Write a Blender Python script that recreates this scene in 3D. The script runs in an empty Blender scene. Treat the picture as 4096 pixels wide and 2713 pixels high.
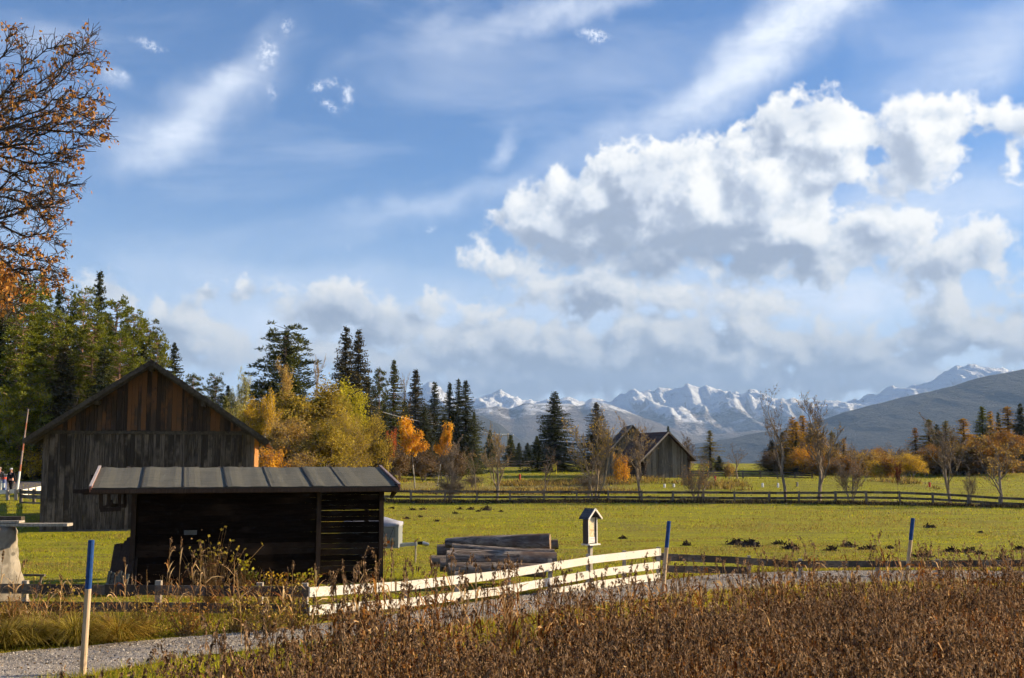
import bpy, math, random
import numpy as np
from mathutils import Vector, Matrix
R = math.radians
rng = np.random.default_rng(7)
random.seed(7)
sc = bpy.context.scene
COL = sc.collection

# ------------------------------------------------------------------ camera
FPX = 1098.0
PITCH = math.atan2(121.0, FPX)
CAMZ = 3.4
cam_d = bpy.data.cameras.new('camera')
cam = bpy.data.objects.new('camera', cam_d)
COL.objects.link(cam)
cam_d.sensor_width = 36.0
cam_d.lens = 36.0 * FPX / 1024.0
cam_d.clip_start = 0.1
cam_d.clip_end = 60000.0
cam.location = (0, 0, CAMZ)
cam.rotation_euler = (math.pi / 2 + PITCH, 0, 0)
sc.camera = cam
sc.view_settings.view_transform = 'Standard'
sc.view_settings.look = 'None'
sc.view_settings.exposure = 1.28
sc.view_settings.gamma = 1.0
sc.render.engine = 'CYCLES'
sc.cycles.use_denoising = True
sc.cycles.use_adaptive_sampling = True
sc.cycles.adaptive_threshold = 0.03
sc.cycles.adaptive_min_samples = 12
sc.cycles.max_bounces = 5
sc.cycles.diffuse_bounces = 3
sc.cycles.glossy_bounces = 2
sc.cycles.transmission_bounces = 3
sc.cycles.volume_bounces = 0
sc.cycles.transparent_max_bounces = 6
sc.cycles.sample_clamp_indirect = 4.0

SUN_AZ = 13.0      # degrees from +x towards +y
SUN_EL = 20.0
SUNV = Vector((math.cos(R(SUN_EL)) * math.cos(R(SUN_AZ)), math.cos(R(SUN_EL)) * math.sin(R(SUN_AZ)), math.sin(R(SUN_EL))))


def ray(px, py):
    u = (px - 512.0) / FPX
    v = (339.0 - py) / FPX
    return Vector((u, math.cos(PITCH) - v * math.sin(PITCH), math.sin(PITCH) + v * math.cos(PITCH)))


def at(px, py, Y):
    d = ray(px, py)
    return Vector((0, 0, CAMZ)) + d * (Y / d.y)


# ------------------------------------------------------------------ world sky
world = bpy.data.worlds.new('World')
sc.world = world
world.use_nodes = True
wt = world.node_tree
for n in list(wt.nodes):
    wt.nodes.remove(n)


class NG:
    """small helper to write node graphs as expressions"""
    def __init__(s, tree):
        s.t = tree

    def node(s, typ, **kw):
        n = s.t.nodes.new(typ)
        for k, v in kw.items():
            setattr(n, k, v)
        return n

    def put(s, sock, v):
        if hasattr(v, 'is_output'):
            s.t.links.new(v, sock)
        else:
            sock.default_value = v

    def m(s, op, a, b=None, c=None, clamp=False):
        n = s.t.nodes.new('ShaderNodeMath')
        n.operation = op
        n.use_clamp = clamp
        s.put(n.inputs[0], a)
        if b is not None:
            s.put(n.inputs[1], b)
        if c is not None:
            s.put(n.inputs[2], c)
        return n.outputs[0]

    def v(s, op, a, b=None, scale=None):
        n = s.t.nodes.new('ShaderNodeVectorMath')
        n.operation = op
        s.put(n.inputs[0], a)
        if b is not None:
            s.put(n.inputs[1], b)
        if scale is not None:
            s.put(n.inputs['Scale'], scale)
        return n.outputs['Value'] if op in ('LENGTH', 'DOT_PRODUCT', 'DISTANCE') else n.outputs[0]

    def ss(s, x, a, b, lo=0.0, hi=1.0):
        n = s.t.nodes.new('ShaderNodeMapRange')
        n.interpolation_type = 'SMOOTHSTEP'
        s.put(n.inputs[0], x)
        for i, q in enumerate((a, b, lo, hi)):
            s.put(n.inputs[1 + i], q)
        return n.outputs[0]

    def lin(s, x, a, b, lo=0.0, hi=1.0):
        n = s.t.nodes.new('ShaderNodeMapRange')
        s.put(n.inputs[0], x)
        for i, q in enumerate((a, b, lo, hi)):
            s.put(n.inputs[1 + i], q)
        return n.outputs[0]

    def noise(s, vec, scale, detail=5, rough=0.55, dist=0.0, color=False):
        n = s.t.nodes.new('ShaderNodeTexNoise')
        if vec is not None:
            s.put(n.inputs['Vector'], vec)
        n.inputs['Scale'].default_value = scale
        n.inputs['Detail'].default_value = detail
        n.inputs['Roughness'].default_value = rough
        n.inputs['Distortion'].default_value = dist
        return n.outputs['Color'] if color else n.outputs[0]

    def mapping(s, vec, loc=(0, 0, 0), rot=(0, 0, 0), scale=(1, 1, 1), typ='POINT'):
        n = s.t.nodes.new('ShaderNodeMapping')
        n.vector_type = typ
        s.put(n.inputs['Vector'], vec)
        n.inputs['Location'].default_value = loc
        n.inputs['Rotation'].default_value = rot
        n.inputs['Scale'].default_value = scale
        return n.outputs[0]

    def mix(s, f, a, b, mode='MIX'):
        n = s.t.nodes.new('ShaderNodeMix')
        n.data_type = 'RGBA'
        n.blend_type = mode
        s.put(n.inputs['Factor'], f)
        for k, q in ((6, a), (7, b)):
            if not hasattr(q, 'is_output') and len(q) == 3:
                q = (*q, 1)
            s.put(n.inputs[k], q)
        return n.outputs[2]

    def ramp(s, f, stops):
        n = s.t.nodes.new('ShaderNodeValToRGB')
        s.put(n.inputs[0], f)
        e = n.color_ramp.elements
        while len(e) < len(stops):
            e.new(0.5)
        for i, (p, c) in enumerate(stops):
            e[i].position = p
            e[i].color = (*c, 1)
        return n.outputs[0]


def blob_px(cx, cy, rx, ry, rot=0):
    d = ray(cx, cy).normalized()
    return (math.atan2(d.x, d.y) * 10.98, math.asin(d.z) * 10.98, rx / 100.0, ry / 100.0, rot)


def field_group(name, blobs, k=0.22, soft=False):
    g = bpy.data.node_groups.new(name, 'ShaderNodeTree')
    g.interface.new_socket('Vector', in_out='INPUT', socket_type='NodeSocketVector')
    g.interface.new_socket('Density', in_out='OUTPUT', socket_type='NodeSocketFloat')
    G = NG(g)
    gi = g.nodes.new('NodeGroupInput')
    go = g.nodes.new('NodeGroupOutput')
    acc = None
    for b in blobs:
        cx, cy, rx, ry, rot = blob_px(*b[:5]) if len(b) >= 5 else blob_px(*b)
        w = b[5] if len(b) > 5 else 1.0
        vin = gi.outputs[0]
        if acc is not None:      # chains the ellipses so that they are evaluated one after another
            n_ = g.nodes.new('ShaderNodeVectorMath')
            n_.operation = 'MULTIPLY_ADD'
            g.links.new(acc, n_.inputs[0])
            n_.inputs[1].default_value = (1e-6, 1e-6, 0)
            g.links.new(gi.outputs[0], n_.inputs[2])
            vin = n_.outputs[0]
        q = G.mapping(vin, (cx, cy, 0), (0, 0, R(rot)), (rx, ry, 1), 'TEXTURE')
        L = G.v('LENGTH', q)
        if soft:
            e = G.m('MULTIPLY', G.ss(L, 1.0, 0.0), w)
            acc = e if acc is None else G.m('ADD', acc, e)
        else:
            e = G.m('MULTIPLY_ADD', L, -min(rx, ry), min(rx, ry))
            acc = e if acc is None else G.m('SMOOTH_MAX', acc, e, k)
    g.links.new(acc, go.inputs[0])
    return g


# cumulus: (px, py, rx, ry, tilt)
CUM = [(560, 226, 62, 42, 0), (522, 222, 22, 28, 0), (600, 205, 50, 40, 0), (640, 195, 60, 58, 0), (700, 200, 75, 58, 0), (765, 185, 70, 60, 20),
       (828, 145, 48, 46, 0), (792, 135, 38, 42, 20), (780, 236, 72, 42, 0), (822, 264, 34, 26, 0), (680, 244, 90, 26, 0), (755, 262, 60, 20, 0),
       (925, 140, 46, 34, 40), (893, 170, 26, 14, 35), (890, 132, 20, 16, 0), (990, 116, 34, 12, 25), (1018, 155, 9, 16, 0), (1040, 110, 30, 16, 0),
       (880, 238, 50, 30, 0), (905, 222, 26, 18, 0), (955, 258, 60, 32, 15), (925, 277, 26, 14, 0), (1024, 285, 14, 10, 0),
       (612, 288, 48, 28, 0), (660, 296, 52, 16, 0), (510, 270, 34, 12, -15), (545, 290, 24, 12, 0), (472, 248, 10, 7, 0)]
LOW = [(345, 308, 54, 24, 0), (310, 322, 26, 12, 0), (385, 325, 50, 20, 0), (180, 322, 34, 22, 0), (205, 345, 48, 22, 0), (232, 352, 26, 12, 0), (432, 303, 16, 14, 0),
       (484, 312, 28, 14, 0), (470, 345, 70, 26, 0), (550, 345, 85, 28, 0), (615, 330, 40, 18, 0), (670, 345, 65, 30, 0), (745, 318, 42, 30, 0), (735, 350, 60, 26, 0),
       (800, 348, 56, 30, 0), (838, 332, 34, 20, 0), (880, 352, 60, 24, 0), (945, 315, 26, 24, 0), (940, 345, 40, 24, 0), (985, 330, 40, 24, 0), (1030, 345, 46, 20, 0),
       (258, 286, 32, 10, 0), (203, 289, 16, 7, 0), (112, 292, 26, 14, -25), (1090, 330, 60, 30, 0), (700, 374, 150, 24, 0), (500, 376, 120, 24, 0), (880, 372, 110, 16, 0), (600, 362, 120, 26, 0), (420, 366, 60, 18, 0), (330, 352, 70, 14, 0), (760, 388, 220, 16, 0), (540, 388, 160, 14, 0), (950, 380, 60, 12, 0)]
CIR = [(200, 115, 125, 44, 34, .62), (150, 150, 90, 40, 15, .40), (240, 75, 110, 28, 46, .34), (45, 38, 60, 26, 0, .25), (520, 22, 150, 24, 10, .45), (600, 0, 100, 18, 10, .5), (115, 80, 26, 10, -20, .4),
       (800, 15, 140, 60, 38, .72), (750, 62, 100, 46, 40, .55), (860, -20, 100, 40, 20, .6), (700, 110, 80, 34, 20, .5), (500, 150, 34, 16, 45, .5), (430, 200, 200, 16, 12, .25),
       (980, 60, 130, 50, 30, .45), (930, 210, 150, 50, 0, .7), (640, 125, 130, 34, 20, .4), (420, 210, 170, 24, 15, .22), (300, 275, 260, 24, 0, .3), (700, 300, 420, 40, 0, .7), (300, 320, 340, 44, 0, .6), (870, 300, 160, 30, 0, .4)]
WISP = [(265, 56, 15, 20, -10, .8), (290, 25, 14, 7, 60, .6), (272, 88, 7, 10, 40, .6), (318, 88, 12, 8, 10, .9), (346, 98, 10, 20, -10, .95), (330, 110, 18, 7, -30, .8), (332, 84, 12, 6, 0, .7), (153, 45, 24, 8, -8, 1.0), (592, 34, 26, 9, -10, 1.2), (115, 78, 14, 8, -20, .7),
        (430, 228, 8, 6, 0, .6), (348, 246, 5, 6, 0, .5), (468, 246, 10, 9, 0, .6)]
GREY = [(565, 232, 70, 44, 0, .9), (640, 182, 50, 46, 0, .8), (612, 205, 34, 34, 0, .5), (670, 250, 130, 26, 0, .9), (805, 120, 50, 26, 10, .7), (775, 140, 26, 30, 0, .5), (780, 262, 70, 24, 0, .8), (745, 230, 50, 18, 0, .5),
        (590, 296, 44, 26, 0, .8), (865, 240, 34, 22, 0, .6), (985, 258, 40, 18, 20, .4), (940, 118, 24, 10, 0, .35), (360, 318, 100, 26, 0, .75), (170, 335, 50, 20, 0, .45), (258, 286, 40, 12, 0, 1), (203, 289, 30, 10, 0, 1), (112, 292, 40, 20, 0, .9),
        (560, 376, 230, 34, 0, 1.1), (720, 345, 60, 18, 0, .5), (760, 382, 280, 28, 0, 1.1), (940, 350, 60, 20, 0, .5), (830, 362, 80, 20, 0, .5), (640, 210, 30, 20, 0, .4), (600, 338, 210, 18, 0, .35), (860, 338, 170, 20, 0, .35), (720, 262, 150, 18, 0, .5), (560, 250, 70, 22, 0, .4)]

W = NG(wt)
tc = W.node('ShaderNodeTexCoord')
dirv = tc.outputs['Generated']
sep = W.node('ShaderNodeSeparateXYZ')
wt.links.new(dirv, sep.inputs[0])
az = W.m('ARCTAN2', sep.outputs[0], sep.outputs[1])
el = W.m('ARCSINE', sep.outputs[2])
cmb = W.node('ShaderNodeCombineXYZ')
wt.links.new(W.m('MULTIPLY', az, 10.98), cmb.inputs[0])
wt.links.new(W.m('MULTIPLY', el, 10.98), cmb.inputs[1])
P = cmb.outputs[0]


def warped(Pv, amp, scale, detail=7, rough=0.62):
    nz = W.noise(Pv, scale, detail, rough, 0.0, True)
    off = W.v('SCALE', W.v('SUBTRACT', nz, (0.5, 0.5, 0.5)), scale=amp)
    return W.v('ADD', Pv, off)


gC = field_group('cumulus_field', CUM)
gL = field_group('low_cloud_field', LOW, 0.12)
gI = field_group('cirrus_field', CIR, soft=True)
gW = field_group('wisp_field', WISP, soft=True)
gG = field_group('grey_field', GREY, soft=True)


def evalg(g, vec):
    n = W.node('ShaderNodeGroup', node_tree=g)
    wt.links.new(vec, n.inputs[0])
    return n.outputs[0]


def height(Pv):
    nz = W.noise(Pv, 1.9, 4, 0.55, 0.0, True)
    off = W.v('SUBTRACT', nz, (0.5, 0.5, 0.5))
    a = evalg(gC, W.v('ADD', Pv, W.v('SCALE', off, scale=0.55)))
    b = evalg(gL, W.v('ADD', Pv, W.v('SCALE', off, scale=0.45)))
    h = W.m('SMOOTH_MAX', a, b, 0.08)
    fine = W.noise(Pv, 5.0, 6, 0.58)
    nb = W.m('ABSOLUTE', W.m('SUBTRACT', W.noise(Pv, 2.6, 5, 0.5), 0.5))   # billows
    nn = W.m('ADD', W.m('MULTIPLY', W.m('SUBTRACT', fine, 0.5), 0.26), W.m('MULTIPLY', W.m('SUBTRACT', 0.045, nb), 0.9))
    return h, nn, off


d0, n0, off0 = height(P)
d1, n1, _o = height(W.v('ADD', P, (0.14, 0.12, 0)))
h0 = W.m('ADD', W.m('ADD', d0, n0), 0.025)
alpha = W.ss(h0, -0.04, 0.10)
slope = W.m('ADD', W.m('SUBTRACT', d0, d1), W.m('MULTIPLY', W.m('SUBTRACT', n0, n1), 0.75))
greyv = evalg(gG, W.v('ADD', P, W.v('SCALE', off0, scale=0.7)))
# light = turned to the sun - deep grey masses + thin bright edges
lit = W.m('ADD', W.ss(slope, -0.19, 0.21, 0.0, 0.85), W.ss(h0, 0.16, 0.0, 0.0, 0.18))
lit2 = W.m('MULTIPLY_ADD', W.m('MINIMUM', greyv, 1.0), -0.55, W.m('ADD', lit, 0.17), clamp=True)
ccol = W.ramp(lit2, [(0.0, (0.30, 0.345, 0.43)), (0.3, (0.42, 0.465, 0.545)), (0.62, (0.66, 0.69, 0.73)), (0.85, (0.82, 0.82, 0.80)), (1.0, (0.93, 0.91, 0.86))])
# cirrus veils
Pc = W.v('ADD', P, W.v('SCALE', off0, scale=0.45))
ci = evalg(gI, Pc)
streak = W.noise(W.mapping(P, rot=(0, 0, R(-35)), scale=(0.6, 1.7, 1)), 1.8, 6, 0.6, 0.5)
lace = W.noise(P, 9.0, 4, 0.6)
civ = W.m('MULTIPLY', ci, W.m('ADD', W.ss(streak, 0.28, 0.72, 0.6, 1.05), W.m('MULTIPLY', W.m('SUBTRACT', lace, 0.5), 0.35)))
wis = evalg(gW, W.v('ADD', P, W.v('SCALE', off0, scale=0.3)))
civ = W.m('ADD', civ, W.m('MULTIPLY', wis, W.ss(W.noise(P, 14.0, 4, 0.65), 0.40, 0.66, 0.05, 0.95)), clamp=True)
veil = W.ss(W.noise(W.mapping(P, rot=(0, 0, R(-25)), scale=(0.4, 1.0, 1)), 0.9, 4, 0.6, 0.6), 0.42, 0.75, 0.0, 0.28)
veil = W.m('ADD', civ, veil, clamp=True)

nish = W.node('ShaderNodeTexSky', sky_type='NISHITA', sun_disc=False)
nish.sun_elevation = R(SUN_EL)
nish.sun_rotation = math.atan2(SUNV.x, SUNV.y)
nish.air_density = 1.0
nish.dust_density = 0.6
nish.ozone_density = 2.0
SKYK = 0.061
SKYB = 0.54
# colour balance of the clear sky, then the pale band above the horizon
base = W.mix(1.0, nish.outputs[0], (0.53, 0.77, 1.10), 'MULTIPLY')
up = W.ss(el, 0.0, 0.40)
UNIT = 1.0 / SKYK
def U(c): return tuple(q * UNIT * SKYB for q in c)
pale = W.mix(W.ss(el, 0.27, 0.02, 0.0, 0.75), base, U((0.58, 0.67, 0.80)))
withv = W.mix(veil, pale, U((0.74, 0.79, 0.88)))
cs = W.node('ShaderNodeVectorMath', operation='SCALE')
wt.links.new(ccol, cs.inputs[0])
wt.links.new(W.ss(el, 0.04, 0.24, UNIT * SKYB * 0.60, UNIT * SKYB), cs.inputs['Scale'])
full = W.mix(W.m('MULTIPLY', alpha, 0.97), withv, cs.outputs[0])
bgn = W.node('ShaderNodeBackground')
wt.links.new(full, bgn.inputs[0])
bgn.inputs[1].default_value = SKYK
outw = W.node('ShaderNodeOutputWorld')
wt.links.new(bgn.outputs[0], outw.inputs[0])
world.cycles.sampling_method = 'MANUAL'
world.cycles.sample_map_resolution = 512

sun_d = bpy.data.lights.new('sun', 'SUN')
sun_d.energy = 5.0
sun_d.angle = R(0.55)
sun_d.color = (1.0, 0.81, 0.54)
sun = bpy.data.objects.new('sun', sun_d)
COL.objects.link(sun)
sun.rotation_euler = SUNV.to_track_quat('Z', 'Y').to_euler()

# ------------------------------------------------------------------ numpy noise
_perm = np.random.default_rng(3).random((256, 256))


def vnoise(x, y, seed=0):
    x = np.asarray(x, float) + seed * 17.31
    y = np.asarray(y, float) + seed * 9.73
    xi = np.floor(x).astype(int)
    yi = np.floor(y).astype(int)
    fx = x - xi
    fy = y - yi
    fx = fx * fx * (3 - 2 * fx)
    fy = fy * fy * (3 - 2 * fy)
    a = _perm[xi & 255, yi & 255]
    b = _perm[(xi + 1) & 255, yi & 255]
    c = _perm[xi & 255, (yi + 1) & 255]
    d = _perm[(xi + 1) & 255, (yi + 1) & 255]
    return (a * (1 - fx) + b * fx) * (1 - fy) + (c * (1 - fx) + d * fx) * fy


def fbm(x, y, oct=5, seed=0, gain=0.5, ridged=False):
    s = 0
    amp = 1.0
    tot = 0
    for i in range(oct):
        n = vnoise(x * 2 ** i, y * 2 ** i, seed + i)
        if ridged:
            n = 1 - abs(2 * n - 1)
        s = s + n * amp
        tot += amp
        amp *= gain
    return s / tot


def sst(a, b, x):
    t = np.clip((np.asarray(x, float) - a) / (b - a), 0, 1)
    return t * t * (3 - 2 * t)


# ------------------------------------------------------------------ terrain height
EDGE = [(-10, 13.4), (-6.0, 13.2), (-4.3, 13.8), (-3.0, 14.6), (-1.4, 15.2), (0.0, 15.8), (1.5, 16.8), (3.5, 18.4), (6, 20.0), (10, 21.4), (60, 22)]
_ex = [e[0] for e in EDGE]
_ey = [e[1] for e in EDGE]


def gz(x, y):
    x = np.asarray(x, float)
    y = np.asarray(y, float)
    c = np.interp(y, [-100, 84, 90, 100, 119, 145, 170, 205, 240, 400, 900, 3000], [0, 0, .07, .30, 1.0, 1.7, 2.45, 2.75, 1.2, -22, -70, -90])
    l = np.interp(y, [-100, 56, 62, 70, 78, 88, 100, 125, 210, 300, 900, 3000], [0, 0, .15, .70, 1.22, 1.8, 2.25, 2.55, 2.8, 0, -60, -90])
    w = sst(-8, -24, x)
    z = c * (1 - w) + l * w
    # golf mounds on the right
    z = z + 0.75 * np.exp(-((x - 36) / 14) ** 2 - ((y - 112) / 9) ** 2)
    z = z + 0.6 * np.exp(-((x - 62) / 14) ** 2 - ((y - 128) / 10) ** 2)
    z = z + 0.5 * np.exp(-((x - 14) / 10) ** 2 - ((y - 118) / 8) ** 2)
    # bank under the long fence
    z = z + 0.10 * np.exp(-((y - fence_y(x)) / 1.2) ** 2) * sst(-14, -10, x)
    z = z + 0.07 * (fbm(x / 7.0, y / 7.0, 3, 5) - 0.5) * sst(30, 40, y)
    # reed hollow in front
    e = np.interp(x, _ex, _ey)
    z = z - 0.75 * sst(0.3, -2.2, y - e) * sst(-7.5, -4.5, x)
    return z


def fence_y(x):
    return np.interp(x, [-20, -7, 8, 22, 32, 36, 60], [88, 86, 87, 86, 81.5, 78, 70])


def gp(px, py, lo=5.0, hi=260.0):
    """point where the pixel's ray meets the ground"""
    d = ray(px, py)
    Y = np.linspace(lo, hi, 6000)
    X = d.x / d.y * Y
    Z = CAMZ + d.z / d.y * Y
    k = np.nonzero(Z <= gz(X, Y))[0]
    k = k[0] if len(k) else len(Y) - 1
    return Vector((X[k], Y[k], float(gz(X[k], Y[k]))))


def xg(px, Y):
    """point on the ground at image column px and depth Y"""
    x = at(px, 460, Y).x
    return Vector((x, Y, float(gz(x, Y))))


# ------------------------------------------------------------------ mesh building
class MB:
    def __init__(s):
        s.V = []
        s.Q = []
        s.T = []
        s.qm = []
        s.tm = []
        s.n = 0

    def add(s, V, Q=None, T=None, m=0):
        V = np.asarray(V, float).reshape(-1, 3)
        if Q is not None and len(Q):
            Q = np.asarray(Q, int).reshape(-1, 4) + s.n
            s.Q.append(Q)
            s.qm.append(np.full(len(Q), m))
        if T is not None and len(T):
            T = np.asarray(T, int).reshape(-1, 3) + s.n
            s.T.append(T)
            s.tm.append(np.full(len(T), m))
        s.V.append(V)
        s.n += len(V)

    def hexa(s, P8, m=0):
        s.add(P8, Q=[(0, 3, 2, 1), (4, 5, 6, 7), (0, 1, 5, 4), (1, 2, 6, 5), (2, 3, 7, 6), (3, 0, 4, 7)], m=m)

    def box(s, c, size, rz=0.0, m=0):
        hx, hy, hz = [q / 2 for q in size]
        ca, sa = math.cos(rz), math.sin(rz)
        P = []
        for z in (-hz, hz):
            for x, y in ((-hx, -hy), (hx, -hy), (hx, hy), (-hx, hy)):
                P.append((c[0] + x * ca - y * sa, c[1] + x * sa + y * ca, c[2] + z))
        s.hexa(P, m)

    def bar(s, a, b, w, h, up=(0, 0, 1), m=0, w2=None, h2=None):
        a = Vector(a)
        b = Vector(b)
        d = (b - a).normalized()
        side = d.cross(Vector(up))
        if side.length < 1e-4:
            side = Vector((1, 0, 0))
        side.normalize()
        u = side.cross(d).normalized()
        w2 = w if w2 is None else w2
        h2 = h if h2 is None else h2
        P = []
        for p, ww, hh in ((a, w, h), (b, w2, h2)):
            for x, y in ((-1, -1), (1, -1), (1, 1), (-1, 1)):
                P.append(p + side * (x * ww / 2) + u * (y * hh / 2))
        s.hexa([tuple(p) for p in P], m)

    def tube(s, pts, rad, n=8, m=0, cap=True):
        pts = [Vector(p) for p in pts]
        V = []
        for i, p in enumerate(pts):
            d = (pts[min(i + 1, len(pts) - 1)] - pts[max(i - 1, 0)]).normalized()
            a = d.cross(Vector((0, 0, 1)))
            if a.length < 1e-3:
                a = Vector((1, 0, 0))
            a.normalize()
            b = d.cross(a)
            for k in range(n):
                t = 2 * math.pi * k / n
                V.append(p + (a * math.cos(t) + b * math.sin(t)) * rad[i])
        Q = []
        for i in range(len(pts) - 1):
            for k in range(n):
                k2 = (k + 1) % n
                Q.append((i * n + k, (i + 1) * n + k, (i + 1) * n + k2, i * n + k2))
        T = []
        if cap:
            V.append(pts[0])
            V.append(pts[-1])
            c0 = len(V) - 2
            e = (len(pts) - 1) * n
            for k in range(n):
                T.append((c0, k, (k + 1) % n))
                T.append((c0 + 1, e + (k + 1) % n, e + k))
        s.add([tuple(v) for v in V], Q, T, m)

    def segs(s, A, B, ra, rb, n=3, m=0):
        A = np.asarray(A, float)
        B = np.asarray(B, float)
        ra = np.asarray(ra, float)
        rb = np.asarray(rb, float)
        d = B - A
        d /= (np.linalg.norm(d, axis=1, keepdims=True) + 1e-9)
        ref = np.where(np.abs(d[:, 2:3]) > 0.9, [[1., 0, 0]], [[0, 0, 1.]])
        u = np.cross(d, ref)
        u /= np.linalg.norm(u, axis=1, keepdims=True)
        v = np.cross(d, u)
        N = len(A)
        V = np.zeros((N, 2 * n, 3))
        for k in range(n):
            t = 2 * math.pi * k / n
            w = u * math.cos(t) + v * math.sin(t)
            V[:, k] = A + w * ra[:, None]
            V[:, n + k] = B + w * rb[:, None]
        Q = np.array([(k, n + k, n + (k + 1) % n, (k + 1) % n) for k in range(n)])
        s.add(V, (Q[None] + (np.arange(N) * 2 * n)[:, None, None]).reshape(-1, 4), m=m)

    def leaves(s, P, D, Wd, rng, m=0, B=None, mid=0.45):
        """flat pointed leaves: start P, full vector D, width Wd (kite of two triangles)"""
        P = np.asarray(P, float)
        D = np.asarray(D, float)
        N = len(P)
        if B is None:
            B = np.cross(D, rng.normal(size=(N, 3)))
        B = B / (np.linalg.norm(B, axis=1, keepdims=True) + 1e-9) * np.asarray(Wd).reshape(-1, 1) / 2
        V = np.stack([P, P + D * mid + B, P + D, P + D * mid - B], axis=1)
        s.add(V, np.arange(N * 4).reshape(-1, 4), m=m)

    def tris(s, P, D, Wd, rng, m=0, B=None):
        P = np.asarray(P, float)
        N = len(P)
        if B is None:
            B = np.cross(D, rng.normal(size=(N, 3)))
        B = B / (np.linalg.norm(B, axis=1, keepdims=True) + 1e-9) * np.asarray(Wd).reshape(-1, 1) / 2
        V = np.stack([P - B, P + B, P + D], axis=1)
        s.add(V, T=np.arange(N * 3).reshape(-1, 3), m=m)

    def mesh(s, name, mats, smooth=False):
        V = np.concatenate(s.V) if s.V else np.zeros((0, 3))
        Q = np.concatenate(s.Q) if s.Q else np.zeros((0, 4), int)
        T = np.concatenate(s.T) if s.T else np.zeros((0, 3), int)
        me = bpy.data.meshes.new(name)
        me.vertices.add(len(V))
        me.vertices.foreach_set('co', V.astype(np.float32).ravel())
        L = np.concatenate([Q.ravel(), T.ravel()])
        me.loops.add(len(L))
        me.loops.foreach_set('vertex_index', L.astype(np.int32))
        st = np.concatenate([np.arange(len(Q)) * 4, len(Q) * 4 + np.arange(len(T)) * 3])
        me.polygons.add(len(st))
        me.polygons.foreach_set('loop_start', st.astype(np.int32))
        for mm in (mats if isinstance(mats, (list, tuple)) else [mats]):
            me.materials.append(mm)
        mi = np.concatenate([*s.qm, *s.tm]) if (s.qm or s.tm) else np.zeros(0)
        me.polygons.foreach_set('material_index', mi.astype(np.int32))
        me.update(calc_edges=True)
        me.polygons.foreach_set('use_smooth', np.full(len(st), bool(smooth)))
        return me

    def build(s, name, mats, parent=None, smooth=False):
        o = bpy.data.objects.new(name, s.mesh(name, mats, smooth))
        COL.objects.link(o)
        if parent is not None:
            o.parent = parent
        return o


def tag(o, label=None, cat=None, group=None, kind=None):
    for k, v in (('label', label), ('category', cat), ('group', group), ('kind', kind)):
        if v:
            o[k] = v
    return o


def thing(name, label, cat, loc=(0, 0, 0), rz=0.0, group=None, scale=(1, 1, 1)):
    o = bpy.data.objects.new(name, None)
    o.empty_display_size = 0.3
    COL.objects.link(o)
    o.location = loc
    o.rotation_euler = (0, 0, rz)
    o.scale = scale
    return tag(o, label, cat, group)


ORD = ['leftmost', 'second', 'third', 'fourth', 'fifth', 'sixth', 'seventh', 'eighth', 'ninth', 'tenth', 'eleventh', 'twelfth', 'thirteenth',
       'fourteenth', 'fifteenth', 'sixteenth', 'seventeenth', 'eighteenth', 'nineteenth', 'twentieth', 'twenty-first', 'twenty-second', 'twenty-third', 'twenty-fourth', 'twenty-fifth', 'twenty-sixth']


# ------------------------------------------------------------------ materials
def newmat(name):
    m = bpy.data.materials.new(name)
    m.use_nodes = True
    t = m.node_tree
    b = t.nodes['Principled BSDF']
    b.inputs['Roughness'].default_value = 0.85
    b.inputs['Specular IOR Level'].default_value = 0.25
    return m, NG(t), b


def wood(name, c1, c2, c3=None, grain=(30, 30, 2.0), island=0.5, bump=0.25, knots=True, rough=0.85):
    m, G, b = newmat(name)
    tcn = G.node('ShaderNodeTexCoord').outputs['Object']
    geo = G.node('ShaderNodeNewGeometry').outputs['Random Per Island']
    off = G.v('ADD', tcn, G.v('SCALE', (3.1, 5.7, 7.9), scale=G.m('MULTIPLY', geo, 7.0)))
    st = G.mapping(off, scale=grain)
    n1 = G.noise(st, 1.0, 6, 0.6, 0.8)
    n2 = G.noise(off, 0.7, 4, 0.6)
    f = G.m('ADD', G.m('MULTIPLY', G.m('SUBTRACT', geo, 0.5), island), G.ss(n1, 0.3, 0.7))
    col = G.mix(f, c1, c2)
    if c3:
        col = G.mix(G.ss(G.m('ADD', n2, G.m('MULTIPLY', G.m('SUBTRACT', geo, 0.5), 0.3)), 0.48, 0.66), col, c3)
    if knots:
        vo = G.node('ShaderNodeTexVoronoi')
        G.t.links.new(G.mapping(off, scale=tuple(max(1.2, g * 0.12) for g in grain)), vo.inputs['Vector'])
        vo.inputs['Scale'].default_value = 1.6
        col = G.mix(G.ss(vo.outputs['Distance'], 0.13, 0.05, 0, 0.7), col, tuple(q * 0.35 for q in c1))
    G.t.links.new(col, b.inputs['Base Color'])
    b.inputs['Roughness'].default_value = rough
    bp = G.node('ShaderNodeBump')
    bp.inputs['Strength'].default_value = bump
    bp.inputs['Distance'].default_value = 0.01
    G.t.links.new(n1, bp.inputs['Height'])
    G.t.links.new(bp.outputs[0], b.inputs['Normal'])
    return m


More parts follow.
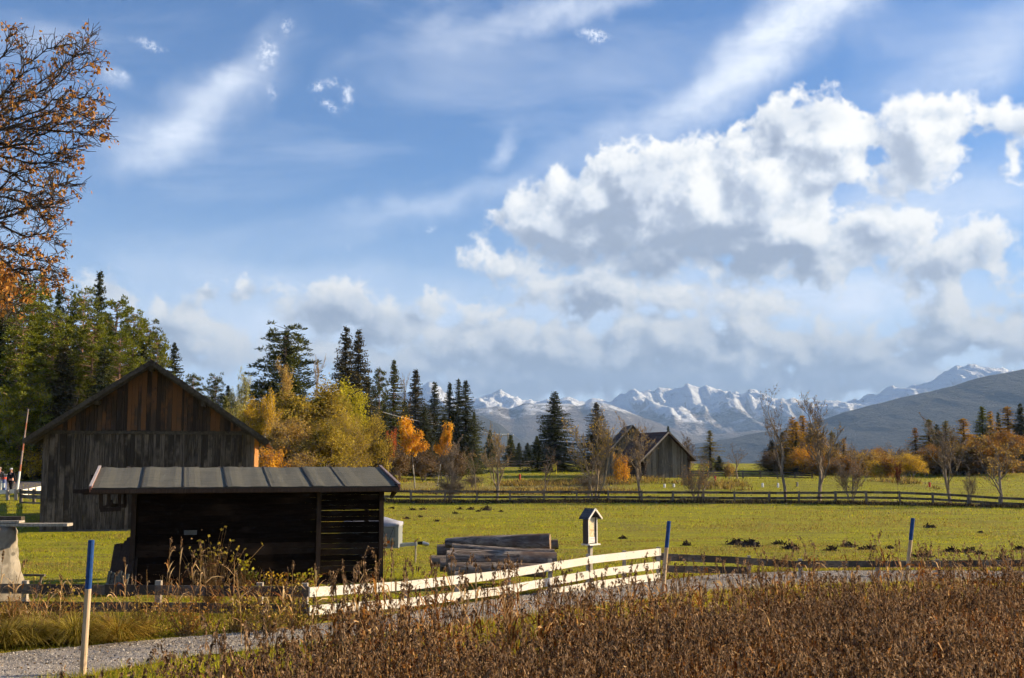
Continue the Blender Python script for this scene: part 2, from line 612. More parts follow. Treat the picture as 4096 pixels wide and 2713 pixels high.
def leafmat(name, cols, trans=0.35, rough=0.7, patch=None):
    m, G, b = newmat(name)
    geo = G.node('ShaderNodeNewGeometry').outputs['Random Per Island']
    f = geo
    if patch:
        tcn = G.node('ShaderNodeTexCoord').outputs['Object']
        nz = G.noise(tcn, patch, 3, 0.6)
        f = G.m('ADD', G.m('MULTIPLY', geo, 0.55), G.ss(nz, 0.3, 0.7, 0.0, 0.45))
    k = len(cols)
    col = G.ramp(f, [(i / max(1, k - 1), c) for i, c in enumerate(cols)])
    G.t.links.new(col, b.inputs['Base Color'])
    b.inputs['Roughness'].default_value = rough
    if trans > 0:
        tr = G.node('ShaderNodeBsdfTranslucent')
        G.t.links.new(col, tr.inputs[0])
        mx = G.node('ShaderNodeMixShader')
        mx.inputs[0].default_value = trans
        G.t.links.new(b.outputs[0], mx.inputs[1])
        G.t.links.new(tr.outputs[0], mx.inputs[2])
        out = [n for n in G.t.nodes if n.type == 'OUTPUT_MATERIAL'][0]
        G.t.links.new(mx.outputs[0], out.inputs[0])
    return m


def plain(name, c, rough=0.6, metal=0.0, var=0.15, scale=8.0):
    m, G, b = newmat(name)
    tcn = G.node('ShaderNodeTexCoord').outputs['Object']
    nz = G.noise(tcn, scale, 5, 0.6)
    col = G.mix(G.ss(nz, 0.35, 0.7), c, tuple(q * (1 - var) for q in c))
    G.t.links.new(col, b.inputs['Base Color'])
    b.inputs['Roughness'].default_value = rough
    b.inputs['Metallic'].default_value = metal
    return m


# ------------------------------------------------------------------ ground sheet
def ground_material():
    m, G, b = newmat('meadow')
    pos = G.node('ShaderNodeNewGeometry').outputs['Position']
    big = G.noise(pos, 0.10, 4, 0.6)
    mid = G.noise(G.mapping(pos, scale=(0.28, 1.2, 1)), 0.9, 5, 0.65)
    fine = G.noise(G.mapping(pos, scale=(1, 1, 1)), 9.0, 5, 0.7)
    green = G.ramp(fine, [(0.25, (0.07, 0.075, 0.004)), (0.5, (0.25, 0.24, 0.007)), (0.75, (0.45, 0.41, 0.018))])
    straw = G.ramp(fine, [(0.25, (0.07, 0.055, 0.018)), (0.7, (0.24, 0.20, 0.055))])
    f = G.m('ADD', G.ss(mid, 0.42, 0.66), G.ss(big, 0.50, 0.70, 0, 0.5), clamp=True)
    col = G.mix(G.m('MULTIPLY', f, 0.75), green, straw)
    # rough beyond the fence: straw bands between mown fairways
    y = G.node('ShaderNodeSeparateXYZ')
    G.t.links.new(pos, y.inputs[0])
    yy = G.m('ADD', y.outputs[1], G.m('MULTIPLY', G.m('SUBTRACT', big, 0.5), 30.0))
    rough = G.m('MULTIPLY', G.ss(yy, 100.0, 106.0), G.ss(yy, 118.0, 112.0))
    rough = G.m('MULTIPLY', rough, G.ss(y.outputs[0], 16.0, 6.0))
    col = G.mix(G.m('MULTIPLY', rough, 0.8), col, (0.21, 0.165, 0.06))
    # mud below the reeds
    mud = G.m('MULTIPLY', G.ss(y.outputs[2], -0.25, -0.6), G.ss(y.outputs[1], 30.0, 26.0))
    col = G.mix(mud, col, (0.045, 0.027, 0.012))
    G.t.links.new(col, b.inputs['Base Color'])
    b.inputs['Roughness'].default_value = 0.95
    b.inputs['Specular IOR Level'].default_value = 0.1
    bp = G.node('ShaderNodeBump')
    bp.inputs['Strength'].default_value = 0.8
    bp.inputs['Distance'].default_value = 0.12
    G.t.links.new(G.m('ADD', fine, mid), bp.inputs['Height'])
    G.t.links.new(bp.outputs[0], b.inputs['Normal'])
    return m


def axis_pts(lo, hi, step, far, g=1.12):
    a = list(np.arange(lo, hi + step / 2, step))
    s = step
    while a[-1] < far:
        s *= g
        a.append(a[-1] + s)
    s = step
    while a[0] > -far:
        s *= g
        a.insert(0, a[0] - s)
    return np.array(a)


def grid_sheet(xs, ys, zf, name, mat, smooth=True):
    X, Y = np.meshgrid(xs, ys)
    Z = zf(X, Y)
    n, k = X.shape
    idx = np.arange(n * k).reshape(n, k)
    Q = np.stack([idx[:-1, :-1], idx[:-1, 1:], idx[1:, 1:], idx[1:, :-1]], -1).reshape(-1, 4)
    mb = MB()
    mb.add(np.stack([X, Y, Z], -1), Q)
    return mb.build(name, mat, smooth=smooth)


gxs = axis_pts(-46, 60, 0.5, 9000)
gys = axis_pts(4, 130, 0.5, 9000)
gys = gys[gys > -900]
ground = grid_sheet(gxs, gys, gz, 'ground', ground_material())
tag(ground, kind='structure')

# gravel footpath, a sheet draped on the ground
gravel, G, b = newmat('gravel')
pos = G.node('ShaderNodeNewGeometry').outputs['Position']
n1 = G.noise(pos, 26.0, 4, 0.75)
n2 = G.noise(pos, 0.8, 4, 0.6)
vo = G.node('ShaderNodeTexVoronoi')
G.t.links.new(pos, vo.inputs['Vector'])
vo.inputs['Scale'].default_value = 38.0
col = G.ramp(G.m('ADD', G.m('MULTIPLY', n1, 0.7), G.m('MULTIPLY', G.m('SUBTRACT', n2, 0.35), 0.45)), [(0.25, (0.14, 0.118, 0.092)), (0.45, (0.36, 0.31, 0.26)), (0.7, (0.60, 0.53, 0.45))])
G.t.links.new(col, b.inputs['Base Color'])
bp = G.node('ShaderNodeBump')
bp.inputs['Strength'].default_value = 1.0
bp.inputs['Distance'].default_value = 0.03
G.t.links.new(G.m('SUBTRACT', n1, vo.outputs['Distance']), bp.inputs['Height'])
G.t.links.new(bp.outputs[0], b.inputs['Normal'])

UP = [(-60, 662), (0, 654.5), (87, 646.5), (185, 638), (275, 630), (400, 614), (500, 599), (575, 588.5), (665, 580.5), (720, 575), (800, 572), (900, 571), (1030, 572), (1120, 574)]
DN = [(-60, 702), (0, 690), (93, 675), (189, 658.5), (285, 647.5), (383, 635.5), (481, 623), (570, 611), (650, 600), (720, 592), (800, 586.5), (900, 583.5), (1030, 583), (1120, 585)]


def densify(pts, n=8):
    out = []
    for i in range(len(pts) - 1):
        p0 = pts[max(i - 1, 0)]
        p1, p2 = pts[i], pts[i + 1]
        p3 = pts[min(i + 2, len(pts) - 1)]
        for k in range(n):
            t = k / n
            a = 2 * p1
            out.append(a * 0.5 + (p2 - p0) * (0.5 * t) + (2 * p0 - 5 * p1 + 4 * p2 - p3) * (0.5 * t * t) + (3 * p1 - p0 - 3 * p2 + p3) * (0.5 * t ** 3))
    out.append(pts[-1])
    return out


def flat_gp(px, py):      # on the level part of the ground
    d = ray(px, py)
    Y = -CAMZ / d.z * d.y
    return Vector((d.x / d.y * Y, Y, 0))


up_w = densify([flat_gp(*p) for p in UP])
dn_w = densify([flat_gp(*p) for p in DN])
mb = MB()
nw = 7
V = []
for i, (a, c) in enumerate(zip(up_w, dn_w)):
    wa = 0.10 * (fbm(np.array([i * 0.7]), np.array([1.0]), 3, 1)[0] - 0.5)
    for k in range(nw):
        t = k / (nw - 1)
        t2 = t + wa * (1 if k in (0, nw - 1) else 0)
        p = a.lerp(c, t2)
        V.append((p.x, p.y, float(gz(p.x, p.y)) + 0.02 + 0.03 * math.sin(t * math.pi)))
n = len(up_w)
idx = np.arange(n * nw).reshape(n, nw)
mb.add(V, np.stack([idx[:-1, :-1], idx[1:, :-1], idx[1:, 1:], idx[:-1, 1:]], -1).reshape(-1, 4)[:, ::-1])
tag(mb.build('path', gravel, smooth=True), kind='structure')
PATH_UP = np.array([(p.x, p.y) for p in up_w])
PATH_DN = np.array([(p.x, p.y) for p in dn_w])


def on_path(x, y, pad=0.0):
    yu = np.interp(x, PATH_UP[:, 0], PATH_UP[:, 1])
    yd = np.interp(x, PATH_DN[:, 0], PATH_DN[:, 1])
    return (y < yu + pad) & (y > yd - pad)


# country road far left behind the barn
tarmac = plain('road_surface', (0.15, 0.13, 0.125), 0.9, 0, 0.3, 1.2)
road = grid_sheet(np.arange(-70, -19, 1.0), np.arange(79.2, 87.0, 0.6), lambda X, Y: gz(X, Y) + 0.03, 'road', tarmac)
tag(road, kind='structure')


# ------------------------------------------------------------------ mountains
def ridge(name, pts, Y0, front, back, zb, mat, seed, crag, fine_amp, cols=420, rows=64, spur=1.0, pw=1.35, nscale=900.0):
    px = np.array([p[0] for p in pts], float)
    wx = np.array([at(p[0], p[1], Y0).x for p in pts])
    wz = np.array([at(p[0], p[1], Y0).z for p in pts])
    X = np.linspace(wx[0], wx[-1], cols)
    zr = np.interp(X, wx, wz)
    zr = zr + fine_amp * (fbm(X / 90.0, X * 0 + seed, 5, seed, 0.6, True) - 0.6)
    v = np.concatenate([np.linspace(0, 1, rows), 1 + np.linspace(0, 1, 14)[1:]])
    VV, XX = np.meshgrid(v, X, indexing='ij')
    Yw = np.where(VV <= 1, Y0 - front * (1 - VV), Y0 + back * (VV - 1))
    prof = np.where(VV <= 1, VV ** pw, 1 - 0.75 * (VV - 1) ** 1.0)
    ZR = np.broadcast_to(zr, XX.shape)
    n = fbm(XX / nscale + seed, Yw / nscale * 0.6 + seed, 7, seed, 0.58, True) - 0.6
    skew = fbm(XX / (nscale * 0.5) + 0.35 * Yw / nscale, Yw / (nscale * 2.2), 5, seed + 9, 0.5, True) - 0.6
    env = np.clip(VV, 0, 1) * np.clip(1 - np.clip(VV, 0, 1) ** 12, 0, 1)
    Z = zb + (ZR - zb) * prof + (n * crag + skew * crag * spur) * env * 2.0
    Z = np.where(VV < .97, np.minimum(Z, CAMZ + (ZR - CAMZ) * Yw / Y0 * .985 + (fbm(XX / 70, Yw / 160, 4, seed) - 1) * 8), Z)
    mb = MB()
    n_, k_ = XX.shape
    idx = np.arange(n_ * k_).reshape(n_, k_)
    mb.add(np.stack([XX, Yw, Z], -1), np.stack([idx[:-1, :-1], idx[:-1, 1:], idx[1:, 1:], idx[1:, :-1]], -1).reshape(-1, 4))
    o = mb.build(name, mat, smooth=True)
    return tag(o, kind='structure')


def mountain_mat(name, rock1, rock2, snow_lo, snow_hi, forest=None, ns=0.004, bumpd=55.0):
    m, G, b = newmat(name)
    g = G.node('ShaderNodeNewGeometry')
    pos = g.outputs['Position']
    sx = G.node('ShaderNodeSeparateXYZ')
    G.t.links.new(pos, sx.inputs[0])
    sn = G.node('ShaderNodeSeparateXYZ')
    G.t.links.new(g.outputs['Normal'], sn.inputs[0])
    n1 = G.noise(pos, ns, 8, 0.68)
    n2 = G.noise(G.mapping(pos, rot=(0, R(35), 0), scale=(1, 0.4, 2.0)), ns * 3, 8, 0.7)
    col = G.mix(G.ss(n2, 0.4, 0.62), rock1, rock2)
    if snow_hi:
        hgt = G.m('ADD', sx.outputs[2], G.m('MULTIPLY', G.m('SUBTRACT', n1, 0.5), 260.0))
        s = G.ss(hgt, snow_lo, snow_hi)
        s2 = G.ss(G.m('ADD', n2, G.m('MULTIPLY', s, 0.30)), 0.50, 0.76)
        steep = G.ss(G.m('ADD', sn.outputs[2], G.m('MULTIPLY', n1, 0.5)), 0.75, 0.95, 0.25, 1.0)
        s3 = G.m('MULTIPLY', G.m('MULTIPLY', s2, steep), G.ss(s, 0.0, 0.3))
        col = G.mix(s3, col, (0.70, 0.72, 0.76))
    if forest:
        col = G.mix(G.ss(G.m('ADD', sx.outputs[2], G.m('MULTIPLY', G.m('SUBTRACT', n1, 0.5), 160.0)), forest[1], forest[0]), col, forest[2])
    G.t.links.new(col, b.inputs['Base Color'])
    b.inputs['Roughness'].default_value = 0.95
    bp = G.node('ShaderNodeBump')
    bp.inputs['Strength'].default_value = 1.0
    bp.inputs['Distance'].default_value = bumpd
    G.t.links.new(G.m('ADD', n2, n1), bp.inputs['Height'])
    G.t.links.new(bp.outputs[0], b.inputs['Normal'])
    return m


snowm = mountain_mat('snow_rock', (0.12, 0.11, 0.115), (0.24, 0.21, 0.20), 170, 330, forest=(60, 150, (0.13, 0.10, 0.07)))
ridge('snow_mountains', [(-700, 400), (-300, 392), (0, 405), (200, 398), (300, 402), (380, 404), (415, 392), (430, 383), (442, 392), (455, 404), (473, 399), (490, 394.5), (506, 392.5), (514, 397), (522, 401), (538, 401),
      (564, 401), (583, 401), (593, 398.5), (611, 401), (622, 396), (634, 391.5), (642, 393), (650, 392), (664, 388), (681, 387), (687, 383), (693, 386), (699, 387.6), (708, 387), (717, 389.5), (729.6, 394.6), (742, 393.5),
      (754, 392.7), (761, 397), (768, 401.5), (785, 402), (800, 403.6), (810, 405), (820, 402), (836, 403.6), (850, 400), (864, 396.6), (871, 398), (888, 388), (902, 389.5), (915, 387), (927.6, 384.4), (940, 375.5),
      (953, 369), (966, 366), (972, 366), (978.6, 368.5), (991, 367), (1004, 369.8), (1014, 370), (1040, 372), (1100, 368), (1200, 380), (1500, 400)],
      6600, 2300, 900, -40, snowm, 2, 150, 60, cols=1100, rows=130, nscale=430)
brownm = mountain_mat('brown_slope', (0.085, 0.07, 0.058), (0.14, 0.11, 0.088), 165, 330, forest=(40, 130, (0.075, 0.07, 0.05)), ns=0.005)
ridge('brown_mountains', [(-700, 430), (-200, 415), (200, 425), (380, 420), (440, 415), (472, 410), (500, 406), (511, 409.5), (524, 403.5), (538, 404), (565, 403.5), (580, 406), (593, 401.5), (610, 405), (627, 411), (643, 418),
      (663, 424.5), (685, 434), (700, 436), (730, 433), (760, 430), (790, 433), (830, 436), (900, 440), (1100, 430), (1500, 440)],
      4900, 1500, 500, -60, brownm, 5, 22, 9, cols=600, rows=70, nscale=600)
darkm = mountain_mat('forest_slope', (0.005, 0.007, 0.006), (0.034, 0.034, 0.024), 0, 0, ns=0.022, bumpd=22.0)
ridge('forest_hill', [(560, 475), (640, 460), (690, 445), (732, 438), (749, 434), (775, 430), (807, 424), (825, 419), (843, 412.5), (857, 409), (876, 404), (902, 397.5), (927, 392), (953, 385.7), (978, 377.8), (1004, 373), (1024, 369), (1100, 352), (1300, 340), (1800, 380)],
      3300, 1500, 700, -70, darkm, 8, 14, 5, cols=600, rows=60, pw=1.1, nscale=380)
blueh = mountain_mat('valley_slope', (0.014, 0.018, 0.016), (0.03, 0.032, 0.027), 0, 0, ns=0.01, bumpd=10.0)
ridge('valley_hill', [(-900, 425), (-300, 410), (100, 405), (350, 400), (430, 404), (472, 412), (500, 424), (512, 434), (525, 443), (545, 452), (600, 463), (660, 470)],
      2900, 1100, 600, -75, blueh, 11, 14, 5, cols=420, rows=50, pw=1.1, nscale=380)

# air: haze over the whole valley
HAZE = 9.5e-5
mh = bpy.data.materials.new('haze_air')
mh.use_nodes = True
th = mh.node_tree
for nn in list(th.nodes):
    th.nodes.remove(nn)
pv = th.nodes.new('ShaderNodeVolumePrincipled')
pv.inputs['Color'].default_value = (0.40, 0.62, 1.0, 1)
pv.inputs['Density'].default_value = HAZE
pv.inputs['Anisotropy'].default_value = 0.0
oo = th.nodes.new('ShaderNodeOutputMaterial')
th.links.new(pv.outputs[0], oo.inputs['Volume'])
mb = MB()
mb.box((0, 4600, 330), (23000, 12400, 1000))
hz = mb.build('haze', mh)
tag(hz, kind='stuff')

# ------------------------------------------------------------------ wood colours
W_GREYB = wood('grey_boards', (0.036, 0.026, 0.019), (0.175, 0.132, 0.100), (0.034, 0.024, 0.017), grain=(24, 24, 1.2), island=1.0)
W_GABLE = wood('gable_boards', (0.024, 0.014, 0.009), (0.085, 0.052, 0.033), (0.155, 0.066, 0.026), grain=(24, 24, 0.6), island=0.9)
W_LIT = wood('sunlight_painted_boards', (0.55, 0.25, 0.08), (0.78, 0.43, 0.17), (0.48, 0.22, 0.08), grain=(30, 30, 1.2), island=0.7)  # sunlight put into the board colour; the other walls stay grey
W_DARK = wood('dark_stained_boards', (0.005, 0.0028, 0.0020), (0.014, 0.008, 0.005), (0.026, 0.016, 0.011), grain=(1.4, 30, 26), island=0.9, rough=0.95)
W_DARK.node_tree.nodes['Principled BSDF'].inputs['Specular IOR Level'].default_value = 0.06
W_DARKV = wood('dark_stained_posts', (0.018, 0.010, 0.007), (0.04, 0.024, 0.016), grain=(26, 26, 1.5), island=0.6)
W_ROOFB = wood('roof_timber', (0.035, 0.026, 0.018), (0.09, 0.068, 0.048), grain=(8, 8, 8), island=0.5)
W_WHITE = wood('pale_rails', (0.62, 0.56, 0.47), (0.88, 0.82, 0.72), (0.72, 0.65, 0.54), grain=(1.6, 30, 26), island=0.5, bump=0.15)  # pale wood; fence runs in sun take it with the brightness painted in
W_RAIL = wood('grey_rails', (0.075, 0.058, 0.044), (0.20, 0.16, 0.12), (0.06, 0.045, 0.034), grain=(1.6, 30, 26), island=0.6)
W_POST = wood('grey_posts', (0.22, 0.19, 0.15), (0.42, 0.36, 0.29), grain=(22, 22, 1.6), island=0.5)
W_POLE = wood('pale_pole', (0.40, 0.27, 0.16), (0.58, 0.42, 0.27), grain=(20, 20, 0.8), island=0.2, knots=True, bump=0.1)
M_BLUE = plain('blue_paint', (0.008, 0.055, 0.21), 0.5, 0, 0.35, 14)
M_WHITE = plain('white_paint', (0.75, 0.74, 0.70), 0.6, 0, 0.1)
M_RED = plain('red_paint', (0.50, 0.06, 0.03), 0.6)
M_YEL = plain('yellow_cloth', (0.75, 0.62, 0.02), 0.7)
M_METAL = plain('galvanised_steel', (0.42, 0.43, 0.43), 0.45, 0.6, 0.2, 12)
M_TARP = plain('grey_tarpaulin', (0.36, 0.35, 0.38), 0.45, 0, 0.25, 3)
M_TRAIL = plain('trailer_panel', (0.24, 0.25, 0.25), 0.5, 0.2, 0.12, 3)
M_BLACK = plain('black_rubber', (0.015, 0.015, 0.016), 0.7)
M_CONC = plain('pale_stone', (0.52, 0.49, 0.43), 0.9, 0, 0.35, 3.5)


# ------------------------------------------------------------------ large barn
# local frame: x along the gable wall, y going back, origin at the left front corner
BW, BD, BH, BA = 9.84, 11.5, 4.72, 8.12
barn = thing('barn', 'large weathered wooden barn with boarded gable and dark pitched roof', 'barn', (-22.5, 53, -0.02), R(12.0))


def boards(mb, x0, x1, zlo, zhi, y, wmin, wmax, rr, t=0.028, out=-1, m=0):
    x = x0
    i = 0
    while x < x1 - 0.02:
        w = min(rr.uniform(wmin, wmax), x1 - x)
        if x1 - x - w < 0.06:
            w = x1 - x
        a, b = x + 0.004, x + w - 0.004
        za0, za1 = zlo(a), zlo(b)
        zb0, zb1 = zhi(a), zhi(b)
        dz = rr.uniform(-0.02, 0.02)
        th = t + (0.018 if i % 2 else 0.0) + rr.uniform(0, .006)
        yo = y + out * th
        P = [(a, yo, za0 + dz), (b, yo, za1 + dz), (b, y, za1 + dz), (a, y, za0 + dz), (a, yo, zb0), (b, yo, zb1), (b, y, zb1), (a, y, zb0)]
        mb.hexa(P, m)
        x += w
        i += 1


mb = MB()
rr = random.Random(4)
boards(mb, 0, BW, lambda x: 0.10, lambda x: BH - 0.05, 0, 0.10, 0.26, rr)
# side wall (right), sunlight painted into its colour, and the left and back walls
mb2 = MB()
mb3 = MB()
mb4 = MB()
y = 0.0
i = 0
while y < BD:
    w = rr.uniform(0.14, 0.26)
    mb2.box((BW + 0.02 + (0.012 if i % 2 else 0), min(y + w / 2, BD), (BH + 0.2) / 2 + .05), (0.03, w - 0.008, BH - 0.1))
    mb3.box((-0.02 - (0.012 if i % 2 else 0), min(y + w / 2, BD), (BH + 0.2) / 2 + .05), (0.03, w - 0.008, BH - 0.1))
    y += w
    i += 1
boards(mb4, 0, BW, lambda x: 0.10, lambda x: BH + (BA - BH) * (1 - abs(x - BW / 2) / (BW / 2)), BD + .03, 0.16, 0.26, rr)
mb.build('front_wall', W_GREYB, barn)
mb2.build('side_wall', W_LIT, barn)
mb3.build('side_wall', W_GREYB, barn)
mb4.build('back_wall', W_GREYB, barn)
mb = MB()
slope_top = lambda x: BH + (BA - BH) * (1 - abs(x - BW / 2) / (BW / 2)) - 0.12
boards(mb, 0.12, BW - 0.12, lambda x: BH + 0.12, lambda x: max(slope_top(x), BH + 0.14), -0.035, 0.10, 0.26, rr)
gab = mb.build('gable', W_GABLE, barn)
mb = MB()
mb.box((BW / 2, -0.07, BH + 0.03), (BW + 0.1, 0.14, 0.16))
mb.build('tie_beam', W_ROOFB, barn)
mb = MB()
mb.box((BW / 2, BD / 2, 0.05), (BW + 0.05, BD, 0.16))
mb.build('stone_footing', plain('footing', (0.12, 0.11, 0.10), 0.95), barn)
# roof: two slabs with layered shingle courses, barge boards and rafter tails
mb = MB()
OV, OE = 1.15, 0.85
sl = math.atan2(BA - BH, BW / 2)
ridge_z = BA + 0.08
for sgn in (-1, 1):
    L = BW / 2 / math.cos(sl) + OE
    nC = 22
    for k in range(nC):
        s0 = L * k / nC
        s1 = L * (k + 1) / nC + 0.05
        lift = 0.035
        P = []
        for yy in (-OV, BD + OV):
            for s_, off in ((s0, lift * 0.2), (s1, lift)):
                x = BW / 2 + sgn * s_ * math.cos(sl)
                z = ridge_z - s_ * math.sin(sl) + off
                P.append((x, yy, z))
        a, b, c, d = P[0], P[1], P[3], P[2]
        dn = 0.05
        mb.hexa([(a[0], a[1], a[2] - dn), (b[0], b[1], b[2] - dn), (c[0], c[1], c[2] - dn), (d[0], d[1], d[2] - dn), a, b, c, d])
mb.build('roof', W_ROOFB, barn)
for sgn in (-1, 1):
    L = BW / 2 / math.cos(sl) + OE
    p0 = Vector((BW / 2 - sgn * 0.05, -OV - 0.02, ridge_z - 0.03))
    p1 = Vector((BW / 2 + sgn * L * math.cos(sl), -OV - 0.02, ridge_z - 0.03 - L * math.sin(sl)))
    m_ = MB()
    m_.bar(p0, p1, 0.05, 0.20)
    m_.bar(p0 + Vector((0, .07, -.05)), p1 + Vector((0, .07, -.05)), 0.05, 0.16)
    m_.build('barge_board', W_ROOFB, barn)
mb = MB()
for yy in np.arange(-OV + 0.25, BD + OV - 0.2, 0.95):
    for sgn in (-1, 1):
        L = BW / 2 / math.cos(sl) + OE - 0.1
        a = (BW / 2, yy, ridge_z - 0.2)
        b_ = (BW / 2 + sgn * L * math.cos(sl), yy, ridge_z - 0.2 - L * math.sin(sl))
        mb.bar(a, b_, 0.12, 0.15)
mb.build('rafters', W_ROOFB, barn)
for xx, zz in ((0.05, BH - .08), (BW - 0.05, BH - .08), (BW / 2, BA - 0.42), (BW * .25, (BH + BA) / 2 - .38), (BW * .75, (BH + BA) / 2 - .38)):
    m_ = MB()
    m_.bar((xx, -OV + 0.15, zz + .12), (xx, 0.4, zz + .12), 0.18, 0.20)
    m_.build('purlin_end', W_ROOFB, barn)
# sagging broken corner of the right eave
m_ = MB()
L = BW / 2 / math.cos(sl) + OE
ex = BW / 2 + L * math.cos(sl)
ez = ridge_z - L * math.sin(sl)
for k in range(5):
    m_.bar((ex - 0.75, -0.9 + k * 0.42, ez + 0.38 - .03 * k), (ex + 0.10 + 0.03 * k, -0.85 + k * 0.46, ez - 0.16 - 0.05 * k), 0.36, 0.03)
m_.build('loose_shingles', wood('warm_shingles', (0.10, 0.05, 0.025), (0.26, 0.13, 0.06), grain=(10, 10, 10)), barn)

# ------------------------------------------------------------------ field shed
# local frame: x along the front, y going back
SH = R(16.7)
xr = -3.60
dl = 28.56
shed = thing('open_shed', 'long dark boarded shed with low grey felt roof in front of the barn', 'shed', (-9.73, dl, 0), SH)
SL, SD = 6.42, 2.5
FE = 2.68
mb = MB()
rr = random.Random(8)
# left bay: close boarding with small gaps towards the ground
z = 0.12
while z < 2.52:
    h = rr.uniform(0.13, 0.2)
    mb.box((0.08 + (SL - 1.72) / 2, 0.0 + rr.uniform(-.006, .006), z + h / 2), (SL - 1.76, 0.028, h - 0.002))
    z += h
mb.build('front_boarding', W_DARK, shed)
mb = MB()
z = 0.10
SLATS = []
while z < 2.52:
    h = rr.uniform(0.12, 0.17)
    gap = 0.004 if z < 1.05 else rr.choice([0.0015, 0.002, 0.009, 0.0015])
    SLATS.append((z, h))
    mb.box((SL - 0.86, 0.0 + rr.uniform(-.005, .005), z + h / 2), (1.60, 0.026, h))
    z += h + gap
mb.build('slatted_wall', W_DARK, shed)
# left end and closed back of the left bay
mb = MB()
z = 0.10
while z < 2.5:
    h = rr.uniform(0.14, 0.2)
    mb.box((0.04, SD / 2, z + h / 2), (0.026, SD - 0.1, h - 0.006))
    mb.box(((SL - 1.8) / 2, SD, z + h / 2), (SL - 1.8, 0.026, h - 0.006))
    z += h
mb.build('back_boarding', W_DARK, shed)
for xx, yy in ((0.0, -0.02), (SL - 1.70, -0.03), (SL, -0.02), (0, SD), (SL - 1.70, SD), (SL, SD)):
    m_ = MB()
    m_.box((xx, yy, 1.33), (0.12, 0.12, 2.66))
    m_.build('post', W_DARKV, shed)
mb = MB()
mb.box((SL / 2 - 0.4, -0.06, 2.60), (SL + 1.7, 0.12, 0.14))
mb.box((SL / 2 - 0.4, SD, 2.92), (SL + 1.7, 0.12, 0.14))
mb.build('wall_plate', W_DARKV, shed)
for xx in np.arange(-0.9, SL + 0.2, 0.62):
    m_ = MB()
    m_.bar((xx, -0.55, 2.64), (xx, SD + 0.35, 3.16), 0.08, 0.12)
    m_.build('rafter', W_DARKV, shed)
# roof deck in felt sheets with battens, fascia and red white verge boards
felt, G, b = newmat('roofing_felt')
tcn = G.node('ShaderNodeTexCoord').outputs['Object']
nA = G.noise(G.mapping(tcn, scale=(0.7, 9, 9)), 2.0, 7, 0.7)
nB = G.noise(tcn, 60, 3, 0.7)
nC2 = G.noise(tcn, 1.1, 4, 0.6)
col = G.mix(G.m('MULTIPLY_ADD', G.m('SUBTRACT', nC2, 0.5), 0.9, G.ss(nA, 0.3, 0.7)), (0.060, 0.056, 0.040), (0.155, 0.142, 0.100))
col = G.mix(G.ss(nB, 0.3, 0.75), col, (0.095, 0.09, 0.072))
G.t.links.new(col, b.inputs['Base Color'])
bp = G.node('ShaderNodeBump')
bp.inputs['Strength'].default_value = 0.6
bp.inputs['Distance'].default_value = 0.02
G.t.links.new(nA, bp.inputs['Height'])
G.t.links.new(bp.outputs[0], b.inputs['Normal'])


def shed_local(px, py, ylocal):
    """point in the shed frame at image pixel px,py on the plane y = ylocal"""
    o = Vector((0, 0, CAMZ)) - Vector((-9.73, dl, 0))
    d = ray(px, py)
    c, s = math.cos(-SH), math.sin(-SH)
    o = Vector((o.x * c - o.y * s, o.x * s + o.y * c, o.z))
    d = Vector((d.x * c - d.y * s, d.x * s + d.y * c, d.z))
    t = (ylocal - o.y) / d.y
    return o + d * t


EY, RY = -0.62, 2.35
eL, eR = shed_local(91.5, 488.5, EY), shed_local(398.3, 486.6, EY)
rL, rR = shed_local(100.5, 467.3, RY), shed_local(380, 468.6, RY)
x0, x1 = (eL.x + rL.x) / 2, (eR.x + rR.x) / 2
ze = (eL.z + eR.z) / 2
zr_ = (rL.z + rR.z) / 2
seams = [shed_local(p, 488, EY).x for p in (141, 183.5, 227, 270.5, 312.8, 344.6)]
xs_ = [x0] + seams + [x1]
mb = MB()
for i in range(len(xs_) - 1):
    a, c = xs_[i], xs_[i + 1] + 0.07
    if i == len(xs_) - 2:
        c = x1
    l = 0.010 + 0.012 * (i % 2)
    nx, ny = 8, 6
    V = []
    for jy in range(ny + 1):
        for jx in range(nx + 1):
            u, v = jx / nx, jy / ny
            bulge = 0.022 * math.exp(-((u - 0.18) / 0.10) ** 2) + 0.012 * math.exp(-((u - .75) / .15) ** 2) + rr.uniform(-.004, .004)
            V.append((a + (c - a) * u, EY + (RY - EY) * v, ze + (zr_ - ze) * v + l + bulge))
    top = len(V)
    V += [(p[0], p[1], p[2] - 0.03) for p in V[:top]]
    idx = np.arange(top).reshape(ny + 1, nx + 1)
    Q = list(np.stack([idx[:-1, :-1], idx[:-1, 1:], idx[1:, 1:], idx[1:, :-1]], -1).reshape(-1, 4))
    for jx in range(nx):
        Q.append((idx[0, jx], idx[0, jx] + top, idx[0, jx + 1] + top, idx[0, jx + 1]))
        Q.append((idx[-1, jx + 1], idx[-1, jx + 1] + top, idx[-1, jx] + top, idx[-1, jx]))
    for jy in range(ny):
        Q.append((idx[jy, -1], idx[jy, -1] + top, idx[jy + 1, -1] + top, idx[jy + 1, -1]))
        Q.append((idx[jy + 1, 0], idx[jy + 1, 0] + top, idx[jy, 0] + top, idx[jy, 0]))
    mb.add(V, Q)
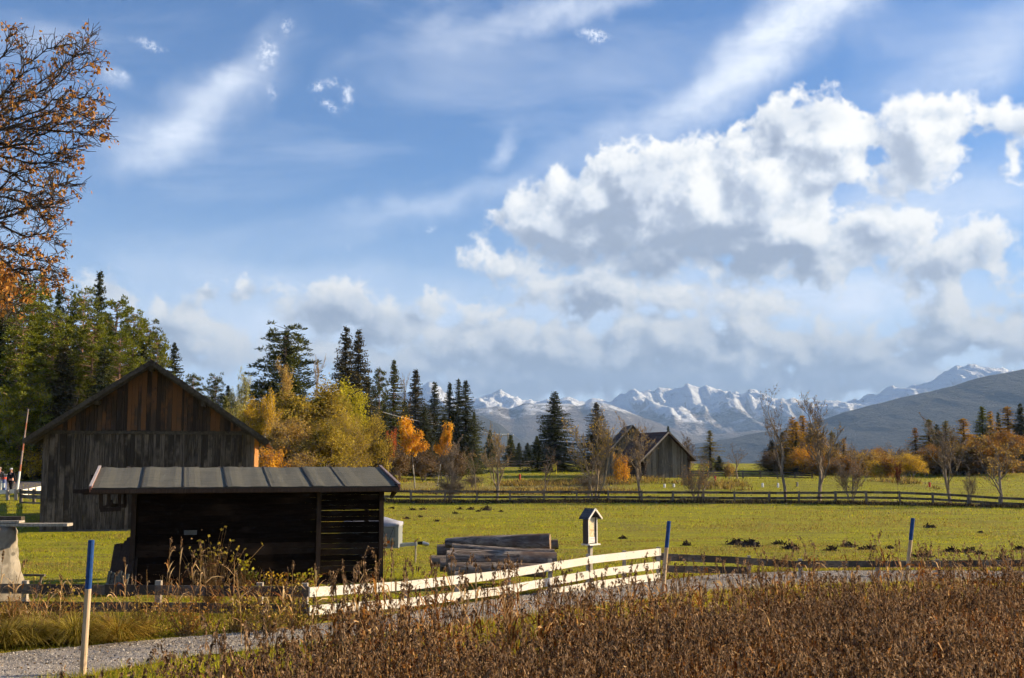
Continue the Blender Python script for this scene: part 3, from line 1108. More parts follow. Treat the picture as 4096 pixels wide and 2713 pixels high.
    # dark lapped edge
roof_s = mb.build('roof', felt, shed)
mb = MB()
seam_m = plain('bitumen', (0.018, 0.017, 0.016), 0.8)
for xs in seams:
    mb.bar((xs, EY, ze + 0.035), (xs, RY, zr_ + 0.035), 0.035, 0.016)
mb.bar((x0, EY - .012, ze - 0.012), (x1, EY - .012, ze - 0.012), 0.02, 0.055)
mb.build('seams', seam_m, roof_s)
V = [(x0 + .02, EY + .03, ze - .05), (x1 - .02, EY + .03, ze - .05), (x1 - .02, RY, zr_ - .05), (x0 + .02, RY, zr_ - .05)]
mb = MB()
mb.hexa(V[:4] + [(p[0], p[1], p[2] + .025) for p in V])
mb.build('roof_deck', W_DARKV, shed)
mb = MB()
mb.bar((x0 - .02, EY - .02, ze - .075), (x1 + .02, EY - .02, ze - .075), 0.03, 0.10)
mb.build('fascia', W_DARKV, shed)
# rear roof slope
mb = MB()
mb.hexa([(x0, RY, zr_ - .03), (x1, RY, zr_ - .03), (x1, RY + 1.3, zr_ - .5), (x0, RY + 1.3, zr_ - .5), (x0, RY, zr_), (x1, RY, zr_), (x1, RY + 1.3, zr_ - .47), (x0, RY + 1.3, zr_ - .47)])
mb.build('rear_roof', felt, shed)
for xx, sg in ((x0, -1), (x1, 1)):
    m_ = MB()
    m_.bar((xx + sg * .02, EY - .03, ze - .02), (xx + sg * .02, RY + .05, zr_ - .02), 0.05, 0.14)
    vb = m_.build('verge_board', wood('red_brown_verge', (0.22, 0.07, 0.05), (0.38, 0.16, 0.11), grain=(20, 2, 20)), shed)
    m_ = MB()
    m_.bar((xx + sg * .02, EY - .05, ze + .065), (xx + sg * .02, RY + .05, zr_ + .065), 0.07, 0.022)
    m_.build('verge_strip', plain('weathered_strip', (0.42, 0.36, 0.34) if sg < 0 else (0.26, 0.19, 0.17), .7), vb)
m_ = MB()
m_.bar((x1 - 0.06, EY + .05, ze - .04), (x1 - 0.06, EY + .75, ze - .30), 0.06, 0.24, h2=.08)
m_.bar((x1 - 0.06, EY + .05, ze - .06), (x1 - 0.06, RY, ze - .10), 0.06, 0.14)
m_.build('eave_bracket', W_DARKV, shed)
# hanging rack under the left overhang and the rail that sticks out
m_ = MB()
def hang(px0, py0, px1, py1, w=0.075, yl=-0.3):
    a = shed_local(px0, py0, yl)
    c = shed_local(px1, py1, yl)
    m_.bar(a, c, w, w, up=(0, 1, 0))
hang(101, 492, 101, 509, .09, -.2); hang(109, 492, 109, 506, .07, -.2); hang(119.5, 492, 119.5, 508, .08, -.1); hang(125, 492, 125, 506, .08, .2)
hang(100, 510, 121, 509, .10, -.2); hang(108, 505, 126, 506, .09, .15); hang(101, 508, 113, 504, .06, -.2); hang(110, 503.5, 112, 500, .05, -.2)
m_.build('hanging_rack', W_DARKV, shed)
m_ = MB()
m_.bar(shed_local(73, 491.4, -.2), shed_local(136, 491.6, -.1), 0.11, 0.10)
m_.build('protruding_rail', W_DARKV, shed)
# pale scrap sign on the boarding
m_ = MB()
p = shed_local(190.5, 532.5, -0.035)
m_.box((p.x, -0.045, p.z), (0.32, 0.02, 0.12))
m_.build('notice_board', plain('faded_paper', (0.10, 0.095, 0.085), 0.8), shed)

# leaning boards at the left end of the shed
rr = random.Random(5)
lb = [(135, 538, 131, 588), (129, 540, 124, 587), (124, 543.5, 116, 587), (118.5, 544, 110, 587), (131, 537, 128, 588)]
names = ['dark plank leaning nearest to the corner post of the shed', 'second dark plank leaning against the shed end, mossy foot', 'dark plank in the middle of the stack leaning on the shed end',
         'outermost brown-edged plank leaning at the left end of the shed', 'short dark plank leaning behind the others at the shed corner']
for (a, b_, c, d), nm in zip(lb, names):
    Yb = 28.3 - rr.uniform(0, .3)
    top = at(a, b_, 28.9)
    bot = at(c, d, Yb)
    bot.z = 0.0
    m_ = MB()
    w_ = rr.uniform(.16, .26)
    m_.bar((0, 0, 0), tuple(top - bot), w_, 0.05, up=(0.2, 1, 0.2))
    o = m_.build('plank', W_DARKV)
    o.location = bot
    tag(o, nm, 'plank', 'planks leaning on the end of the shed')
# slats low in front of the leaning planks
m_ = MB()
for k in range(6):
    a = at(110 + 3.6 * k, 571 + (k % 3) * 1.5, 28.0)
    c = at(107 + 3.6 * k, 588, 27.8)
    m_.bar(tuple(a - xg(118, 28)), tuple(c - xg(118, 28)), 0.07, 0.03, up=(0, 1, 0))
o = m_.build('slat_bundle', wood('mossy_slats', (0.05, 0.05, 0.04), (0.12, 0.12, 0.10)))
o.location = xg(118, 28)
tag(o, 'low bundle of grey mossy slats at the foot of the leaning planks', 'slats')


# ------------------------------------------------------------------ fences
def fence(name, label, rails, posts, mat_r, mat_p, rh=0.19, rt=0.035, pw=0.10, front=-0.07, group=None, splits=None, psz=None):
    """rails: list of [(world points)] polylines; posts: list of (top point) standing on the ground"""
    o0 = rails[0][0]
    t = thing(name, label, 'fence', (o0.x, o0.y, float(gz(o0.x, o0.y))), 0, group)
    O = t.location.copy()
    rq = random.Random(len(label))
    for rl in rails:
        for a, c in zip(rl[:-1], rl[1:]):
            m_ = MB()
            d = (c - a)
            nseg = 4
            pts = [a + d * (k / nseg) for k in range(nseg + 1)]
            off = Vector((0, 0, rq.uniform(-.012, .012)))
            sidev = d.cross(Vector((0, 0, 1))).normalized() * 0.0
            for p, q in zip(pts[:-1], pts[1:]):
                m_.bar(p - O + off, q - O + off, rt, rh * rq.uniform(.97, 1.03))
            m_.build('rail', mat_r, t)
    for p in posts:
        g = float(gz(p.x, p.y))
        m_ = MB()
        w_ = pw * rq.uniform(.85, 1.15)
        ln = Vector((rq.uniform(-.02, .02), rq.uniform(-.02, .02), 0))
        base = Vector((p.x, p.y, g - 0.15))
        topp = Vector((p.x, p.y, p.z))
        m_.bar(base - O, topp - O + ln, w_, w_, up=(0, 1, 0))
        m_.build('post', mat_p, t)
    return t


def line_pts(pxy, Ys):
    return [at(x, y, Y) for (x, y), Y in zip(pxy, Ys)]


# white fence: from corner (310) to (660)
def wY(px):   # depth along the white fence plane
    A = Vector((at(310, 500, 23.6).x, 23.6, 0))
    B = Vector((at(660, 500, 31.2).x, 31.2, 0))
    d = ray(px, 460)
    s = d.x / d.y
    # A + t(B-A) : x = s*y
    t = (s * A.y - A.x) / ((B.x - A.x) - s * (B.y - A.y))
    return A.y + t * (B.y - A.y)


def rail_px(pts):
    return [at(x, y, wY(x)) for x, y in pts]


wr1 = rail_px([(309.5, 592), (411, 585), (500, 574.5), (588, 560.3), (660.5, 552)])
wr2 = rail_px([(309.5, 610.5), (398, 603.6), (500, 590.5), (600, 572.5), (660, 564.5)])
wr3 = rail_px([(540, 594.5), (600, 584), (660, 576)])
wposts = [at(x, y, wY(x) + 0.09) for x, y in ((406, 579), (457, 571.8), (509, 565), (550, 559), (588, 554), (623.7, 550.5), (658, 546.8))]
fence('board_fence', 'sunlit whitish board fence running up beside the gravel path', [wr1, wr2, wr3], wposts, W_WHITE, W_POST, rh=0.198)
# dark left run, shade put into its darker rail colour
LY = lambda px: 24.9 + (px - 310) / 310.0 * -0.6
dr1 = [at(x, y, 24.35 + (310 - x) * 0.0021) for x, y in ((309, 591.5), (205, 591), (105, 589.5), (22, 588.5), (-60, 588))]
dr2 = [at(x, y, 24.35 + (310 - x) * 0.0021) for x, y in ((309, 609), (205, 608), (105, 607), (22, 606), (-60, 606))]
dps = [at(x, y, 24.45 + (310 - x) * 0.0021) for x, y in ((306, 583), (260, 582.5), (159, 580.5), (26, 580.5))]
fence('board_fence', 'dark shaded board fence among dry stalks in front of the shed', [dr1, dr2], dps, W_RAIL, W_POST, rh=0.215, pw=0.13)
# right run behind the reeds, shade again put into the rail colour
rY = lambda px: 31.4 + (px - 660) * 0.0045
rr1 = [at(x, y, rY(x)) for x, y in ((655, 556.5), (672, 557.8), (735, 560.5), (796, 564.5), (900, 564.3), (1024, 563.6), (1120, 563.5))]
rr2 = [at(x, y, rY(x)) for x, y in ((664, 569), (748, 570.5))]
rps = [at(x, y, rY(x) + 0.08) for x, y in ((664, 553), (748.6, 555.5), (800, 558.8), (877, 560), (937, 559), (1009, 559), (1090, 559))]
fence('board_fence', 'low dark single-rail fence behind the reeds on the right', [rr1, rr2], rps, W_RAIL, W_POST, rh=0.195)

# long dark fence across the middle distance
fx = [(380, 491.2), (411, 491.6), (445, 491.6), (477, 491.8), (510, 491.8), (544, 491.8), (576.5, 492), (608.4, 492), (641.8, 492.2), (673, 492.4), (703.5, 492.5), (734.4, 492.8), (769, 493), (799, 492.8), (835.5, 492.6), (866, 492.4), (899.5, 492.8), (932.7, 494), (968.4, 496), (999.6, 498), (1034, 499.5), (1070, 501)]


def fpt(px, py, dy=0.0):
    d = ray(px, 460)
    s = d.x / d.y
    Y = 86.0
    for _ in range(30):
        Y = float(fence_y(s * Y))
    return at(px, py, Y + dy)


rail_a = [fpt(x, y) for x, y in fx]
rail_b = [fpt(x, y + 5.2) for x, y in fx]
rail_c = [fpt(x, y + 10.6) for x, y in fx]
posts_ = [fpt(x, y - 1.6, -0.06) for x, y in fx[1:]]
fence('post_and_rail_fence', 'long dark post and rail fence dividing meadow from golf course', [rail_a, rail_b, rail_c], posts_, W_RAIL, wood('dull_posts', (0.10, 0.08, 0.06), (0.22, 0.18, 0.14), grain=(22, 22, 1.6)), rh=0.17, rt=0.05, pw=0.14)
# second fence on the rise
def far_fence(pts, ys, lab, nrail=3, dy=2.6, rh=0.16):
    base = []
    rl = []
    for k in range(nrail):
        rl.append([at(x, y + dy * k, Y) for (x, y), Y in zip(pts, ys)])
    ps = [at(x, y - 0.7, Y) for (x, y), Y in zip(pts, ys)]
    return fence('post_and_rail_fence', lab, rl, ps, W_RAIL, W_RAIL, rh=rh, rt=0.05, pw=0.16)


def along(pts, n):
    xs = np.linspace(pts[0][0], pts[-1][0], n)
    return [(x, float(np.interp(x, [p[0] for p in pts], [p[1] for p in pts]))) for x in xs]


q = along([(360, 458.5), (440, 458.5), (470, 460.5), (525, 461.5), (560, 461)], 11)
far_fence(q, [150 + (x - 360) * .06 for x, y in q], 'distant three-rail fence on the rise left of the big spruce')
q = along([(562, 460.5), (640, 459), (690, 460)], 6)
far_fence(q, [165] * 6, 'distant fence rail behind the bare multi-stemmed tree', 2)
q = along([(691, 471.3), (770, 471.8), (812, 473.5)], 8)
far_fence(q, [128] * 8, 'distant three-rail fence to the right of the small hut', 3, 2.2, 0.13)
q = along([(925, 472.5), (1024, 477), (1070, 478)], 8)
far_fence(q, [138] * 8, 'distant shaded fence below the larches on the right edge', 3, 3.0)
q = [(347, 464), (360, 458.6)]
far_fence(q, [132, 146], 'short pale sunlit fence piece at the foot of the willow', 2, 2.6, 0.25).children
for o in COL.objects:
    if o.parent and o.parent.get('label', '').startswith('short pale sunlit') and o.type == 'MESH':
        o.data.materials[0] = W_POST  # paler wood colour paints the sunlight on this piece
# fences at the left edge; pale and dark rails paint in sun and shade
q = [(-30, 492.5), (7.5, 491), (16, 490.3), (21, 490)]
t_ = thing('low_rail_fence', 'low sunlit one-rail fence in front of the walkers', 'fence', xg(0, 70))
O = t_.location.copy()
for (x, y), (x2, y2) in zip(q[:-1], q[1:]):
    m_ = MB()
    m_.bar(at(x, y + .8, 72) - O, at(x2, y2 + .8, 72) - O, 0.05, 0.26)
    m_.build('rail', W_WHITE, t_)
for (x, y) in q[1:]:
    m_ = MB()
    m_.bar(at(x, y - 1, 71.9) - O, at(x, 500, 71.9) - O, 0.16, 0.16, up=(0, 1, 0))
    m_.build('post', W_POST, t_)
t_ = thing('shaded_rail_fence', 'dark three-rail fence running from the low fence to the barn', 'fence', xg(30, 66))
O = t_.location.copy()
for yy in (492.5, 497, 503):
    m_ = MB()
    m_.bar(at(21, yy - .6, 70) - O, at(52, yy + .6, 64) - O, 0.05, 0.22 if yy < 500 else .1)
    m_.build('rail', W_RAIL, t_)
for x, Y in ((21, 70), (34, 68), (43, 66), (52, 64)):
    m_ = MB()
    m_.bar(at(x, 489, Y) - O, at(x, 504, Y) - O, 0.15, 0.15, up=(0, 1, 0))
    m_.build('post', W_RAIL, t_)
t_ = thing('pale_rail_fence', 'pale sunlit fence climbing behind the dark one toward the barn', 'fence', xg(36, 74))
O = t_.location.copy()
for dy in (0, 5):
    m_ = MB()
    m_.bar(at(22, 492 + dy, 74) - O, at(52, 486 + dy, 80) - O, 0.05, 0.3)
    m_.build('rail', W_WHITE, t_)
for x in (28, 35, 41, 46.5):
    m_ = MB()
    Y = 74 + (x - 22) / 5
    m_.bar(at(x, 489.5 - (x - 22) * .18, Y - .1) - O, at(x, 499 - (x - 22) * .1, Y - .1) - O, 0.14, 0.14, up=(0, 1, 0))
    m_.build('post', W_RAIL, t_)

# ------------------------------------------------------------------ snow poles
def snow_pole(top, mid, base, r, label):
    bx, by = base
    B = gp(bx, by)
    T = at(top[0], top[1], B.y - 0.05)
    M_ = B + (T - B) * ((mid[1] - by) / (top[1] - by))
    t = thing('snow_pole', label, 'snow pole', B, 0, 'blue-topped snow poles along the path')
    m_ = MB()
    m_.tube([Vector((0, 0, -0.1)), (M_ - B) * .5, M_ - B], [r, r * .98, r * .95], 12)
    m_.build('pole', W_POLE, t, smooth=False)
    m_ = MB()
    m_.tube([M_ - B, (T - B) * .985 + (M_ - B) * .015, T - B], [r * .97, r * .95, r * .8], 12)
    m_.build('painted_top', M_BLUE, t)
    return t


snow_pole((91.4, 540), (88.3, 589), (82.5, 676), 0.052, 'nearest and tallest blue-topped snow pole beside the path at left')
snow_pole((669, 521), (666, 547.5), (662.6, 592), 0.055, 'leaning blue-topped pole at the end of the white fence')
snow_pole((913, 518), (910.5, 540), (906, 583), 0.056, 'blue-topped pole standing far right behind the reeds')

# ------------------------------------------------------------------ wayside shrine
sb = gp(590, 576)
SB = Vector((at(590.2, 560, 30.8).x, 30.8, 0))
SB.z = float(gz(SB.x, SB.y))
shr = thing('wayside_shrine', 'small roofed wooden wayside shrine on a post behind the white fence', 'shrine', SB, 0.28 + R(28))
zb_ = at(590, 543.5, 30.8).z - SB.z
zt_ = at(590, 517.5, 30.8).z - SB.z
m_ = MB()
m_.box((0, 0.0, zb_ / 2), (0.10, 0.10, zb_))
m_.build('post', W_POST, shr)
hw, hd = 0.17, 0.10
w_s = wood('shrine_wood', (0.05, 0.035, 0.026), (0.12, 0.085, 0.06))
m_ = MB()
m_.box((-hw, 0, (zb_ + zt_) / 2), (0.028, hd * 2, zt_ - zb_))
m_.box((hw, 0, (zb_ + zt_) / 2), (0.028, hd * 2, zt_ - zb_))
m_.box((0, hd - .015, (zb_ + zt_) / 2 + .03), (hw * 2 - .03, 0.028, zt_ - zb_ + .06))
case = m_.build('case', w_s, shr)
m_ = MB()
m_.box((-hw, -hd - .006, (zb_ + zt_) / 2), (0.03, 0.012, zt_ - zb_))
m_.box((hw, -hd - .006, (zb_ + zt_) / 2), (0.03, 0.012, zt_ - zb_))
m_.build('edge_trim', W_WHITE, case)
m_ = MB()
m_.box((0, -.03, zb_ - .02), (hw * 2 + .10, hd * 2 + .12, 0.035))
m_.build('ledge', W_WHITE, shr)
pic, G, b = newmat('faded_picture')
tcn = G.node('ShaderNodeTexCoord').outputs['Object']
nz = G.noise(tcn, 9.0, 5, 0.7)
nz2 = G.noise(tcn, 22.0, 4, 0.7)
col = G.ramp(G.m('ADD', G.m('MULTIPLY', nz, 0.7), G.m('MULTIPLY', nz2, 0.3)), [(0.32, (0.20, 0.20, 0.17)), (0.45, (0.55, 0.40, 0.22)), (0.58, (0.72, 0.62, 0.40)), (0.7, (0.75, 0.70, 0.60))])
G.t.links.new(col, b.inputs['Base Color'])
m_ = MB()
m_.box((0.0, -hd + .035, (zb_ + zt_) / 2 + .06), (hw * 2 - .07, 0.012, zt_ - zb_ - .12))
m_.build('picture', pic, case)
m_ = MB()
m_.box((0.0, -hd + .023, zb_ + .10), (hw * 2 - .09, 0.008, 0.15))
cap = m_.build('caption_plate', M_WHITE, case)
m_ = MB()
for k in range(3):
    m_.box((0.0, -hd + .0175, zb_ + .06 + .04 * k), (hw * 1.5, 0.003, 0.008))
m_.build('text_lines', M_RED, cap)
m_ = MB()
ap = at(595, 509, 30.8).z - SB.z + .02
for sg in (-1, 1):
    m_.bar((0, 0, 0), (0, 0, .001), .001, .001)
m_ = MB()
for sg in (-1, 1):
    for k in range(5):
        t0, t1 = k / 5, (k + 1) / 5 + .04
        e = Vector((sg * (hw + .10), 0, zt_ - .03))
        a = Vector((0, 0, ap))
        p0, p1 = a.lerp(e, t0), a.lerp(e, min(t1, 1))
        P = []
        for zoff in (-.018, 0.0):
            for yy, p in ((-hd - .10, p0), (-hd - .10, p1), (hd + .08, p1), (hd + .08, p0)):
                P.append((p.x, yy, p.z + zoff + (0.008 if p is p1 else 0)))
        m_.hexa(P)
m_.build('roof', wood('slate_shingle', (0.045, 0.045, 0.05), (0.10, 0.10, 0.105), grain=(12, 12, 12)), shr)
for sg in (-1, 1):
    m_ = MB()
    m_.bar((0, -hd - .11, ap - .01), (sg * (hw + .11), -hd - .11, zt_ - .035), 0.02, 0.045)
    m_.build('barge_board', W_WHITE, shr)
m_ = MB()
m_.add([(-hw, hd - .02, zt_ - .02), (hw, hd - .02, zt_ - .02), (0, hd - .02, ap - .04), (-hw, hd - .04, zt_ - .02), (hw, hd - .04, zt_ - .02), (0, hd - .04, ap - .04)], [(0, 1, 4, 3), (1, 2, 5, 4), (2, 0, 3, 5)], [(0, 2, 1), (3, 4, 5)])
for k in range(5):
    an = R(-50 + 25 * k)
    m_.bar((0, -hd - .02, ap - .05), (math.sin(an) * .09, -hd - .02, ap - .05 - math.cos(an) * .10), .016, .016, up=(0, 1, 0))
m_.build('carved_gable', w_s, shr)

# ------------------------------------------------------------------ log pile
bark = wood('grey_bark', (0.055, 0.042, 0.034), (0.33, 0.27, 0.22), (0.11, 0.065, 0.045), grain=(2.2, 11, 11), island=0.0, bump=1.0)
endg = wood('cut_log_end', (0.16, 0.10, 0.06), (0.30, 0.20, 0.12), grain=(6, 6, 6), bump=0.2)


def log(a, b_, ra, rb, Ya, Yb, label, seed=0, endw=0):
    A = at(a[0], a[1], Ya)
    Bp = at(b_[0], b_[1], Yb)
    C = (A + Bp) / 2
    t = thing('log', label, 'log', C, 0, 'felled logs in the pile behind the white fence')
    rq = np.random.default_rng(seed)
    d = (Bp - A)
    L = d.length
    d.normalize()
    s_ = d.cross(Vector((0, 0, 1))).normalized()
    u_ = s_.cross(d)
    n, k = 18, 16
    V = []
    for i in range(k + 1):
        tt = i / k
        r = ra + (rb - ra) * tt
        bend = u_ * 0.025 * math.sin(tt * 3.1 + seed) + s_ * 0.02 * math.sin(tt * 2.3 + seed * 2)
        for j in range(n):
            an = 2 * math.pi * j / n
            rw = r * (1 + 0.22 * (fbm(np.array([math.cos(an) * 1.4 + seed * 3]), np.array([math.sin(an) * 1.4 + tt * 3.5]), 4, seed)[0] - 0.5) + rq.uniform(-.012, .012))
            V.append(tuple(A - C + d * (L * tt) + bend + (s_ * math.cos(an) + u_ * math.sin(an)) * rw))
    Q = []
    for i in range(k):
        for j in range(n):
            j2 = (j + 1) % n
            Q.append((i * n + j, i * n + j2, (i + 1) * n + j2, (i + 1) * n + j))
    m_ = MB()
    m_.add(V, Q)
    bo = m_.build('bark', bark, t, smooth=True)
    for e, s0 in ((0, -1), (k, 1)):
        m_ = MB()
        ring = V[e * n:(e + 1) * n]
        c = Vector(np.mean(ring, axis=0)) + d * s0 * 0.012
        ring2 = [tuple(c + (Vector(p) - c) * 0.97 + d * s0 * .004) for p in ring]
        T = [(n, j, (j + 1) % n) if s0 > 0 else (n, (j + 1) % n, j) for j in range(n)]
        m_.add(ring2 + [tuple(c)], T=T)
        m_.build('cut_end', endg, t)
    return t


log((446, 544), (550, 541), .14, .235, 31.6, 31.2, 'thick dark log lying on top of the pile', 1)
log((437.5, 552), (558, 543.5), .20, .14, 32.2, 32.2, 'dark log at the back whose brown end sticks out right', 2)
log((452, 547), (554, 553.5), .10, .13, 30.8, 30.9, 'slim pale log wedged under the top log', 3)
log((450, 550.5), (555, 557), .09, .12, 30.4, 30.5, 'slender pale log lying along the front edge of the pile', 4)
log((446.5, 557), (556, 561), .205, .20, 29.9, 30.2, 'thick grey log in the front row, directly above the lowest log', 5)
log((448, 569), (545, 571), .175, .19, 29.5, 29.9, 'lowest grey log at the front of the pile', 6)
log((430.5, 561.5), (520, 565), .165, .17, 31.9, 31.9, 'short dark log peeking out lowest at the left', 7)
log((440, 566), (540, 569), .18, .20, 30.9, 31.0, 'dark inner log half hidden under the pile', 8)

# ------------------------------------------------------------------ trailer behind the shed
ty = 36.5
tb = xg(400, ty)
tr = thing('car_trailer', 'grey box trailer with bulging tarpaulin standing behind the shed', 'trailer', tb, 0)
pxw = lambda px: at(px, 540, ty).x - tb.x
pzz = lambda py: at(400, py, ty).z - tb.z
xa, xb = pxw(340), pxw(398.5)
z0, z1 = pzz(548), pzz(524.6)
m_ = MB()
m_.box(((xa + xb) / 2, 0.65, (z0 + z1) / 2), (xb - xa, 1.3, z1 - z0))
body = m_.build('box_body', M_TRAIL, tr)
m_ = MB()
for zz, hh in ((z0 + .02, .05), ((z0 * .62 + z1 * .38), .10), (z1 - .04, .09)):
    m_.box(((xa + xb) / 2, -0.012, zz), (xb - xa, 0.03, hh))
for xx in (xb - .05, xb - 1.0, xa + .05):
    m_.box((xx, -0.015, (z0 + z1) / 2), (0.10, 0.04, z1 - z0))
m_.build('frame_ribs', M_METAL, body)
m_ = MB()
V = []
nx, ny = 14, 8
for j in range(ny + 1):
    for i in range(nx + 1):
        u, v = i / nx, j / ny
        hgt = 0.16 * (1 - abs(2 * u - 1) ** 4) * (1 - abs(2 * v - 1) ** 3) * (1 + .3 * math.sin(u * 9 + v * 4)) + .03
        V.append((xa - .02 + (xb - xa + .04) * u, -.03 + 1.36 * v, z1 + hgt))
sk = []
for i in range(nx + 1):
    sk.append((xa - .02 + (xb - xa + .04) * i / nx, -.035, z1 - .06 - .02 * math.sin(i * 1.3)))
idx = np.arange(len(V)).reshape(ny + 1, nx + 1)
Q = list(np.stack([idx[:-1, :-1], idx[:-1, 1:], idx[1:, 1:], idx[1:, :-1]], -1).reshape(-1, 4))
b0 = len(V)
V += sk
for i in range(nx):
    Q.append((b0 + i, b0 + i + 1, idx[0, i + 1], idx[0, i]))
b1 = len(V)
for j in range(ny + 1):
    V.append((xb + .025, -.03 + 1.36 * j / ny, z1 - .07))
for j in range(ny):
    Q.append((b1 + j, b1 + j + 1, idx[j + 1, -1], idx[j, -1]))
m_.add(V, Q)
m_.build('tarpaulin', M_TARP, tr, smooth=True)
m_ = MB()
cx_ = pxw(388.6)
for px_ in (382, 393.8):
    m_.bar((pxw(px_), -0.045, pzz(527.5)), (cx_, -0.045, pzz(541.5)), 0.012, 0.012, up=(0, 1, 0))
m_.build('lashing_cord', M_BLACK, tr)
m_ = MB()
m_.tube([(cx_, -.04, pzz(541.8)), (cx_, -.07, pzz(541.8))], [.055, .05], 12)
m_.build('reflector', plain('orange_plastic', (0.6, 0.15, 0.03), .4), tr)
m_ = MB()
dz = pzz(546.5)
m_.bar((xb, 0.5, dz), (pxw(415), 0.62, dz + .04), 0.09, 0.10)
m_.bar((xb, 0.8, dz), (pxw(415), 0.64, dz + .04), 0.09, 0.10)
m_.build('drawbar', M_METAL, tr)
m_ = MB()
m_.tube([(pxw(416), .62, dz + .06), (pxw(421), .62, pzz(544.5))], [.05, .06], 10, 0)
m_.tube([(pxw(421), .62, pzz(544.6)), (pxw(427.5), .62, pzz(546.3))], [.075, .06], 10, 1)
m_.build('coupling', [M_BLACK, M_METAL], tr)
m_ = MB()
m_.bar((pxw(409.5), .6, dz - .03), (pxw(416.5), .6, pzz(539.5)), 0.035, 0.035, up=(0, 1, 0))
m_.build('handbrake_lever', plain('rusty_red', (0.25, 0.07, 0.04), .6), tr)
m_ = MB()
m_.tube([(pxw(414), .62, dz + .12), (pxw(414), .62, -.03)], [.028, .026], 8)
m_.tube([(pxw(414), .62, dz + .12), (pxw(412), .62, dz + .2)], [.012, .012], 6)
m_.build('jack_stand', W_POST, tr)
for yy in (-0.02, 1.35):
    m_ = MB()
    m_.tube([(pxw(366), yy - .09, .28), (pxw(366), yy + .09, .28)], [.28, .28], 20)
    wh = m_.build('wheel', M_BLACK, tr)
    m_ = MB()
    m_.tube([(pxw(366), yy - .1, .28), (pxw(366), yy + .1, .28)], [.15, .15], 14)
    m_.build('rim', M_METAL, wh)

# ------------------------------------------------------------------ weathered stone post with planks at the left edge
sp = xg(2, 26.0)
st = thing('stone_post', 'pale weathered stone post widening to its foot at the left edge', 'stone post', sp, R(38))
m_ = MB()
n, k = 22, 18
zt2 = at(2, 527, 26.0).z - sp.z
V = []
for i in range(k + 1):
    t = i / k
    zz = zt2 * t
    wx = np.interp(t, [0, .25, .5, .8, .96, 1], [.74, .64, .50, .42, .40, .34])
    for j in range(n):
        an = 2 * math.pi * j / n
        sq = 1.0 / max(abs(math.cos(an)), abs(math.sin(an))) ** 0.55
        r = wx * sq * (1 + 0.16 * (fbm(np.array([an * 1.5 + 4 + zz]), np.array([zz * 4 + an]), 4, 3)[0] - .5) + .03 * math.sin(zz * 22 + an * 2))
        V.append((math.cos(an) * r, math.sin(an) * r * .8, zz))
V.append((0, 0, zt2 + .01))
Q = [(i * n + j, i * n + (j + 1) % n, (i + 1) * n + (j + 1) % n, (i + 1) * n + j) for i in range(k) for j in range(n)]
m_.add(V, Q, [(k * n + j, k * n + (j + 1) % n, len(V) - 1) for j in range(n)])
stm = wood('weathered_stone', (0.16, 0.135, 0.10), (0.36, 0.31, 0.24), (0.22, 0.17, 0.12), grain=(7, 7, 3), bump=0.8, rough=.95)
m_.build('shaft', stm, st, smooth=True)
for (xa_, xb_, py_, h_, w_, Y_, lab) in ((-40, 70, 524.8, .065, .34, 26.0, 'long grey plank lying across the stone post, reaching right'),
                                      (-40, 23, 519.2, .12, .2, 26.2, 'short thick brown beam on top of the planks at the left edge'),
                                      (-40, 22, 521.9, .05, .3, 26.0, 'short thin board between the beam and the long plank')):
    A = at(xa_, py_, Y_)
    Bq = at(xb_, py_ - .3, Y_)
    m_ = MB()
    m_.bar((0, 0, 0), tuple(Bq - A), w_, h_)
    o = m_.build('plank', W_POST if h_ < .1 else W_ROOFB)
    o.location = A
    tag(o, lab, 'plank', 'planks stacked on the stone post')
A = at(14, 575, 27.6)
m_ = MB()
m_.bar((0, 0, 0), tuple(at(45, 575.3, 27.6) - A), .1, .05)
m_.bar(tuple(at(42, 575, 27.6) - A), tuple(xg(42, 27.6) - A), .05, .05, up=(0, 1, 0))
o = m_.build('low_rail', W_RAIL)
o.location = A
tag(o, 'low dark rail above the grass just right of the stone post', 'rail')

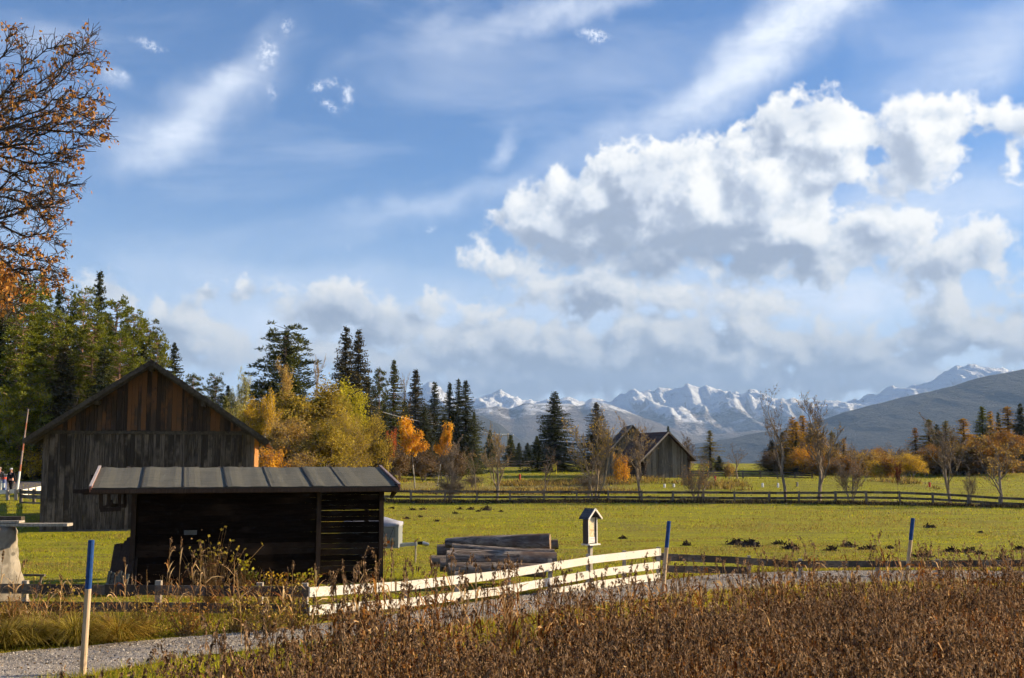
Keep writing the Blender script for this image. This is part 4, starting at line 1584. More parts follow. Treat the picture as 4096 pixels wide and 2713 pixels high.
# ------------------------------------------------------------------ small log huts on the course
def hut(label, base_px, Y, wid, dep, hw_, apex, rz, ov, name='log_hut', logs=True):
    o = xg(base_px, Y)
    o.z -= 0.1
    t = thing(name, label, 'hut', o, rz)
    rq = random.Random(int(Y))
    m_ = MB()
    top = lambda x: hw_ + (apex - hw_) * (1 - abs(x) / (wid / 2)) - .05
    hb_ = wood('hut_boards', (0.075, 0.06, 0.042), (0.22, 0.185, 0.135), grain=(20, 20, 1.2), island=1.0)
    m2_ = MB()
    x = -wid / 2
    while x < wid / 2 - .02:
        w_ = min(rq.uniform(.12, .24), wid / 2 - x)
        th = .04 + rq.uniform(0, .03)
        a, c = x + .006, x + w_ - .006
        m_.hexa([(a, -th, .05), (c, -th, .05), (c, 0, .05), (a, 0, .05), (a, -th, top(a)), (c, -th, top(c)), (c, 0, top(c)), (a, 0, top(a))])
        a, c = x, x + w_
        m2_.hexa([(a, dep, .05), (c, dep, .05), (c, dep + th, .05), (a, dep + th, .05), (a, dep, top(a)), (c, dep, top(c)), (c, dep + th, top(c)), (a, dep + th, top(a))])
        x += w_
    m_.build('gable_wall', hb_, t)
    m2_.build('back_wall', hb_, t)
    lg = wood('hut_logs', (0.03, 0.02, 0.014), (0.10, 0.065, 0.042), grain=(20, 2, 20))
    for sg in (-1, 1):
        m_ = MB()
        for i, z in enumerate(np.arange(.1, hw_, .22)):
            e = .35 if i % 2 else .25
            m_.tube([(sg * (wid / 2 + .02), -e, z), (sg * (wid / 2 + .02), dep + e, z)], [.12, .12], 7)
        m_.build('log_wall', lg, t)
    sl = math.atan2(apex - hw_, wid / 2)
    m_ = MB()
    for sg in (-1, 1):
        L = (wid / 2 + ov) / math.cos(sl)
        nC = 16
        for k in range(nC):
            s0, s1 = L * k / nC, L * (k + 1) / nC + .04
            P = []
            lift = rq.uniform(.02, .05)
            for zz in (-.06, 0):
                for yy, s_ in ((-.75, s0), (-.75, s1), (dep + .7, s1), (dep + .7, s0)):
                    P.append((sg * s_ * math.cos(sl), yy, apex + .06 - s_ * math.sin(sl) + zz + (lift if s_ == s1 else 0)))
            m_.hexa(P)
    rf = m_.build('roof', wood('hut_shingles', (0.035, 0.017, 0.013), (0.10, 0.048, 0.036), (0.06, 0.045, 0.036), grain=(9, 9, 9)), t)
    for sg in (-1, 1):
        L = (wid / 2 + ov) / math.cos(sl)
        m_ = MB()
        m_.bar((0, -.78, apex), (sg * L * math.cos(sl), -.78, apex - L * math.sin(sl)), .05, .16)
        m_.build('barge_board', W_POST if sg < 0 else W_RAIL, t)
    return t


hut('weathered log hay hut with steep shingle roof standing on the golf course', 666, 118.5, 5.2, 5.6, 2.55, 4.95, R(19), .75)
hut('second low log hut half hidden behind the nearer hut and bare trees', 632, 132, 6.8, 6.0, 2.6, 6.25, R(2), 0.9)

# ------------------------------------------------------------------ golf course furniture
fb = gp(556.5, 474)
fl = thing('golf_flag', 'small yellow flag on a thin pin on the green', 'flag', fb)
m_ = MB()
zt3 = at(556.5, 462.5, fb.y).z - fb.z
m_.tube([(0, 0, 0), (0, 0, zt3)], [.03, .025], 6)
m_.build('pin', M_YEL, fl)
m_ = MB()
V = [(0, 0, zt3), (0.5, .05, zt3 + .05), (.62, .12, zt3 - .3), (.05, 0, zt3 - .75), (-.32, -.05, zt3 - .62), (0, 0, zt3)]
V = []
for i in range(6):
    for j in range(4):
        u, v = i / 5, j / 3
        V.append((-.05 - .55 * u * (1 - .2 * v) + .1 * v, .08 * math.sin(u * 5), zt3 - .05 - .75 * v - .28 * u))
idx = np.arange(24).reshape(6, 4)
m_.add(V, np.stack([idx[:-1, :-1], idx[:-1, 1:], idx[1:, 1:], idx[1:, :-1]], -1).reshape(-1, 4))
m_.build('cloth', M_YEL, fl)
for (x, yt, yb, lab, mm, gname) in ((427.4, 470, 475, 'red stake near the yellow birches', M_RED, 'red_stake'), (519.8, 474, 480, 'red stake left of the yellow flag', M_RED, 'red_stake'),
                             (715.3, 476, 482.5, 'red stake to the right of the hut', M_RED, 'red_stake'), (929.7, 482, 487, 'short rusty stake right of the yellow bush', M_RED, 'red_stake'),
                             (664.5, 484, 487.4, 'left white tee marker in front of the hut', M_WHITE, 'white_marker'), (673.8, 483.8, 487, 'right white tee marker in front of the hut', M_WHITE, 'white_marker'),
                             (762.7, 483, 487.2, 'white tee marker left of the tall bare tree', M_WHITE, 'white_marker'), (778, 483, 487.5, 'white tee marker beside the trunk of the tall bare tree', M_WHITE, 'white_marker'), (797.3, 482, 486.5, 'brown peg marker right of the tall bare tree', W_POST, 'wooden_peg')):
    B = gp(x, yb)
    h_ = at(x, yt, B.y).z - B.z
    m_ = MB()
    m_.tube([(0, 0, -.05), (0, 0, h_ * .9), (0, 0, h_)], [.11, .11, .05], 8)
    o = m_.build(gname, mm)
    o.location = B
    tag(o, lab, 'stake' if 'stake' in lab else 'marker', None)

# utility poles with wires, far behind
def wire(name, a, c, lab, sag=.35, r=.03):
    m_ = MB()
    pts = [(a.lerp(c, k / 14) - Vector((0, 0, sag * 4 * (k / 14) * (1 - k / 14)))) - a for k in range(15)]
    m_.tube(pts, [r] * 15, 4)
    o = m_.build(name, M_METAL)
    o.location = a
    return tag(o, lab, 'wire')


def upole(px, ytop, Y, lab, arm=True):
    B = xg(px, Y)
    h_ = at(px, ytop, Y).z - B.z
    t = thing('utility_pole', lab, 'pole', B)
    m_ = MB()
    m_.tube([(0, 0, 0), (0, 0, h_)], [.16, .12], 8)
    m_.build('pole', W_POST, t)
    m_ = MB()
    m_.bar((-1.1, 0, h_ - .35), (1.1, 0, h_ - .35), .1, .12)
    m_.build('crossarm', W_POST, t)
    for s_ in (-1, 0, 1):
        m_ = MB()
        m_.tube([(s_, 0, h_ - .3), (s_, 0, h_ - .1)], [.05, .04], 6)
        m_.build('insulator', M_WHITE, t)
    return B + Vector((0, 0, h_ - .1))


p1_ = upole(463.6, 425.5, 150, 'pale utility pole in front of the dark spruces')
p2_ = upole(508, 433.5, 200, 'thin distant utility pole right of the spruces')
wire('overhead_wire', p1_, p2_, 'thin wire between the two utility poles')
wire('overhead_wire', p1_, at(383, 412, 120), 'thin wire running left from the pale utility pole')

# lattice of the raised red and white road barrier
B = xg(18.5, 77)
t_ = thing('road_barrier', 'raised red and white striped barrier boom leaning beside the walkers', 'barrier', B)
Tp = at(28.3, 409, 77.5) - B
m_ = MB()
N_ = 12
for k in range(N_):
    a, c = Tp * (k / N_), Tp * ((k + 1) / N_)
    m_.tube([a, c], [.085 - .004 * k, .085 - .004 * (k + 1)], 8, m=(0, 0, 0, 1, 2, 2, 1, 2, 2, 1, 2, 2)[k], cap=True)
m_.build('boom', [M_WHITE, plain('faded_red', (0.36, 0.12, 0.06), .6), plain('faded_pink', (0.34, 0.24, 0.20), .7, 0, .4, 6)], t_)


# ------------------------------------------------------------------ foliage materials
def cc(*a): return [tuple(x) for x in a]


L_SPRUCE = leafmat('spruce_needles', cc((0.018, 0.024, 0.008), (0.042, 0.05, 0.012), (0.085, 0.088, 0.018)), 0.2)
L_SPRUCEB = leafmat('brownish_spruce_needles', cc((0.028, 0.024, 0.009), (0.055, 0.052, 0.014), (0.12, 0.085, 0.026)), 0.2)
L_PINE = leafmat('pine_needles', cc((0.05, 0.06, 0.006), (0.14, 0.155, 0.01), (0.3, 0.285, 0.018)), 0.3, patch=0.35)
L_PINED = leafmat('dark_pine_needles', cc((0.028, 0.036, 0.008), (0.07, 0.08, 0.012), (0.145, 0.145, 0.02)), 0.25)
L_LARCH = leafmat('golden_larch_needles', cc((0.17, 0.085, 0.01), (0.46, 0.26, 0.016), (0.74, 0.46, 0.03)), 0.35, patch=0.4)
L_LARCHG = leafmat('green_gold_larch_needles', cc((0.081, 0.088, 0.014), (0.203, 0.169, 0.020), (0.378, 0.257, 0.026)), 0.3, patch=0.4)
L_RUST = leafmat('rust_leaves', cc((0.14, 0.058, 0.012), (0.34, 0.16, 0.022), (0.58, 0.32, 0.04)), 0.35, patch=0.5)
L_YELLOW = leafmat('yellow_leaves', cc((0.297, 0.189, 0.014), (0.621, 0.392, 0.022), (0.891, 0.608, 0.035)), 0.4, patch=0.6)
L_ORANGE = leafmat('orange_leaves', cc((0.405, 0.176, 0.014), (0.743, 0.351, 0.020), (0.900, 0.567, 0.035)), 0.4, patch=0.6)
L_OLIVE = leafmat('olive_gold_leaves', cc((0.17, 0.12, 0.018), (0.4, 0.29, 0.03), (0.68, 0.5, 0.06)), 0.45, patch=0.3)
L_TAN = leafmat('tan_leaves', cc((0.2, 0.12, 0.028), (0.43, 0.27, 0.055), (0.66, 0.45, 0.11)), 0.45, patch=0.3)
L_LIME = leafmat('yellow_green_leaves', cc((0.2, 0.18, 0.012), (0.46, 0.4, 0.018), (0.72, 0.6, 0.03)), 0.45, patch=0.4)
L_PALE = leafmat('pale_birch_leaves', cc((0.216, 0.216, 0.051), (0.405, 0.378, 0.091), (0.594, 0.540, 0.152)), 0.35, patch=0.4)
L_BROWN = leafmat('brown_leaves', cc((0.081, 0.047, 0.018), (0.176, 0.101, 0.035), (0.297, 0.176, 0.056)), 0.25, patch=0.5)
L_RED = leafmat('red_leaves', cc((0.243, 0.041, 0.010), (0.486, 0.101, 0.018), (0.675, 0.189, 0.025)), 0.35)
L_DKRED = leafmat('dark_red_leaves', cc((0.068, 0.016, 0.008), (0.149, 0.038, 0.016), (0.257, 0.074, 0.026)), 0.2)
L_OAK = leafmat('oak_leaves', cc((.14,.050,.012), (.38,.155,.030), (.66,.33,.07)), .45)
L_NONE = L_BROWN
B_BARK = wood('bark', (0.030, 0.022, 0.016), (0.085, 0.062, 0.045), grain=(10, 10, 3), knots=False)
B_GREY = wood('grey_twigs', (0.11, 0.08, 0.055), (0.26, 0.20, 0.145), grain=(10, 10, 3), knots=False)
B_TAN = wood('tan_twigs', (0.17, 0.12, 0.07), (0.36, 0.27, 0.16), grain=(10, 10, 3), knots=False)
B_BIRCH = wood('birch_bark', (0.32, 0.28, 0.23), (0.55, 0.50, 0.43), (0.09, 0.07, 0.06), grain=(5, 5, 9), knots=False)
B_PINE = wood('pine_bark', (0.16, 0.085, 0.05), (0.34, 0.20, 0.13), grain=(8, 8, 3), knots=False)


class Proto:
    def __init__(s, trunk, crown, H, Wd):
        s.trunk, s.crown, s.H, s.W = trunk, crown, H, Wd


def fin(name, tmb, cmb, tm, cm):
    me_t = tmb.mesh(name + '_trunk', tm)
    me_c = cmb.mesh(name + '_crown', cm) if cmb is not None and cmb.n else None
    V = np.concatenate((cmb.V if me_c else []) + tmb.V)
    H = V[:, 2].max()
    r = np.percentile(np.hypot(V[:, 0], V[:, 1]), 88)
    return Proto(me_t, me_c, H, 2 * r)


def spruce(seed, H=18.0, Rr=3.3, lo=0.04, dens=1.0, rag=0.25, frond=0.5):
    g = np.random.default_rng(seed)
    t = MB()
    t.tube([(0, 0, 0), (0, 0, H * .5), (0, 0, H * .97)], [.26, .15, .02], 7)
    P, D, Wd, B = [], [], [], []
    SA, SB = [], []
    z = lo * H
    while z < H * .985:
        f = 1 - z / H
        nb = int((5 + 4 * f) * dens) + 1
        sect = 1 + .10 * math.sin(z * 1.1 + seed) + g.uniform(-.05, .05)
        for k in range(nb):
            a = g.uniform(0, 2 * math.pi)
            L = (Rr * 1.12 * f ** .98 * g.uniform(1 - rag * 1.6, 1 + rag * .5) + .12) * sect
            L *= 1 + .22 * math.sin(a * 2 + z * .8 + seed) + .15 * math.sin(a * 3 - z * .35 + seed * 2)
            if f > .93:
                L *= .75
            up0 = .30 - .60 * f
            zj = z + g.uniform(-.22, .22) * H / 18
            n = max(3, int(L / .20))
            tt = np.linspace(.10, 1, n)
            x = np.cos(a) * tt * L
            y = np.sin(a) * tt * L
            zz = zj + L * (up0 * tt - .34 * tt ** 2 + .28 * tt ** 3)
            ax = np.array([math.cos(a), math.sin(a), 0])
            sd = np.array([-math.sin(a), math.cos(a), 0])
            pp = np.stack([x, y, zz], 1)
            if len(pp) > 2 and f > .1:
                SA.append((0, 0, zj))
                SB.append(tuple(pp[-1]))
            for sg in (-1, 1):
                fr = frond * (.30 + .70 * math.sqrt(f))
                l = fr * (1.15 - .65 * tt) * g.uniform(.7, 1.2, n)
                d = sd * sg * .8 + ax * .65
                dd = d[None] * l[:, None] + g.normal(0, .06, (n, 3))
                dd[:, 2] += -.22 * l + g.normal(0, .06, n)
                P.append(pp)
                D.append(dd)
                Wd.append(.21 * np.ones(n))
                bb = np.cross(dd, [0, 0, 1]) + g.normal(0, .35, (n, 3))
                B.append(bb)
            # hanging sprays
            l = fr * .6 * g.uniform(.5, 1.1, n)
            dd = np.stack([g.normal(0, .07, n), g.normal(0, .07, n), -l], 1) + ax * .1
            P.append(pp)
            D.append(dd)
            Wd.append(.15 * np.ones(n))
            B.append(np.tile(sd, (n, 1)) + g.normal(0, .5, (n, 3)))
            # tip
            P.append(pp[-1:])
            D.append((ax * fr * .7 + np.array([0, 0, .08]))[None])
            Wd.append(np.array([.12]))
            B.append(sd[None])
        z += (.24 + .22 * f) / dens * g.uniform(.7, 1.3) * H / 18
    # leader
    P.append(np.array([[0, 0, H * .96]]))
    D.append(np.array([[0, 0, H * .045]]))
    Wd.append(np.array([.12]))
    B.append(np.array([[1, 0, 0]]))
    c = MB()
    c.leaves(np.concatenate(P), np.concatenate(D), np.concatenate(Wd), g, B=np.concatenate(B))
    if SA:
        t.segs(SA, SB, np.full(len(SA), .035), np.full(len(SA), .008))
    return t, c


def pine(seed, H=18.0, Rr=3.6, lo=.30, n=90, cl=42, shape=0.8):
    g = np.random.default_rng(seed)
    t = MB()
    bend = g.normal(0, .25, 2)
    t.tube([(0, 0, 0), (bend[0] * .5, bend[1] * .5, H * .45), (bend[0], bend[1], H * .96)], [.28, .19, .04], 7)
    SA, SB = [], []
    P, D = [], []
    for i in range(n):
        f = (i + g.uniform(0, 1)) / n
        z = H * (lo + (.98 - lo) * f)
        a = i * 2.4 + g.normal(0, .5)
        prof = (math.sin(math.pi * min(1, (1 - f) * .85 + .08)) ** shape) * (1 - f * .35)
        L = Rr * prof * g.uniform(.55, 1.12) + .15
        rise = L * g.uniform(-.05, .35)
        base = np.array([bend[0] * z / H, bend[1] * z / H, z])
        end = base + np.array([math.cos(a) * L, math.sin(a) * L, rise])
        SA.append(base)
        SB.append(end)
        kk = max(1, int(L / .75))
        for j in range(kk):
            tt = 1 - j * .75 / max(L, .75) * g.uniform(.8, 1.1)
            c0 = base + (end - base) * max(tt, .15) + g.normal(0, .16, 3) + [0, 0, .08]
            m = cl
            r = g.uniform(.42, .72) * (1.0 - .3 * f)
            u = g.normal(size=(m, 3))
            u /= np.linalg.norm(u, axis=1, keepdims=True)
            u[:, 2] *= .55
            P.append(c0 + u * r * g.uniform(.1, 1.0, (m, 1)))
            dd = u * .8 + [math.cos(a) * .3, math.sin(a) * .3, .45]
            D.append(dd / np.linalg.norm(dd, axis=1, keepdims=True) * g.uniform(.22, .42, (m, 1)))
    t.segs(SA, SB, np.full(n, .05), np.full(n, .015))
    P = np.concatenate(P)
    D = np.concatenate(D)
    c = MB()
    c.leaves(P, D, np.full(len(P), .115), g)
    return t, c


def branches(seed, H, spread, stems=1, depth=5, up=.6, kids=(3, 4), r0=.16, thin=.62, wob=.22, first=.25, lenf=.62, rmin=.006, lean=(0, 0), apical=.85):
    """recursive branching; returns segments (A,B,ra,rb,level)"""
    g = np.random.default_rng(seed)
    out = []

    def grow(p, d, L, r, lv):
        n = 4 if lv == 0 else 3
        pts = [p]
        dd = d.copy()
        rr_ = r
        for i in range(n):
            dd = dd + g.normal(0, wob, 3) * (.55 if lv == 0 else 1) + np.array([0, 0, .10 * up])
            dd /= np.linalg.norm(dd)
            q = pts[-1] + dd * L / n
            r2 = max(rr_ * (1 - .55 / n), rmin)
            out.append((pts[-1], q, rr_, r2, lv))
            pts.append(q)
            rr_ = r2
        if lv >= depth:
            return
        m = g.integers(kids[0], kids[1] + 1) + (2 if lv == 0 else 0)
        for k in range(m):
            t = (first if lv == 0 else .22) + (1 - (first if lv == 0 else .22)) * (k + g.uniform(0, .9)) / m
            t = min(t, .98)
            i = min(int(t * n), n - 1)
            q = pts[i] + (pts[i + 1] - pts[i]) * (t * n - i)
            a = g.uniform(0, 2 * math.pi)
            e = np.array([math.cos(a), math.sin(a), 0])
            e = e - dd * e.dot(dd)
            e /= (np.linalg.norm(e) + 1e-6)
            nd = dd * up + e * spread * g.uniform(.7, 1.2) + np.array([0, 0, .12 * up])
            nd /= np.linalg.norm(nd)
            grow(q, nd, L * lenf * g.uniform(.7, 1.15) * (1.12 - .45 * t), max(r * thin * (1.05 - .5 * t), rmin), lv + 1)
        grow(pts[-1], dd, L * lenf * apical, max(rr_ * .8, rmin), lv + 1)

    for s_ in range(stems):
        a = g.uniform(0, 2 * math.pi) + s_ * 2 * math.pi / stems
        tilt = 0 if stems == 1 else g.uniform(.08, .38)
        d = np.array([math.cos(a) * tilt + lean[0], math.sin(a) * tilt + lean[1], 1.0])
        d /= np.linalg.norm(d)
        L0 = H * (.52 if stems == 1 else .48) * g.uniform(.8, 1.05)
        grow(np.array([math.cos(a) * .12 * (stems > 1), math.sin(a) * .12 * (stems > 1), -.1]), d, L0, r0 * (1 if stems == 1 else .65), 0)
    return out


def decid(seed, H, spread, leaves=0, lsize=.12, stems=1, lvmin=3, fullness=.35, droop=.25, **kw):
    out = branches(seed, H, spread, stems, **kw)
    g = np.random.default_rng(seed + 99)
    t = MB()
    A = np.array([o[0] for o in out])
    B = np.array([o[1] for o in out])
    ra = np.array([o[2] for o in out])
    rb = np.array([o[3] for o in out])
    lv = np.array([o[4] for o in out])
    thick = lv <= 1
    t.segs(A[thick], B[thick], ra[thick], rb[thick], 6)
    t.segs(A[~thick], B[~thick], ra[~thick], rb[~thick], 3)
    c = None
    if leaves:
        idx = np.nonzero(lv >= lvmin)[0]
        k = g.choice(idx, leaves)
        u = g.uniform(0, 1.1, (leaves, 1))
        P = A[k] + (B[k] - A[k]) * u + g.normal(0, fullness, (leaves, 3))
        D = g.normal(size=(leaves, 3))
        D[:, 2] -= droop * 2
        D /= np.linalg.norm(D, axis=1, keepdims=True)
        D *= lsize * g.uniform(.6, 1.3, (leaves, 1))
        c = MB()
        c.leaves(P, D, lsize * .75 * g.uniform(.7, 1.2, leaves), g)
    return t, c


PR = {}
for i, (sd, R_, rag, dn_) in enumerate(((11, 3.2, .20, 1.2), (12, 3.7, .26, 1.15), (13, 2.9, .30, 1.1), (14, 3.5, .16, 1.3))):
    PR['spruce%d' % i] = fin('spruce%d' % i, *spruce(sd, 18, R_, rag=rag, dens=dn_), B_BARK, L_SPRUCE)
for i, sd in enumerate((21, 22)):
    PR['larch%d' % i] = fin('larch%d' % i, *spruce(sd, 16, 3.0, dens=.8, rag=.38, frond=.55), B_BARK, L_LARCH)
for i, (sd, lo, sh, n_) in enumerate(((31, .08, .6, 170), (32, .16, .8, 150), (33, .22, .5, 140))):
    PR['pine%d' % i] = fin('pine%d' % i, *pine(sd, 18, 3.7, lo, n_, 40, sh), B_PINE, L_PINE)
# bare and thin-leaved trees
PR['bare0'] = fin('bare0', *decid(41, 9, .75, 260, .13, depth=5, up=1.0, r0=.13, kids=(2, 3), lvmin=4, fullness=.05, rmin=.005), B_GREY, L_BROWN)
PR['bare1'] = fin('bare1', *decid(42, 9, .62, 420, .13, depth=5, up=1.1, r0=.14, fullness=.06, lvmin=4), B_GREY, L_BROWN)
PR['bare5'] = fin('bare5', *decid(48, 8, .8, 800, .15, depth=5, up=.8, r0=.12, fullness=.10, lvmin=3, kids=(2, 4)), B_GREY, L_ORANGE)
PR['bare2'] = fin('bare2', *decid(43, 7, .8, 260, .12, stems=5, depth=4, up=1.1, r0=.10, fullness=.05, lvmin=3), B_GREY, L_BROWN)
PR['bare3'] = fin('bare3', *decid(44, 9, .55, 700, .13, stems=4, depth=5, up=1.2, r0=.17, fullness=.10, lvmin=4, kids=(2, 4)), B_TAN, L_YELLOW)
PR['bare4'] = fin('bare4', *decid(45, 9, .42, 500, .10, depth=5, up=1.5, r0=.12, fullness=.06, lvmin=4), B_GREY, L_TAN)
# full autumn crowns
PR['full0'] = fin('full0', *decid(51, 11, .85, 11000, .20, depth=5, up=.8, r0=.2, fullness=.30, lvmin=3), B_BARK, L_OLIVE)
PR['full1'] = fin('full1', *decid(52, 11, .95, 10000, .20, stems=3, depth=5, up=.8, r0=.2, fullness=.34, lvmin=3), B_BARK, L_OLIVE)
PR['birch0'] = fin('birch0', *decid(53, 9, .60, 3600, .19, depth=5, up=1.0, r0=.11, fullness=.22, lvmin=3, first=.45), B_BIRCH, L_YELLOW)
PR['lolli'] = fin('lolli', *decid(58, 9, .85, 3400, .20, depth=4, up=.7, r0=.09, fullness=.20, lvmin=2, first=.62, lenf=.42), B_BIRCH, L_YELLOW)
PR['tall0'] = fin('tall0', *decid(54, 12, .45, 5200, .17, depth=5, up=1.4, r0=.16, fullness=.20, lvmin=3), B_TAN, L_TAN)
PR['bush0'] = fin('bush0', *decid(55, 4, 1.0, 4200, .16, stems=7, depth=4, up=.7, r0=.07, fullness=.22, lvmin=1), B_GREY, L_YELLOW)
PR['bush1'] = fin('bush1', *decid(56, 4, .9, 2600, .14, stems=8, depth=4, up=.9, r0=.06, fullness=.18, lvmin=1), B_GREY, L_BROWN)
PR['twigs0'] = fin('twigs0', *decid(57, 4, .9, 160, .10, stems=8, depth=4, up=.9, r0=.04, fullness=.05, lvmin=2), B_GREY, L_BROWN)
PR['fir0'] = fin('fir0', *spruce(15, 9, 2.3, dens=1.2, rag=.2, frond=.42), B_BARK, L_SPRUCE)

TN = 0


def tree(kind, px, ytop, Y, wpx, label, leaf=None, bark=None, name='tree', cat='tree', ybase=None, rot=None, lean=0.0, ysc=None):
    """tree standing at image column px and depth Y whose top shows at ytop and whose crown is wpx wide"""
    global TN
    TN += 1
    p = PR[kind]
    b_ = xg(px, Y)
    H = at(px, ytop, Y).z - b_.z + .05
    Wm = wpx / FPX * Y * 1.01
    t = thing(name, label, cat, b_, rot if rot is not None else (TN * 2.39996) % 6.28)
    sx = Wm / p.W * (1.15 if kind.startswith('spruce') else 1.4 if kind.startswith('larch') else 1.0)
    t.scale = (sx, sx, H / p.H)
    if lean:
        t.rotation_euler = (0, lean, 0)
    for nm, me, mt in (('trunk', p.trunk, bark), ('crown', p.crown, leaf)):
        if me is None:
            continue
        o = bpy.data.objects.new(nm, me)
        COL.objects.link(o)
        o.parent = t
        if mt is not None:
            o.material_slots[0].link = 'OBJECT'
            o.material_slots[0].material = mt
    return t


S, P_, LA = 'spruce', 'pine', 'larch'
# --- pine wood at the left edge
for a in [
    ('pine0', -22, 262, 92, 60, 'dark pine at the extreme left behind the orange oak twigs', L_PINED, 'pine'),
    ('pine1', 8, 272, 96, 52, 'pine behind the lowest orange oak leaves at the left edge', L_PINE, 'pine'),
    ('pine0', 27, 268, 100, 50, 'tall pine left of the thin spire, topped by oak leaves', L_PINE, 'pine'),
    ('spruce2', 34, 276, 106, 26, 'dark spire between the two leftmost pines', L_SPRUCE, 'spruce'),
    ('spruce2', 51, 281, 108, 22, 'thin dark spire in the gap of the left pine wood', L_SPRUCE, 'spruce'),
    ('pine2', 47, 306, 90, 44, 'sunny green pine in front of the thin spire', L_PINE, 'pine'),
    ('pine1', 62, 287, 104, 36, 'dark narrow pine left of the tallest spruce', L_PINED, 'pine'),
    ('pine0', 78, 283, 102, 40, 'bushy pine just left of the tallest spruce', L_PINE, 'pine'),
    ('spruce1', 93, 269, 104, 44, 'tallest spruce of the left wood with a pointed top', L_SPRUCE, 'spruce'),
    ('pine2', 112, 294, 100, 42, 'pine directly right of the tallest spruce', L_PINE, 'pine'),
    ('pine1', 88, 318, 92, 44, 'bright green pine in front of the tallest spruce', L_PINE, 'pine'),
    ('pine1', 130, 306, 98, 38, 'pine above the left roof slope of the barn', L_PINE, 'pine'),
    ('pine0', 143, 316, 102, 36, 'dark-sided pine above the ridge of the barn', L_PINED, 'pine'),
    ('pine2', 153, 330, 98, 30, 'last pine of the wood directly over the barn ridge', L_PINE, 'pine'),
    ('pine2', 117, 330, 90, 44, 'broad low pine behind the barn roof', L_PINE, 'pine'),
    ('pine0', 18, 318, 88, 56, 'broad bright pine at left in front of the taller ones', L_PINE, 'pine'),
    ('spruce3', 60, 335, 89, 40, 'drooping dark spruce in the middle of the left wood', L_SPRUCEB, 'spruce'),
    ('spruce0', -5, 300, 90, 40, 'dark spruce cut off by the left edge of the picture', L_SPRUCE, 'spruce'),
    ('spruce3', 100, 345, 88, 42, 'dark low spruce behind the left eave of the barn', L_SPRUCE, 'spruce'),
    ('spruce1', 35, 345, 93, 44, 'shaded spruce low in the middle of the left wood', L_SPRUCEB, 'spruce'),
    ('pine2', 75, 350, 94, 40, 'low pine crown between the spruces near the barn', L_PINE, 'pine'),
    ('spruce1', 140, 345, 95, 50, 'low dark spruce hidden by the barn ridge', L_SPRUCE, 'spruce'),
    ('spruce0', 171, 342, 100, 34, 'small lone spruce rising behind the barn ridge', L_SPRUCE, 'spruce'),
    ('pine2', 190, 372, 104, 26, 'small dark pine just above the right roof slope', L_PINED, 'pine'),
    ('pine0', 213, 372, 112, 24, 'round dark pine above the right slope of the barn roof', L_PINED, 'pine'),
    ('spruce0', 226, 385, 120, 22, 'low dark spruce behind the right roof slope', L_SPRUCE, 'spruce'),
]:
    tree(a[0], a[1], a[2], a[3], a[4], a[5], leaf=a[6], name=a[7] + '_tree', cat=a[7])
# --- understorey on the left
for a in [
    ('birch0', 38, 372, 88.5, 40, 'young maple with yellow-green leaves under the left pines', L_LIME),
    ('birch0', 12, 385, 88, 36, 'yellow sapling behind the walkers at the left edge', L_LIME),
    ('bush0', 5, 440, 87.8, 34, 'low yellow-green bush behind the left walker', L_LIME),
    ('bush0', 36, 438, 88, 30, 'yellow bush behind the striped barrier boom', L_YELLOW),
    ('bush1', 52, 420, 88.3, 34, 'brown bush at the roadside left of the barn', L_TAN),
    ('bush0', 62, 452, 88, 22, 'low golden bush touching the barn corner', L_YELLOW),
    ('bare1', 64, 385, 89, 24, 'bare grey sapling left of the barn', L_TAN),
    ('bush1', 24, 452, 88.2, 24, 'dark brown undergrowth between the walkers and the barn', L_BROWN),
    ('full1', -12, 400, 89, 40, 'olive undergrowth tree at the very left edge', L_LIME),
    ('bush0', 70, 405, 90, 30, 'lit brush against the left barn eave', L_TAN),
]:
    tree(a[0], a[1], a[2], a[3], a[4], a[5], leaf=a[6], name='bush' if 'bush' in a[0] else 'sapling', cat='bush' if 'bush' in a[0] else 'sapling')
